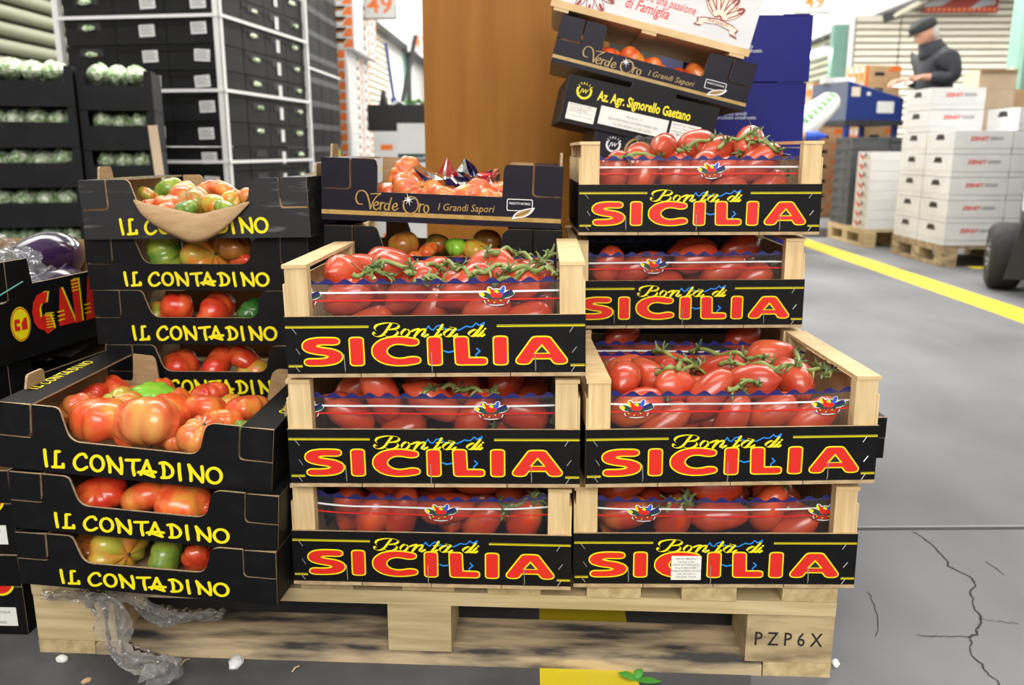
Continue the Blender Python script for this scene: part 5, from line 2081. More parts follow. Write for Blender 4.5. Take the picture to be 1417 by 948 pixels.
Mg = cmat(GB)
for i, (lx, ly, lz, rz, el) in enumerate(((.09, .10, .062, 170, 10), (-.06, .09, .060, 175, 6), (.10, .21, .062, 178, 6), (-.05, .21, .060, 182, 4), (.11, .13, .132, 172, 4))):
    p = Mg @ Vector((lx + .09, ly, lz))
    aubergine(p, (Matrix.Rotation(R(80 + rz), 4, 'Z') @ Matrix.Rotation(R(90 - el), 4, 'Y')).to_euler(), .18, .055, 'glossy dark purple aubergine in the red lettered box, %s' % ('near the front', 'near end, front side', 'far end, back side', 'near end, back side', 'lying on top')[i], 'aubergines in the red lettered box')
p = Mg @ Vector((-.07, .065, .132))
crumple('plastic_bag', 'clear crumpled plastic bag over the aubergines in the red lettered box', 'bag', p, .085, .05, .014, 'bag_film', 9, 12, rot=(R(25), R(-12), R(80)))
p = Mg @ Vector((.0, .12, .165))
crumple('plastic_bag', 'upright twist of clear plastic bag over the aubergines', 'bag', p, .05, .02, .016, 'bag_film', 10, 9, rot=(R(80), R(35), R(20)))
My = cmat(y2)
p = My @ Vector((.0, .10, .125))
crumple('plastic_bag', 'dark shiny bag film in the box behind the front left tray', 'bag', p, .15, .07, .014, 'bag_film', 12, 12, rot=(R(10), R(0), R(80)))
for i in range(3):
    p = My @ Vector((-.10 + i * .11, .10, .065))
    aubergine(p, (Matrix.Rotation(R(170), 4, 'Z') @ Matrix.Rotation(R(80), 4, 'Y')).to_euler(), .16, .055, 'dark aubergine under film behind the front left tray, %s from the near end' % ORD[i + 1], 'aubergines behind the front left tray')

# ------------------------------------------------------------------ red and blue film bow in the purple tray
Mv = cmat(TR['VO'])
t = thing('crumpled_wrapper', 'crumpled red and dark blue plastic sheet on the tomatoes of the purple tray', 'wrapper', Mv @ Vector((.02, .12, .085)))
iv = Matrix.Translation(-t.location)
def tri_sheet(name, m, pts, yl, bend, seed):
    rs = random.Random(seed)
    P = [iv @ (Mv @ local_hit(TR['VO'], u, v, 1, yl)) for u, v in pts]
    n = len(P)
    c = sum((Vector(p) for p in P), Vector()) / n
    c.y -= bend
    g = MB()
    vs = [c] + [Vector(p) + Vector((0, rs.uniform(-.012, .012), 0)) for p in P]
    mid = []
    for i in range(n):
        q = (vs[0] + vs[1 + i]) / 2 + Vector((0, rs.uniform(-.016, .016), rs.uniform(-.004, .004)))
        mid.append(q)
    vs = vs + mid
    fs = []
    for i in range(n):
        j = (i + 1) % n
        fs += [[0, n + 1 + i, n + 1 + j], [n + 1 + i, 1 + i, 1 + j, n + 1 + j]]
    g.add(vs, fs)
    return g.build(name, m, t)


tri_sheet('blue_sheet', 'blue_film', [(571, 231), (578, 228), (605, 240), (628, 246), (622, 262), (607, 271), (596, 262)], .10, .015, 1)
tri_sheet('red_sheet', 'red_film', [(605, 240), (618, 218), (632, 237), (640, 250), (612, 262), (600, 250)], .13, .010, 2)
tri_sheet('blue_sheet', 'blue_film', [(632, 237), (643, 219), (657, 229), (668, 250), (664, 262), (640, 256)], .11, .014, 3)
tri_sheet('red_sheet', 'red_film', [(660, 240), (692, 232), (684, 258), (668, 268), (655, 262)], .115, .012, 4)
tri_sheet('blue_sheet', 'blue_film', [(625, 244), (660, 246), (680, 262), (650, 266), (628, 270), (610, 268)], .085, .012, 5)
tri_sheet('blue_sheet', 'blue_film', [(676, 244), (692, 240), (691, 262), (682, 264)], .10, .006, 6)

# ------------------------------------------------------------------ stretch film hanging from the pallet and bits on the floor
def film_drape(label, uvw, seed, m='wrap_film', Y=1.10, n=10):
    """uvw: picture path of the hanging film with half widths in px; builds a crumpled ribbon in front of the pallet"""
    rs = random.Random(seed)
    P = []
    for (u, v, w, Yk) in uvw:
        p = at(u, v, Yk)
        if p.z < .004:
            p = floor_pt(u, v, .006)
        P.append((p.x, p.y, p.z, w * p.y / FPX))
    P = spline(P, 8)
    g = MB()
    vs = []
    for i, p in enumerate(P):
        d = Vector(P[min(i + 1, len(P) - 1)][:3]) - Vector(P[max(i - 1, 0)][:3])
        d.normalize()
        sd = d.cross(Vector((0, 1, 0)))
        if sd.length < .2:
            sd = Vector((1, 0, 0))
        sd.normalize()
        for j in range(n + 1):
            s = j / n * 2 - 1
            q = Vector(p[:3]) + sd * (s * p[3]) + Vector((0, -.012 * math.sin(s * 7 + i * .23) * (1 - .3 * s) + rs.uniform(-.003, .003), rs.uniform(-.002, .002)))
            if q.z < .0025:
                q.z = .0025 + abs(rs.uniform(0, .006))
            vs.append(q)
    m1 = n + 1
    g.add(vs, [[i * m1 + j, (i + 1) * m1 + j, (i + 1) * m1 + j + 1, i * m1 + j + 1] for i in range(len(P) - 1) for j in range(n)])
    o = g.build('stretch_film', m, None, False)
    tag(o, label, 'plastic film')
    return o


film_drape('torn clear stretch film hanging over the left end of the pallet to the floor', [(122, 822, 12, 1.150), (150, 840, 22, 1.130), (160, 875, 26, 1.118), (172, 905, 20, 1.10), (215, 918, 20, 1.09), (235, 925, 22, 1.09), (198, 946, 26, 1.06)], 3, n=14)
film_drape('thin strip of clear film caught under the front left trays', [(60, 820, 5, 1.168), (110, 822, 7, 1.155), (180, 828, 6, 1.14), (215, 850, 16, 1.16), (260, 850, 7, 1.18), (310, 848, 3, 1.18)], 4, n=8)


def chip(u, v, s, m, label, seed, name='foam_scrap', cat='litter'):
    rs = random.Random(seed)
    p = floor_pt(u, v)
    bm = bmesh.new()
    bmesh.ops.create_icosphere(bm, subdivisions=2, radius=1)
    for q in bm.verts:
        q.co.x *= s * (1 + rs.uniform(-.2, .2))
        q.co.y *= s * .7 * (1 + rs.uniform(-.2, .2))
        q.co.z = max(q.co.z, -.6) * s * .55
        q.co.z += s * .33
    me = bpy.data.meshes.new(name)
    bm.to_mesh(me)
    bm.free()
    me.materials.append(M[m])
    o = link(name, me, None, (p.x, p.y, 0), (0, 0, rs.uniform(0, 3)))
    return tag(o, label, cat)


chip(327, 920, .016, 'foam_white', 'white foam scrap on the floor in front of the pallet middle left', 1)
chip(86, 914, .010, 'foam_white', 'pale scrap on the floor below the left pallet block', 2)
chip(120, 944, .007, 'carton_tan', 'small tan scrap at the bottom left edge of the floor', 3)
chip(1156, 920, .009, 'foam_white', 'white scrap beside the stamped right corner block of the pallet', 4)
for i, (u0, v0, u1, v1) in enumerate(((246, 908, 268, 899), (280, 906, 294, 890), (284, 892, 288, 910), (404, 930, 414, 922), (262, 912, 250, 920), (310, 902, 296, 900))):
    a, b = floor_pt(u0, v0, .002), floor_pt(u1, v1, .004)
    o = MB().tube([a, (a + b) / 2 + Vector((0, 0, .003)), b], .0012, 5).build('straw', 'crate_wood')
    tag(o, 'thin straw on the floor before the pallet, %s from the left' % ['first', 'fourth', 'fifth', 'sixth', 'second', 'third'][i], 'litter', 'straws before the pallet')
# green leaf
p = floor_pt(880, 942)
t = thing('leaf', 'torn fresh green leaf on the yellow line before the pallet', 'leaf', (p.x, p.y, .001))
g = MB()
for (ax, ay, L_, w, lift) in ((-.014, .004, .026, .009, .012), (.018, -.004, .036, .009, .004), (.006, .010, .020, .007, .014)):
    d = Vector((ax, ay, 0)).normalized()
    sdv = Vector((-d.y, d.x, 0))
    vs = []
    for k in range(6):
        s = k / 5
        ww = w * math.sin(math.pi * (.12 + .86 * s))
        c0 = d * (L_ * s) + Vector((0, 0, lift * s * (1.4 - s) + .001))
        vs += [c0 - sdv * ww, c0 + Vector((0, 0, .002)), c0 + sdv * ww]
    g.add(vs, [[3 * k + e, 3 * k + 1 + e, 3 * k + 4 + e, 3 * k + 3 + e] for k in range(5) for e in (0, 1)])
g.build('blade', 'leaf_green', t, True)
# ------------------------------------------------------------------ background: helpers
def on(o, m):
    return o


class Stack:
    """local frame of a stack: base corner, turned about z"""
    def __init__(s, x, y, rz):
        s.M = Matrix.Translation((x, y, 0)) @ Matrix.Rotation(rz, 4, 'Z')
        s.rz = rz

    def p(s, x, y, z):
        return s.M @ Vector((x, y, z))


def carton_mesh(name, w, d, h, front, mats):
    """open/closed carton, origin bottom front centre; front(g) adds printing or holes on the -y face"""
    g = MB()
    e = .004
    g.box(-w / 2 + e, w / 2 - e, e, d - e, 0, h - .003)
    # slightly proud top rim and feet give the joints between stacked boxes
    g.box(-w / 2, w / 2, 0, d, .004, h - .010)
    return g.mesh(name, mats)


def std_pallet(label, loc, rz, W, D, m=('pallet_wood', 'pallet_block')):
    t = thing('pallet', label, 'pallet', loc, (0, 0, rz))
    for k in range(6):
        y = D * k / 6
        g = MB()
        g.box(0, W, y + .006, y + D / 6 - .006, .122, .144)
        g.build('deck_board', m[0], t)
    for x in (0, W / 2 - .05, W - .10):
        g = MB()
        g.box(x, x + .10, 0, D, .100, .1215)
        g.build('stringer_board', m[0], t)
        for y in (0, D / 2 - .06, D - .12):
            g = MB()
            g.box(x + .002, x + .098, y, y + .12, .0225, .0995)
            g.build('block', m[1], t)
        g = MB()
        g.box(x, x + .10, 0, D, 0, .022)
        g.build('bottom_board', m[0], t)
    return t


# ------------------------------------------------------------------ tall strapped stack of black lettuce cartons
TS = Stack(-1.470, 4.50, R(-8.6))
cw, cd, ch = .28, .27, .1265
NR = 12
body = MB().box(-cw / 2 + .002, cw / 2 - .002, 0, cd - .003, 0, ch - .004).mesh('body', 'card_grey_black')
rim = MB().box(-cw / 2 + .001, cw / 2 - .001, -.003, cd - .002, ch * .70, ch - .0045).mesh('rim', 'card_black')
hole = MB().flat([(-.070, .070), (.070, .070), (.060, .108), (-.060, .108)], -.0036)
hole_me = None
g = MB()
g.flat([(-.070, .070), (.070, .070), (.060, .108), (-.060, .108)], -.0036)
hole_me = g.mesh('hand_hole', 'ink_black')
g = MB()
g.box(-.042, .042, -.0050, -.0032, .040, .098)
label_me = g.mesh('paper_label', 'card_white')
g = MB()
for k in range(4):
    g.flat([(-.034, .052 + k * .011), (.034 - .01 * (k % 2), .052 + k * .011), (.034 - .01 * (k % 2), .056 + k * .011), (-.034, .056 + k * .011)], -.0056)
lprint_me = g.mesh('print', 'ink_grey')


def leaf_lump(name, seed, sx, sy, sz, m='lettuce'):
    rs = random.Random(seed)
    g = MB()
    for q in range(3):
        cx, cz = rs.uniform(-.5, .5) * sx, rs.uniform(-.15, .2) * sz
        r = rs.uniform(.5, .7)
        prof = [(max(.02, math.cos(a)) * r, math.sin(a) * r) for a in [(-90 + 22.5 * i) * math.pi / 180 for i in range(9)]]
        ph = rs.uniform(0, 6)
        g.lathe([(p[0], p[1]) for p in prof], 9, 0, mod=lambda r_, z, t: (cx + sx * .7 * r_ * math.cos(t) * (1 + .22 * math.sin(4 * t + ph + z * 3)), sy * r_ * math.sin(t) * (1 + .22 * math.sin(3 * t + ph)), cz + sz * z * (1 + .15 * math.sin(5 * t))))
    return g.mesh(name, m, False)


LUMP = [leaf_lump('lettuce_bag', i, .060, .018, .018) for i in range(4)]


def tower_carton(x, y, z, extra_rz, kind, label, group, seed):
    t = thing('lettuce_carton', label, 'carton', TS.p(x, y, z), (0, 0, TS.rz + extra_rz), group)
    link('body', body, t)
    link('rim', rim, t)
    rs = random.Random(seed)
    if kind == 'label':
        o = link('paper_label', label_me, t, (.045 + rs.uniform(-.012, .012), 0, rs.uniform(-.006, .006)), (0, rs.uniform(-.07, .07), 0))
        link('print', lprint_me, o)
    elif kind == 'hole':
        link('hand_hole', hole_me, t)
        if rs.random() < .85:
            link('lettuce', LUMP[rs.randrange(4)], t, (rs.uniform(-.012, .012), -.006, .082), (0, 0, 0))
    elif kind == 'stripe':
        link('hand_hole', hole_me, t)
        o = link('paper_label', label_me, t, (.02, -.001, -.02), (0, 0, 0))
        o.scale = (.55, 1, 1.2)
    return t


cols = [(-.14 - .28 * 2, 0, 0, 'hole', 'left column of the tall stack front'), (-.14 - .28, 0, 0, 'label', 'middle column of the tall stack front'), (-.14, 0, 0, 'label', 'right column of the tall stack front')]
for (x, y, rz, kind, where) in cols:
    for r in range(NR):
        tower_carton(x, y, .146 + r * ch, rz, kind, 'black carton%s, %s from bottom, %s' % (' with white label' if kind == 'label' else ' with lettuce window', ORD[r + 1], where), 'black cartons, ' + where, r * 7 + int(x * 100) + 200)
for j, (kind, where) in enumerate((('hole', 'near column of the tall stack side'), ('stripe', 'middle column of the tall stack side'), ('hole', 'far column of the tall stack side'))):
    for r in range(NR):
        if j == 0 and False:
            continue
        tower_carton(-.003 - (0 if j else .0), .274 + .1405 + j * .281, .146 + r * ch, R(90), kind, 'black carton, %s from bottom, %s' % (ORD[r + 1], where), 'black cartons, ' + where, r * 5 + j * 31)
std_pallet('pallet under the tall strapped stack of black cartons', TS.p(-.84, .0, 0), TS.rz, .84, 1.10)
t = thing('strapping_frame', 'white corner posts and bands strapping the tall black carton stack', 'frame', TS.p(0, 0, .0), (0, 0, TS.rz))
for (x, y, nm) in ((.012, -.018, 'front_right'), (-.86, -.018, 'front_left'), (.012, 1.115, 'rear_right')):
    g = MB()
    g.box(x - .028, x + .006, y, y + .006, .02, 1.74)
    g.box(x, x + .006, y, y + .034, .02, 1.74)
    g.build('corner_post', 'strap_white', t)
for z in (.700, 1.055, 1.415):
    g = MB()
    g.box(-.86, .012, -.024, -.018, z - .008, z + .008)
    g.build('band', 'strap_white', t)
    g = MB()
    g.box(.0185, .0245, -.018, 1.13, z - .008, z + .008)
    g.build('band', 'strap_white', t)

# second black stack behind it: its side runs along the hall
S2 = Stack(-1.46, 5.77, HALL)
b2 = MB().box(-.145, .145, 0, .38, 0, .158).mesh('body', 'card_grey_black')
r2 = MB().box(-.147, .147, -.003, .382, .115, .1585).mesh('rim', 'card_grey')
for j in range(5):
    for r in range(11):
        t = thing('carton', 'plain dark carton, %s from bottom, %s column of the stack behind the strapped one' % (ORD[r + 1], ORD[j + 1]), 'carton', S2.p(0, .15 + j * .30, .146 + r * .162), (0, 0, S2.rz + R(90)), 'plain dark cartons behind the strapped stack')
        link('body', b2, t)
        link('rim', r2, t)
std_pallet('pallet under the plain dark carton stack', S2.p(-.80, 0, 0), S2.rz, .80, 1.52)
t = thing('strapping_frame', 'white bands around the plain dark carton stack', 'frame', S2.p(0, 0, 0), (0, 0, S2.rz))
for z in (.66, 1.33):
    g = MB()
    g.box(.004, .010, -.01, 1.53, z - .008, z + .008)
    g.build('band', 'strap_white', t)
g = MB()
g.box(-.02, .010, -.012, -.006, .02, 1.94)
g.build('corner_post', 'strap_white', t)
# yellow round mark on that stack
p = at(445, 220, 7.3)
g = MB()
g.flat([(a, b) for a, b in ell(0, 0, .035, .07, 14)[:-1]], 0)
o = g.build('round_sticker', 'ink_yellow', None, False, S2.p(.0055, 1.40, .70))
o.rotation_euler = (0, 0, S2.rz + R(90))
tag(o, 'yellow oval sticker on the plain dark carton stack', 'sticker')

# ------------------------------------------------------------------ open cartons of bagged lettuce at the far left
def lettuce_open(label, loc, rz, w, d, h, group, seed, open_front=True):
    t = thing('lettuce_box', label, 'box', loc, (0, 0, rz), group)
    rs = random.Random(seed)
    f = h * .62
    p = [(-w / 2, 0), (w / 2, 0), (w / 2, h), (w / 2 - .03, h), (w / 2 - .033, f), (-w / 2 + .033, f), (-w / 2 + .03, h), (-w / 2, h)]
    MB().prism(p, 0, .004).build('front_panel', 'card_grey_black', t)
    MB().prism([(-w / 2, 0), (w / 2, 0), (w / 2, h), (-w / 2, h)], d - .004, d).build('back_panel', 'card_grey_black', t)
    for s in (-1, 1):
        g = MB()
        x0 = -w / 2 if s < 0 else w / 2 - .004
        g.box(x0, x0 + .004, .0042, d - .0042, 0, h)
        g.build('side_panel', 'card_grey_black', t)
    g = MB()
    g.box(-w / 2 + .004, w / 2 - .004, .004, d - .004, 0, .004)
    g.build('base', 'card_grey_black', t)
    return t


def lettuce_bags(t, w, h, d, label, group, seed, n=4, top=.0):
    rs = random.Random(seed)
    M4 = cmat(t)
    for i in range(n):
        g = MB()
        L_ = (w - .07) / n
        prof = [(max(.05, math.cos(a)), math.sin(a)) for a in [(-90 + 18 * i_) * math.pi / 180 for i_ in range(11)]]
        ph = rs.uniform(0, 6)
        g.lathe(prof, 14, 0, mod=lambda r_, z, tt: (L_ * .64 * r_ * math.cos(tt) * (1 + .10 * math.sin(5 * tt + ph)), .115 * r_ * math.sin(tt), (h * .27) * z * (1 + .16 * math.sin(4 * tt + ph + z * 2) + .1 * math.sin(9 * tt))))
        o = g.build('lettuce_bag', 'lettuce')
        o.matrix_world = M4 @ Matrix.Translation((-w / 2 + .035 + L_ * (i + .5), .13 + rs.uniform(-.008, .008), h * (.70 + top) + rs.uniform(-.006, .006))) @ Matrix.Rotation(rs.uniform(-.3, .3), 4, 'Y')
        tag(o, 'clear bag of green lettuce, %s from left, in %s' % (ORD[i + 1], label), 'lettuce', group)


LA = Stack(-2.265, 3.42, R(17))
zz = .0
hs = .160
for r in range(6):
    z = .1285 + r * .1605
    nm = ORD[6 - r] if r < 5 else 'top'
    t = lettuce_open('dark lettuce box, %s from the floor in the far left column' % ORD[r + 1], LA.p(.32, 0, z), LA.rz, .40, .30, .158, 'dark lettuce boxes in the far left column', r)
    lettuce_bags(t, .40, .158, .30, 'far left column box %s from floor' % ORD[r + 1], 'lettuce bags in the far left column', r * 3, 4, .20 if r == 5 else .0)
    t = lettuce_open('dark lettuce box, %s from the floor in the column beside the torn tray' % ORD[r + 1], LA.p(.672, .015, z - .012 * (r > 2)), LA.rz + R(-2), .285, .30, .158, 'dark lettuce boxes in the second left column', r + 20)
    lettuce_bags(t, .285, .158, .30, 'second left column box %s from floor' % ORD[r + 1], 'lettuce bags in the second left column', r * 3 + 50, 3, .20 if r == 5 else .0)
g = MB()
g.box(0, .86, -.02, .40, 0, .127)
o = g.build('platform', 'old_wood', None, False, LA.p(.06, 0, 0))
o.rotation_euler = (0, 0, LA.rz)
tag(o, 'low wooden platform under the dark lettuce boxes at the far left', 'platform')
for (x, y, lbl) in ((.148, -.022, 'pale wooden corner strip at the left frame edge against lettuce boxes'), (.850, -.022, 'pale wooden corner strip at the right of the lettuce boxes')):
    g = MB()
    g.box(-.018, .018, 0, .010, 0, .93 if x < .5 else .86)
    o = g.build('corner_strip', 'carton_pale', None, False, LA.p(x, y, .0), )
    o.rotation_euler = (0, R(-3 if x > .5 else -4), LA.rz)
    tag(o, lbl, 'strip', 'wooden corner strips on the lettuce boxes')
# a closed dark carton further back with a white slip
LB = Stack(-2.50, 4.10, R(2))
for r in range(5):
    t = thing('carton', 'plain dark closed carton behind the far left lettuce boxes, %s from floor' % ORD[r + 1], 'carton', LB.p(.24, .02, .0005 + r * .2180), (0, 0, LB.rz), 'plain dark closed cartons behind the lettuce boxes')
    MB().box(-.23, .23, 0, .34, 0, .2165).build('body', 'card_grey_black', t)
    if r == 4:
        g = MB()
        g.box(.165, .215, -.002, 0, .12, .20)
        g.build('paper_slip', 'card_white', t)

# ------------------------------------------------------------------ white and orange tray tower
OT = Stack(-1.385, 7.45, HALL)
g = MB()
w, d, h = .33, .345, .083
g.prism([(-w / 2, 0), (w / 2, 0), (w / 2, h), (w / 2 - .06, h), (w / 2 - .09, h * .52), (-w / 2 + .09, h * .52), (-w / 2 + .06, h), (-w / 2, h)], 0, .006, 0)
g.box(-w / 2, -w / 2 + .006, .006, d - .006, 0, h)
g.box(w / 2 - .006, w / 2, .006, d - .006, 0, h)
g.box(-w / 2, w / 2, d - .006, d, 0, h)
g.box(-w / 2 + .006, w / 2 - .006, .006, d - .006, 0, .006)
tray_body = g.mesh('tray_body', 'card_white')
g = MB()
g.flat([(w / 2 - .10, .012), (w / 2 - .01, .012), (w / 2 - .01, h - .006), (w / 2 - .055, h - .006), (w / 2 - .085, h * .5 - .008)], -.0006)
tray_print = g.mesh('orange_corner', 'ink_orange')
g = MB()
g.box(-w / 2 + .01, w / 2 - .01, .02, d - .02, .012, h * .8)
tray_load = g.mesh('contents', 'rib_brown')
g = MB()
g.flat([(-.05, h * .48), (.05, h * .48), (.045, h * .80), (-.045, h * .80)], -.0008)
tray_slot = g.mesh('grip_slot', 'machine_black')
def orange_tray(loc, rz, label, group):
    t = thing('produce_tray', label, 'tray', loc, (0, 0, rz), group)
    link('tray_body', tray_body, t)
    link('orange_corner', tray_print, t)
    link('contents', tray_load, t)
    return t


for r in range(23):
    z = .146 + r * .0845
    sh = .075 if r >= 17 else 0
    lab = '%s from floor' % ORD[r + 1]
    orange_tray(OT.p(-.165 + sh, 0, z), OT.rz, 'white tray with orange corner, %s, front column of the tall tray tower' % lab, 'white and orange trays, front column')
    orange_tray(OT.p(-.505 + sh * .6, .01, z), OT.rz, 'white tray with orange corner, %s, left column of the tall tray tower' % lab, 'white and orange trays, left column')
    for j in range(2):
        t = thing('produce_tray', 'white slotted tray, %s, %s side column of the tall tray tower' % (lab, ORD[j + 1]), 'tray', OT.p(-.003 + sh, .35 + .175 + j * .35 , z), (0, 0, OT.rz + R(90)), 'white trays, side of the tall tower')
        link('tray_body', MB().box(-w / 2, w / 2, 0, .32, 0, h - .004).mesh('tray_body', 'card_white') if (r, j) == (0, 0) else TSB, t)
        if (r, j) == (0, 0):
            TSB = t.children[0].data if t.children else kids(t)[0].data
        link('grip_slot', tray_slot, t, (-.04, 0, 0))
        o = link('orange_corner', tray_print, t)
        o.scale = (1, 1, .9)
std_pallet('pallet under the tall white and orange tray tower', OT.p(-.68, 0, 0), OT.rz, .70, 1.10)
g = MB()
g.box(-.012, .014, -.03, -.024, .02, 1.48)
g.box(.008, .014, -.024, .0, .02, 1.48)
o = g.build('corner_post', 'strap_white', None, False, OT.p(.005, 0, 0))
o.rotation_euler = (0, 0, OT.rz)
tag(o, 'white corner post at the edge of the tall tray tower', 'post')

# ------------------------------------------------------------------ things in the gap left of the plywood
p = at(549, 163, 7.2)
t = thing('bin', 'low black bin on white cartons left of the plywood panel', 'bin', (p.x, p.y, p.z - .105), (0, 0, HALL))
g = MB()
g.box(-.24, .24, 0, .38, 0, .008)
g.box(-.24, .24, 0, .012, .008, .21)
g.box(-.24, .24, .368, .38, .008, .21)
g.box(-.24, -.228, .012, .368, .008, .21)
g.box(.228, .24, .012, .368, .008, .21)
g.build('body', 'machine_black', t)
zt = p.z - .105
g = MB()
g.lathe([(.03, 0), (.032, .10), (.018, .16), (.012, .20)], 10)
o = g.build('bottle', 'machine_black', None, True, (p.x - .12, p.y + .12, zt + .009))
o.scale = (1.5, 1.5, 1.6)
tag(o, 'dark bottle standing in the low black bin', 'bottle')
crumple('plastic_bag', 'whitish plastic bag bulging out of the low black bin', 'bag', (p.x + .06, p.y + .15, zt + .21), .13, .10, .05, 'bag_white', 3, 9)
crumple('leaf_waste', 'green leaf waste on top of the low black bin', 'leaves', (p.x + .15, p.y + .12, zt + .235), .08, .06, .03, 'leaf_green', 6, 8)
n = 5
hh = (zt - .001) / n
for i in range(n):
    t = thing('carton', 'white carton under the low black bin, %s from floor' % ORD[i + 1], 'carton', (p.x, p.y, i * hh + .0002), (0, 0, HALL), 'white cartons under the low black bin')
    MB().box(-.20, .20, 0, .30, 0, hh - .002).build('body', 'card_white', t)
    g = MB()
    g.flat([(-.14, .03), (-.04, .03), (-.04, .075), (-.14, .075)], -.001, 1 if i % 2 else 0)
    g.flat([(.02, .05), (.14, .05), (.14, .09), (.02, .09)], -.001, 2)
    g.flat([(.10, .10), (.17, .10), (.17, .14), (.10, .14)], -.001, 0)
    g.build('print', ['ink_orange', 'ink_yellow', 'ink_grey'], t)
q = at(583, 200, 5.9)
for i in range(3):
    z = (0.0005, .325, .650)[i]
    h_ = (.322, .322, .285)[i]
    t = thing('carton', 'white carton with green band by the plywood panel, %s from floor' % ORD[i + 1], 'carton', (q.x + .03, q.y, z), (0, 0, HALL), 'white cartons with green band')
    MB().box(-.19, .19, 0, .30, 0, h_).build('body', 'card_white', t)
    g = MB()
    g.flat([(-.19, .03), (.19, .03), (.19, .085), (-.19, .085)], -.001, 0)
    txt(g, 'ortofrutta fresca', -.09, .045, .04, -.002, 1)
    g.flat([(.10, .17), (.16, .17), (.16, .22), (.10, .22)], -.001, 2)
    g.build('print', ['ink_darkgreen', 'ink_white', 'ink_grey'], t)
q2 = Vector((q.x + .10, q.y + .02, .936))
t = thing('bucket', 'white tapered bucket on the white carton beside the plywood panel', 'bucket', q2)
g = MB()
g.lathe([(.055, 0), (.075, .12), (.078, .12), (.078, .128), (.070, .128), (.05, .006)], 16)
g.build('body', 'card_white', t, True)
g = MB()
a, b = at(534, 60, 7.6), at(545, 137, 7.4)
g.tube([a, b], .016, 8)
g.tube([b, b + (b - a).normalized() * .10], .03, 8)
o = g.build('broom_handle', 'blue_metal', None)
tag(o, 'blue pole leaning in the low black bin', 'pole')
a, b = at(575, 50, 7.6), at(557, 140, 7.35)
g = MB()
g.tube([a, b], .02, 8)
o = g.build('broom_handle', 'steel_dark', None)
tag(o, 'dark grey pole slanting up from the low black bin', 'pole')

# ------------------------------------------------------------------ right: white stacked cartons on a pallet
WB = Stack(2.845, 5.62, HALL)
std_pallet('weathered wooden pallet under the white cartons on the right', WB.p(0, 0, 0), WB.rz, 1.20, .82, ('old_wood', 'pallet_block_old'))
bw, bd, bh = .365, .395, .147
body_w = MB().box(-bw / 2, bw / 2, .001, bd - .002, 0, bh - .003).mesh('body', 'card_white')
lid_w = MB().box(-bw / 2 - .0015, bw / 2 + .0015, -.001, bd, bh * .25, bh - .0035).mesh('lid', 'card_white')
g = MB()
txt(g, 'ZENIT', -.085, .085, .034, -.002, 0, sx=1.25, offset=.03)
red_w = g.mesh('red_lettering', 'ink_red')
g = MB()
for k in range(3):
    g.flat([(.04, .088 + k * .008), (.125, .088 + k * .008), (.125, .091 + k * .008), (.04, .091 + k * .008)], -.002)
gry_w = g.mesh('small_print', 'ink_grey')
def hand_slot(mb, xs):
    mb.add([(xs, .135, .090), (xs, .265, .090), (xs, .245, .126), (xs, .155, .126)], [(0, 3, 2, 1)])
g = MB()
hand_slot(g, -bw / 2 - .0025)
slot_w = g.mesh('grip_hole', 'machine_black')


def white_carton(x, y, z, label, group):
    t = thing('white_carton', label, 'carton', WB.p(x + bw / 2, y, z), (0, 0, WB.rz), group)
    link('body', body_w, t)
    link('lid', lid_w, t)
    o = link('red_lettering', red_w, t)
    link('small_print', gry_w, t)
    link('grip_hole', slot_w, t)
    return t


for c in range(3):
    n = 6 if c else 5
    for r in range(n):
        if r == 5 and c == 0:
            continue
        white_carton(.0 + c * .372 + (.02 if r == 5 else 0), .0, .145 + r * .1475, 'white carton with red word, %s from the pallet, %s front column from the left' % (ORD[r + 1], ORD[c + 1]), 'white cartons in the front columns')
for r in range(7):
    white_carton(.0, .408, .145 + r * .1475, 'white carton with grip hole, %s from the pallet in the back left column' % ORD[r + 1], 'white cartons in the back left column')
for c in (1, 2):
    for r in range(5):
        white_carton(c * .372, .408, .145 + r * .1475, 'white carton hidden behind front column %s, %s from the pallet' % ('two' if c == 1 else 'three', ORD[r + 1]), 'white cartons behind the front columns')

# grey crates and printed white trays on the next pallet
GP = Stack(2.80, 6.80, HALL + R(0))
std_pallet('pale wooden pallet under the grey and printed white trays', GP.p(0, 0, 0), GP.rz, .62, .86)
gb = MB()
gb.box(-.20, .20, .0, .30, 0, .066)
gb.box(-.205, .205, -.004, .304, .060, .079)
gbody = gb.mesh('body', 'card_grey')
g = MB()
g.flat([(-.19, .030), (-.07, .030), (-.07, .046), (-.19, .046)], -.005)
g.flat([(.06, .028), (.10, .028), (.10, .046), (.06, .046)], -.005)
gslot = g.mesh('grip_slot', 'machine_black')
for r in range(9):
    t = thing('grey_crate', 'dark grey plastic crate, %s from the pallet, left of the printed white trays' % ORD[r + 1], 'crate', GP.p(.003, .62, .145 + r * .0800), (0, 0, GP.rz + R(-90)), 'dark grey crates on the pallet side')
    link('body', gbody, t)
    link('grip_slot', gslot, t)
    t = thing('grey_crate', 'dark grey plastic crate, %s from the pallet, behind the printed white trays' % ORD[r + 1], 'crate', GP.p(.52, .44, .145 + r * .0800), (0, 0, GP.rz), 'dark grey crates behind the white trays')
    link('body', gbody, t)
    link('grip_slot', gslot, t)
pb = MB()
pb.box(-.19, .19, 0, .28, 0, .074)
pbody = pb.mesh('body', 'card_white')
g = MB()
g.flat([(.06, .030), (.16, .030), (.155, .052), (.065, .052)], -.001)
pslot = g.mesh('grip_slot', 'machine_black')
g = MB()
xs = -.1915
def side_q(y0, y1, z0, z1, mi):
    g.add([(xs, y0, z0), (xs, y1, z0), (xs, y1, z1), (xs, y0, z1)], [(0, 3, 2, 1)], mi)
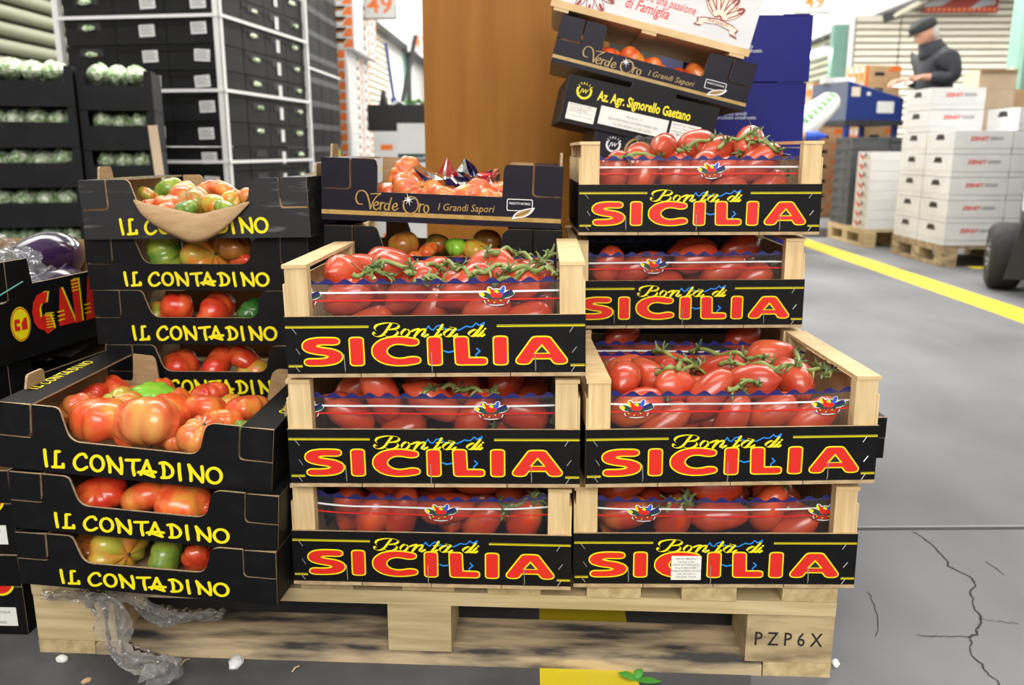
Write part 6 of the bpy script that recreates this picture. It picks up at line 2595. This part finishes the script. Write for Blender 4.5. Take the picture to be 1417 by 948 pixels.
side_q(.15, .20, .014, .046, 0); side_q(.10, .135, .030, .064, 1); side_q(.21, .24, .03, .06, 0); side_q(.04, .06, .02, .034, 2); side_q(.07, .085, .04, .054, 2); side_q(.11, .125, .016, .024, 0)
pside = g.mesh('printed_fruit', ['ink_red', 'ink_black', 'leaf_green'])
for r in range(8):
    t = thing('printed_tray', 'flat white tray printed with red fruit, %s from the pallet' % ORD[r + 1], 'tray', GP.p(.20, .01, .145 + r * .0755), (0, 0, GP.rz), 'flat white trays printed with red fruit')
    link('body', pbody, t)
    link('grip_slot', pslot, t)
    link('printed_fruit', pside, t)

# ------------------------------------------------------------------ dark blue weighing desk, bag, crates beside it
dp = at(1172, 140, 7.86)
t = thing('desk', 'dark blue metal standing desk with sloping top in front of the man', 'desk', (dp.x, dp.y, 0), (0, 0, R(16)))
z0 = at(1172, 166, 7.86).z
z1 = at(1172, 112, 7.86).z
z2 = z1 - .14
Wd, Dd = .60, .52
g = MB()
# local: corner nearest the camera at origin; +x along the right face, +y along the left face
g.add([(0, 0, z0), (Wd, 0, z0), (Wd, Dd, z0), (0, Dd, z0), (0, 0, z1), (Wd, 0, z2), (Wd, Dd, z2), (0, Dd, z1)], [(0, 3, 2, 1), (4, 5, 6, 7), (0, 1, 5, 4), (1, 2, 6, 5), (2, 3, 7, 6), (3, 0, 4, 7)], [0, 0, 0, 0, 0, 1])
g.build('cabinet', ['blue_metal', 'slate_metal'], t)
g = MB()
g.box(-.01, Wd + .01, -.01, Dd + .01, z0 - .045, z0 - .001)
g.build('lower_rail', 'steel_dark', t)
for (x, y) in ((.03, .0), (Wd - .03, .03), (.03, Dd - .03), (Wd - .03, Dd - .03)):
    g = MB()
    g.box(x - .022, x + .022, y, y + .04, .0805, z0 - .045)
    g.build('leg', 'blue_metal', t)
for x0_, x1_, za, zb, mm in ((.04, .13, z1 - .13, z1 - .05, 'ink_cream'), (.20, .24, z1 - .12, z1 - .09, 'ink_white'), (.32, .50, z1 - .27, z1 - .17, 'ink_white')):
    g = MB()
    g.box(x0_, x1_, -.003, -.0005, za, zb)
    g.build('sticker', mm, t)
g = MB()
g.box(.05, Wd + .02, .05, Dd - .05, 0, .012, T=Matrix.Translation((0, 0, z1 + .003)) @ Matrix.Rotation(math.atan2(.14, Wd), 4, 'Y'))
o = g.build('paper_stack', 'paper_white', t)
# left: small white box on the desk back edge
q = at(1150, 104, 8.2)
g = MB()
g.box(-.14, .14, 0, .12, 0, .05)
dz = z1 + .0005
o = g.build('paper_box', 'card_white', None, False, (dp.x + .02, dp.y + .26, dz))
tag(o, 'flat white box on the back edge of the dark blue desk', 'box')

# white bag with green print leaning against the desk, on crates
a, b = at(1096, 188, 6.08), at(1142, 146, 6.50)
t = thing('produce_bag', 'long white plastic bag with green print leaning on the dark blue desk', 'bag', a)
d = (b - a)
L_ = d.length * 1.25
Tq = d.to_track_quat('Z', 'Y').to_matrix().to_4x4()
prof = [(.02, -.02), (.07, .0), (.095, .04), (.10, L_ * .3), (.102, L_ * .6), (.085, L_ * .9), (.04, L_ * .98), (.012, L_)]
g = MB()
g.lathe(prof, 18, 0, T=Tq, mod=lambda r, z, tt: (r * math.cos(tt) * (1.05 + .08 * math.sin(3 * tt + z * 12)), r * .85 * math.sin(tt), z))
g.build('bag_body', 'bag_white', t, True)
g = MB()
cv = Tq.to_3x3().inverted() @ Vector((-.35, -1, .25))
ca = math.atan2(cv.y, cv.x)
for k in range(7):
    zc = .10 + k * L_ * .11
    pts = []
    for (da, dz_) in ((-.30, -.018), (.30, -.018), (.24, .018), (-.24, .018)):
        ang = ca + da
        pts.append(Tq @ Vector((.1085 * math.cos(ang) * 1.06, .1085 * .9 * math.sin(ang), zc + dz_)))
    g.add(pts, [(0, 1, 2, 3)])
g.build('green_print', 'leaf_green', t)
# crates holding the bag
base = at(1078, 196, 6.0)
n = 5
hh = (base.z - .002) / n
for i in range(n):
    t = thing('carton', 'pale carton under the white bag, %s from floor' % ORD[i + 1], 'carton', (base.x + .02, 5.98, i * hh + .0005), (0, 0, HALL), 'pale cartons under the white bag')
    MB().box(-.18, .18, 0, .30, 0, hh - .002).build('body', 'carton_pale', t)
for i, (u, lab, m) in enumerate(((1085, 'white bottle lying under the long bag', 'bag_white'), (1128, 'blue capped bottle lying under the long bag', 'ink_skyblue'), (1108, 'tan wrapped bundle lying under the long bag', 'carton_tan'))):
    q = at(u, 190, 5.98)
    g = MB()
    T_l = Matrix.Rotation(R(90), 4, 'Y')
    g.lathe([(.02, -.08), (.034, -.07), (.034, .03), (.014, .06), (.014, .08)], 12, 0, T=T_l)
    o = g.build('bottle' if i < 2 else 'bundle', m, None, True, (q.x, 6.00 + .0 * i, base.z + .036))
    tag(o, lab, 'bottle' if i < 2 else 'bundle')

# pale crates with red edges and dark slots, left of the bag
cx = at(1090, 150, 6.7)
for r in range(8):
    t = thing('slotted_carton', 'pale carton with dark slot and red edge, %s from floor, beside the dark blue box' % ORD[r + 1], 'carton', (cx.x, 6.7, .0005 + r * .1440), (0, 0, R(-8)), 'pale slotted cartons beside the dark blue boxes')
    g = MB()
    g.box(-.15, .15, 0, .30, 0, .1425)
    g.build('body', 'carton_pale', t)
    g = MB()
    g.box(-.151, .03, -.002, 0, .112, .142)
    g.build('red_edge', 'ink_orange' if r % 2 else 'ink_red', t)
    g = MB()
    g.flat([(-.10, .07), (.02, .07), (.01, .108), (-.09, .108)], -.0025)
    g.build('grip_slot', 'machine_black', t)
    t2 = thing('carton', 'plain pale carton, %s from floor, behind the slotted ones' % ORD[r + 1], 'carton', (cx.x + .14, 7.06, .0005 + r * .1440), (0, 0, R(-8)), 'plain pale cartons beside the slotted ones')
    MB().box(-.13, .13, 0, .30, 0, .1425).build('body', 'carton_pale', t2)

# orange and white cartons behind the man and below the desk
g = MB()
g.box(-.20, .20, 0, .30, 0, .1475)
ob = g.mesh('body', 'carton_tan')
g = MB()
g.flat([(-.20, 0), (-.165, 0), (-.165, .147), (-.20, .147)], -.001, 0)
g.flat([(.05, .095), (.20, .095), (.20, .147), (.10, .147)], -.001, 0)
g.flat([(-.10, .05), (.02, .05), (.01, .085), (-.09, .085)], -.001, 1)
op = g.mesh('orange_print', ['ink_orange', 'machine_black'])
g = MB()
for k in range(3):
    x = -.2015
    for (z0_, z1_, mi) in ((.02, .085, 0), (.085, .13, 1)):
        g.add([(x, .03 + k * .09, z0_), (x, .075 + k * .09, z0_), (x, .075 + k * .09, z1_), (x, .03 + k * .09, z1_)], [(0, 3, 2, 1)], mi)
os_ = g.mesh('side_print', ['ink_orange', 'card_white'])
c0 = at(1228, 90, 8.6)
for r in range(10):
    t = thing('orange_carton', 'tan and orange carton, %s from floor, in the stack behind the man' % ORD[r + 1], 'carton', (c0.x + .03, 8.75, .0810 + r * .149), (0, 0, R(14)), 'tan and orange cartons behind the man')
    link('body', ob, t)
    link('orange_print', op, t)
    link('side_print', os_, t)
    if r < 9:
        t = thing('orange_carton', 'tan and orange carton, %s from floor, left of that stack' % ORD[r + 1], 'carton', (c0.x - .40, 8.95, .0810 + r * .149), (0, 0, R(14)), 'tan and orange cartons left of the man')
        link('body', ob, t)
        link('orange_print', op, t)
        link('side_print', os_, t)
c1 = at(1345, 120, 8.8)
k = 0
for (dx, n, mm) in ((-.16, 7, 'carton_tan'), (.22, 8, 'carton_pale'), (.58, 7, 'carton_tan')):
    for r in range(n):
        t = thing('carton', 'tan carton, %s from floor, %s column right of the man' % (ORD[r + 1], ORD[k + 1]), 'carton', (c1.x + dx, 8.75, .0810 + r * .181), (0, 0, R(-4)), 'tan cartons right of the man')
        MB().box(-.18, .18, 0, .34, 0, .179).build('body', mm, t)
        if r == n - 1 and k < 2:
            g = MB()
            g.box(-.18, .18, -.05, .0, .172, .179)
            g.build('open_flap', 'carton_tan', t)
    k += 1

# ------------------------------------------------------------------ fork-lift at the right edge
wp = floor_pt(1412, 398)
t = thing('forklift', 'black fork-lift at the right edge with a fat rubber tyre', 'vehicle', (wp.x - .125, wp.y - .02, 0), (0, 0, R(-24)))
g = MB()
Tw = Matrix.Translation((0, 0, .185)) @ Matrix.Rotation(R(90), 4, 'Y')
g.lathe([(.09, -.075), (.150, -.085), (.176, -.070), (.185, -.045), (.185, .045), (.176, .070), (.150, .085), (.09, .075)], 36, 0, T=Tw)
w_ = g.build('tyre', 'rubber', t, True)
g = MB()
g.lathe([(.02, -.078), (.092, -.078), (.092, .078), (.02, .078)], 20, 0, T=Tw)
hub = g.build('hub', 'steel_dark', t)
g = MB()
for k in range(6):
    a = k * math.pi / 3
    g.tube([Tw @ Vector((.055 * math.cos(a), .055 * math.sin(a), -.088)), Tw @ Vector((.055 * math.cos(a), .055 * math.sin(a), .088))], .009, 6)
o = g.build('wheel_nuts', 'steel_grey', t)
o['kind'] = 'stuff'
g = MB()
g.add([(.10, -.30, .16), (.10, -.33, .25), (.10, -.22, .60), (.10, -.08, .95), (.10, .42, .95), (.10, .42, .14), (.10, .15, .14),
       (.72, -.30, .16), (.72, -.33, .25), (.72, -.22, .60), (.72, -.08, .95), (.72, .42, .95), (.72, .42, .14), (.72, .15, .14)],
      [(0, 1, 2, 3, 4, 5, 6), (13, 12, 11, 10, 9, 8, 7), (0, 7, 8, 1), (1, 8, 9, 2), (2, 9, 10, 3), (3, 10, 11, 4), (4, 11, 12, 5), (5, 12, 13, 6), (6, 13, 7, 0)])
g.build('chassis', 'machine_black', t)
g = MB()
g.prism([(-.02, .09), (.42, .09), (.42, .98), (.11, .98), (.06, .56), (.01, .27)], -.30, -.26)
g.build('front_guard', 'machine_black', t)
g = MB()
g.box(.09, .098, -.05, .30, .42, .80)
g.build('side_plate', 'card_white', t)
g = MB()
for x in (.18, .58):
    g.box(x, x + .07, -.40, -.35, .05, 1.6)
g.build('mast', 'steel_dark', t)
g = MB()
g.box(.0, .10, -.06, .10, .17, .20)
g.build('axle', 'steel_dark', t)

# ------------------------------------------------------------------ the man with the flat cap
def skin_mesh(name, V, E, rad, m, sub=2, root=0):
    me = bpy.data.meshes.new(name)
    me.from_pydata([Vector(v) for v in V], E, [])
    o = bpy.data.objects.new(name, me)
    COL.objects.link(o)
    o.modifiers.new('skin', 'SKIN')
    md = o.modifiers.new('sub', 'SUBSURF')
    md.levels = md.render_levels = sub
    if not me.skin_vertices:
        with bpy.context.temp_override(object=o, active_object=o):
            bpy.ops.mesh.customdata_skin_add()
    for i, r in enumerate(rad):
        sv = me.skin_vertices[0].data[i]
        sv.radius = r if isinstance(r, tuple) else (r, r)
        sv.use_root = (i == root)
    dg = bpy.context.evaluated_depsgraph_get()
    out = bpy.data.meshes.new_from_object(o.evaluated_get(dg))
    bpy.data.objects.remove(o)
    out.materials.clear()
    out.materials.append(M[m])
    out.polygons.foreach_set('use_smooth', [True] * len(out.polygons))
    out.name = name
    return out


mp = at(1292, 90, 8.02)
MAN = thing('person', 'elderly man in a dark flat cap and dark jacket, head bowed over papers', 'person', (mp.x, 8.02, .0805), (0, 0, R(3)))
MAN.scale = (1.05, 1.05, 1.05)
# joints (facing -x): pelvis, waist, chest, neck base, head, arms, legs; near side is -y
J = {
    'pelvis': (.03, 0, .93), 'waist': (.03, 0, 1.08), 'chest': (.02, 0, 1.30), 'shoulders': (.0, 0, 1.46), 'neck': (-.045, 0, 1.53), 'head': (-.075, 0, 1.60),
    'shN': (.02, -.175, 1.435), 'elN': (.07, -.235, 1.235), 'wrN': (-.145, -.12, 1.250), 'shF': (.0, .175, 1.435), 'elF': (.03, .22, 1.225), 'wrF': (-.19, .09, 1.235),
    'hipN': (.03, -.09, .90), 'knN': (.02, -.10, .49), 'anN': (.05, -.10, .085), 'toN': (-.12, -.11, .035), 'hipF': (.03, .09, .90), 'knF': (.0, .10, .49), 'anF': (.03, .10, .085), 'toF': (-.14, .11, .035),
}
names = list(J)
ix = {n: i for i, n in enumerate(names)}
Eb = [('pelvis', 'waist'), ('waist', 'chest'), ('chest', 'shoulders'), ('shoulders', 'neck'), ('neck', 'head'), ('shoulders', 'shN'), ('shN', 'elN'), ('elN', 'wrN'), ('shoulders', 'shF'), ('shF', 'elF'), ('elF', 'wrF'),
      ('pelvis', 'hipN'), ('hipN', 'knN'), ('knN', 'anN'), ('anN', 'toN'), ('pelvis', 'hipF'), ('hipF', 'knF'), ('knF', 'anF'), ('anF', 'toF')]
rb = {'pelvis': .12, 'waist': .115, 'chest': .115, 'shoulders': .062, 'neck': .052, 'head': .055, 'shN': .048, 'elN': .04, 'wrN': .028, 'shF': .048, 'elF': .04, 'wrF': .028, 'hipN': .085, 'knN': .058, 'anN': .042, 'toN': .035, 'hipF': .085, 'knF': .058, 'anF': .042, 'toF': .035}
link('body', skin_mesh('body', [J[n] for n in names], [(ix[a], ix[b]) for a, b in Eb], [rb[n] for n in names], 'skin'), MAN)
# jacket
jn = ['pelvis', 'waist', 'chest', 'shoulders', 'shN', 'elN', 'wrN', 'shF', 'elF', 'wrF', 'hem']
JJ = dict(J)
JJ['hem'] = (.03, 0, .80)
JJ['wrN'] = (-.105, -.14, 1.248)
JJ['wrF'] = (-.15, .11, 1.233)
ji = {n: i for i, n in enumerate(jn)}
rj = {'pelvis': .165, 'waist': .16, 'chest': .165, 'shoulders': .128, 'shN': .098, 'elN': .074, 'wrN': .052, 'shF': .092, 'elF': .074, 'wrF': .052, 'hem': .165}
Ej = [('hem', 'pelvis'), ('pelvis', 'waist'), ('waist', 'chest'), ('chest', 'shoulders'), ('shoulders', 'shN'), ('shN', 'elN'), ('elN', 'wrN'), ('shoulders', 'shF'), ('shF', 'elF'), ('elF', 'wrF')]
link('jacket', skin_mesh('jacket', [JJ[n] for n in jn], [(ji[a], ji[b]) for a, b in Ej], [rj[n] for n in jn], 'jacket', 2, 1), MAN)
g = MB()
g.lathe([(.125, 1.43), (.110, 1.475), (.088, 1.545), (.078, 1.55), (.070, 1.50)], 16, 0, mod=lambda r, z, tt: (-.03 + r * math.cos(tt) * 1.05 + (z - 1.5) * -.55, r * math.sin(tt), z + .025 * math.cos(tt)))
g.build('collar', 'jacket', MAN, True)
tn = ['pelvis', 'hipN', 'knN', 'anN', 'hipF', 'knF', 'anF']
ti = {n: i for i, n in enumerate(tn)}
rt = {'pelvis': .14, 'hipN': .105, 'knN': .08, 'anN': .065, 'hipF': .105, 'knF': .08, 'anF': .065}
link('trousers', skin_mesh('trousers', [J[n] for n in tn], [(ti[a], ti[b]) for a, b in [('pelvis', 'hipN'), ('hipN', 'knN'), ('knN', 'anN'), ('pelvis', 'hipF'), ('hipF', 'knF'), ('knF', 'anF')]], [rt[n] for n in tn], 'trousers', 2), MAN)
for s, a in ((-1, 'anN'), (1, 'anF')):
    ax, ay, _z = J[a]
    g = MB()
    g.lathe([(.05, 0), (.055, .02), (.05, .06), (.035, .10)], 14, 0, mod=lambda r, z, tt: (ax - .055 + r * math.cos(tt) * (2.6 - z * 12 if math.cos(tt) < 0 else 1.9), ay + r * .85 * math.sin(tt), z))
    g.build('shoe', 'machine_black', MAN, True)
# head: shaped sphere, bowed
HD = Matrix.Translation((-.095, 0, 1.615)) @ Matrix.Rotation(R(-24), 4, 'Y') @ Matrix.Rotation(R(6), 4, 'Z')
bm = bmesh.new()
bmesh.ops.create_uvsphere(bm, u_segments=28, v_segments=20, radius=1)
for v in bm.verts:
    x, y, z = v.co
    f = max(0, -x)
    w = .076 * (1 - .16 * max(0, -z) ** 1.2 * 1.0)
    nx = x * .098
    nz = z * .118
    ny = y * w
    if z < -.2:                            # jaw narrows, chin forward
        nx = nx * (1 - .18 * (-z - .2)) - .012 * f * (-z)
        ny *= 1 - .22 * (-z - .2)
    nose = math.exp(-((y / .16) ** 2 + ((z + .18) / .20) ** 2)) * (f ** 2)
    nx -= .030 * nose * (1 if z < .1 else .5)
    brow = math.exp(-((z - .12) / .10) ** 2) * f ** 2 * math.exp(-(y / .6) ** 2)
    nx -= .005 * brow
    for s in (-1, 1):                      # eye sockets
        nx += .008 * math.exp(-(((y - s * .40) / .16) ** 2 + ((z + .0) / .10) ** 2)) * f
    lips = math.exp(-((y / .32) ** 2 + ((z + .50) / .06) ** 2)) * f ** 2
    nx -= .006 * lips
    cut = math.exp(-((y / .34) ** 2 + ((z + .505) / .018) ** 2)) * f ** 2
    nx += .004 * cut
    v.co = (nx, ny, nz)
me = bpy.data.meshes.new('head')
bm.to_mesh(me)
bm.free()
me.materials.append(M['skin'])
me.polygons.foreach_set('use_smooth', [True] * len(me.polygons))
hd = link('head', me, MAN)
hd.matrix_parent_inverse = Matrix()
hd.matrix_basis = HD
for s in (-1, 1):
    g = MB()
    g.lathe([(.006, -.004), (.013, 0), (.014, .004), (.008, .006)], 10, 0, T=Matrix.Translation((.012, s * .073, -.012)) @ Matrix.Rotation(R(-90 * s), 4, 'X'), mod=lambda r, z, tt: (r * math.cos(tt), r * 1.9 * math.sin(tt), z))
    g.build('ear', 'skin', hd, True)
    g = MB()
    g.lathe([(.002, -.007), (.0075, 0), (.002, .007)], 8, 0, T=Matrix.Translation((-.083, s * .031, .0)))
    g.build('eye', 'eye_dark', hd, True)
# hair at the back and sides
bm = bmesh.new()
bmesh.ops.create_uvsphere(bm, u_segments=24, v_segments=14, radius=1)
geom = [v for v in bm.verts if (v.co.x < -.05 + .35 * max(0, v.co.z) or v.co.z < -.45)]
bmesh.ops.delete(bm, geom=geom, context='VERTS')
for v in bm.verts:
    v.co = (v.co.x * .104, v.co.y * .081, v.co.z * .122)
me = bpy.data.meshes.new('hair')
bm.to_mesh(me)
bm.free()
me.materials.append(M['hair_grey'])
me.polygons.foreach_set('use_smooth', [True] * len(me.polygons))
link('hair', me, hd)
# flat cap
g = MB()
g.lathe([(.100, .030), (.112, .045), (.112, .075), (.095, .108), (.06, .126), (.01, .132)], 22, 0, mod=lambda r, z, tt: (r * math.cos(tt) * 1.05 - .006 - (.03 * (z - .03) / .1 if math.cos(tt) < 0 else 0), r * .80 * math.sin(tt), z - (.018 if math.cos(tt) < -.5 else 0) * (z > .08)))
g.add([(-.075, -.070, .040), (-.112, -.055, .036), (-.150, -.025, .026), (-.156, 0, .024), (-.150, .025, .026), (-.112, .055, .036), (-.075, .070, .040),
       (-.075, -.070, .054), (-.112, -.055, .048), (-.150, -.025, .034), (-.156, 0, .032), (-.150, .025, .034), (-.112, .055, .048), (-.075, .070, .054)],
      [(0, 6, 5, 4, 3, 2, 1), (7, 8, 9, 10, 11, 12, 13)] + [(i, i + 1, i + 8, i + 7) for i in range(6)] + [(6, 0, 7, 13)])
cp = g.build('flat_cap', 'cap_cloth', MAN, True)
cp.matrix_basis = HD
# hands: palm and five bent fingers each, growing from the wrists, holding a paper
def hand(wr, dirv, up, s, name='hand'):
    wr, d, u = Vector(wr), Vector(dirv).normalized(), Vector(up).normalized()
    sd = d.cross(u).normalized() * s
    V, E, Rr_ = [], [], []

    def ad(p, r):
        V.append(p)
        Rr_.append(r)
        return len(V) - 1
    w0 = ad(wr - d * .02, .024)
    p1 = ad(wr + d * .045, (.030, .018))
    E.append((w0, p1))
    for k, (o, L1) in enumerate(((-.028, .070), (-.010, .080), (.009, .076), (.027, .060))):
        b = ad(wr + d * .085 + sd * o, .0095)
        E.append((p1, b))
        m1 = ad(V[b] + d * L1 * .45 - u * .012, .0090)
        m2 = ad(V[m1] + d * L1 * .28 - u * .024, .0082)
        m3 = ad(V[m2] + d * L1 * .06 - u * .022, .0072)
        E += [(b, m1), (m1, m2), (m2, m3)]
    tb = ad(wr + d * .030 - sd * .034 - u * .006, .013)
    tm = ad(wr + d * .062 - sd * .046 - u * .018, .0105)
    te = ad(wr + d * .090 - sd * .040 - u * .028, .0085)
    E += [(w0, tb), (tb, tm), (tm, te)]
    link(name, skin_mesh(name, V, E, Rr_, 'skin', 2), MAN)


hand(J['wrN'], (-.9, .25, -.05), (0, 0, 1), 1)
hand(J['wrF'], (-.9, -.10, .0), (0, 0, 1), -1)
W = cmat(MAN)
g = MB()
g.box(-.075, .075, -.055, .055, 0, .003)
o = g.build('paper_slip', 'paper_white', None, False, W @ Vector((-.265, -.02, 1.195)))
o.rotation_euler = (R(8), R(-18), R(15))
tag(o, 'white paper slip held by the man with the flat cap', 'paper')

for o in bpy.data.objects:
    if o.type == 'MESH' and o.parent and o.name.split('.')[0] in ('print', 'side_print', 'printed_fruit', 'orange_print', 'small_print', 'printed_line', 'green_print'):
        o['kind'] = 'stuff'
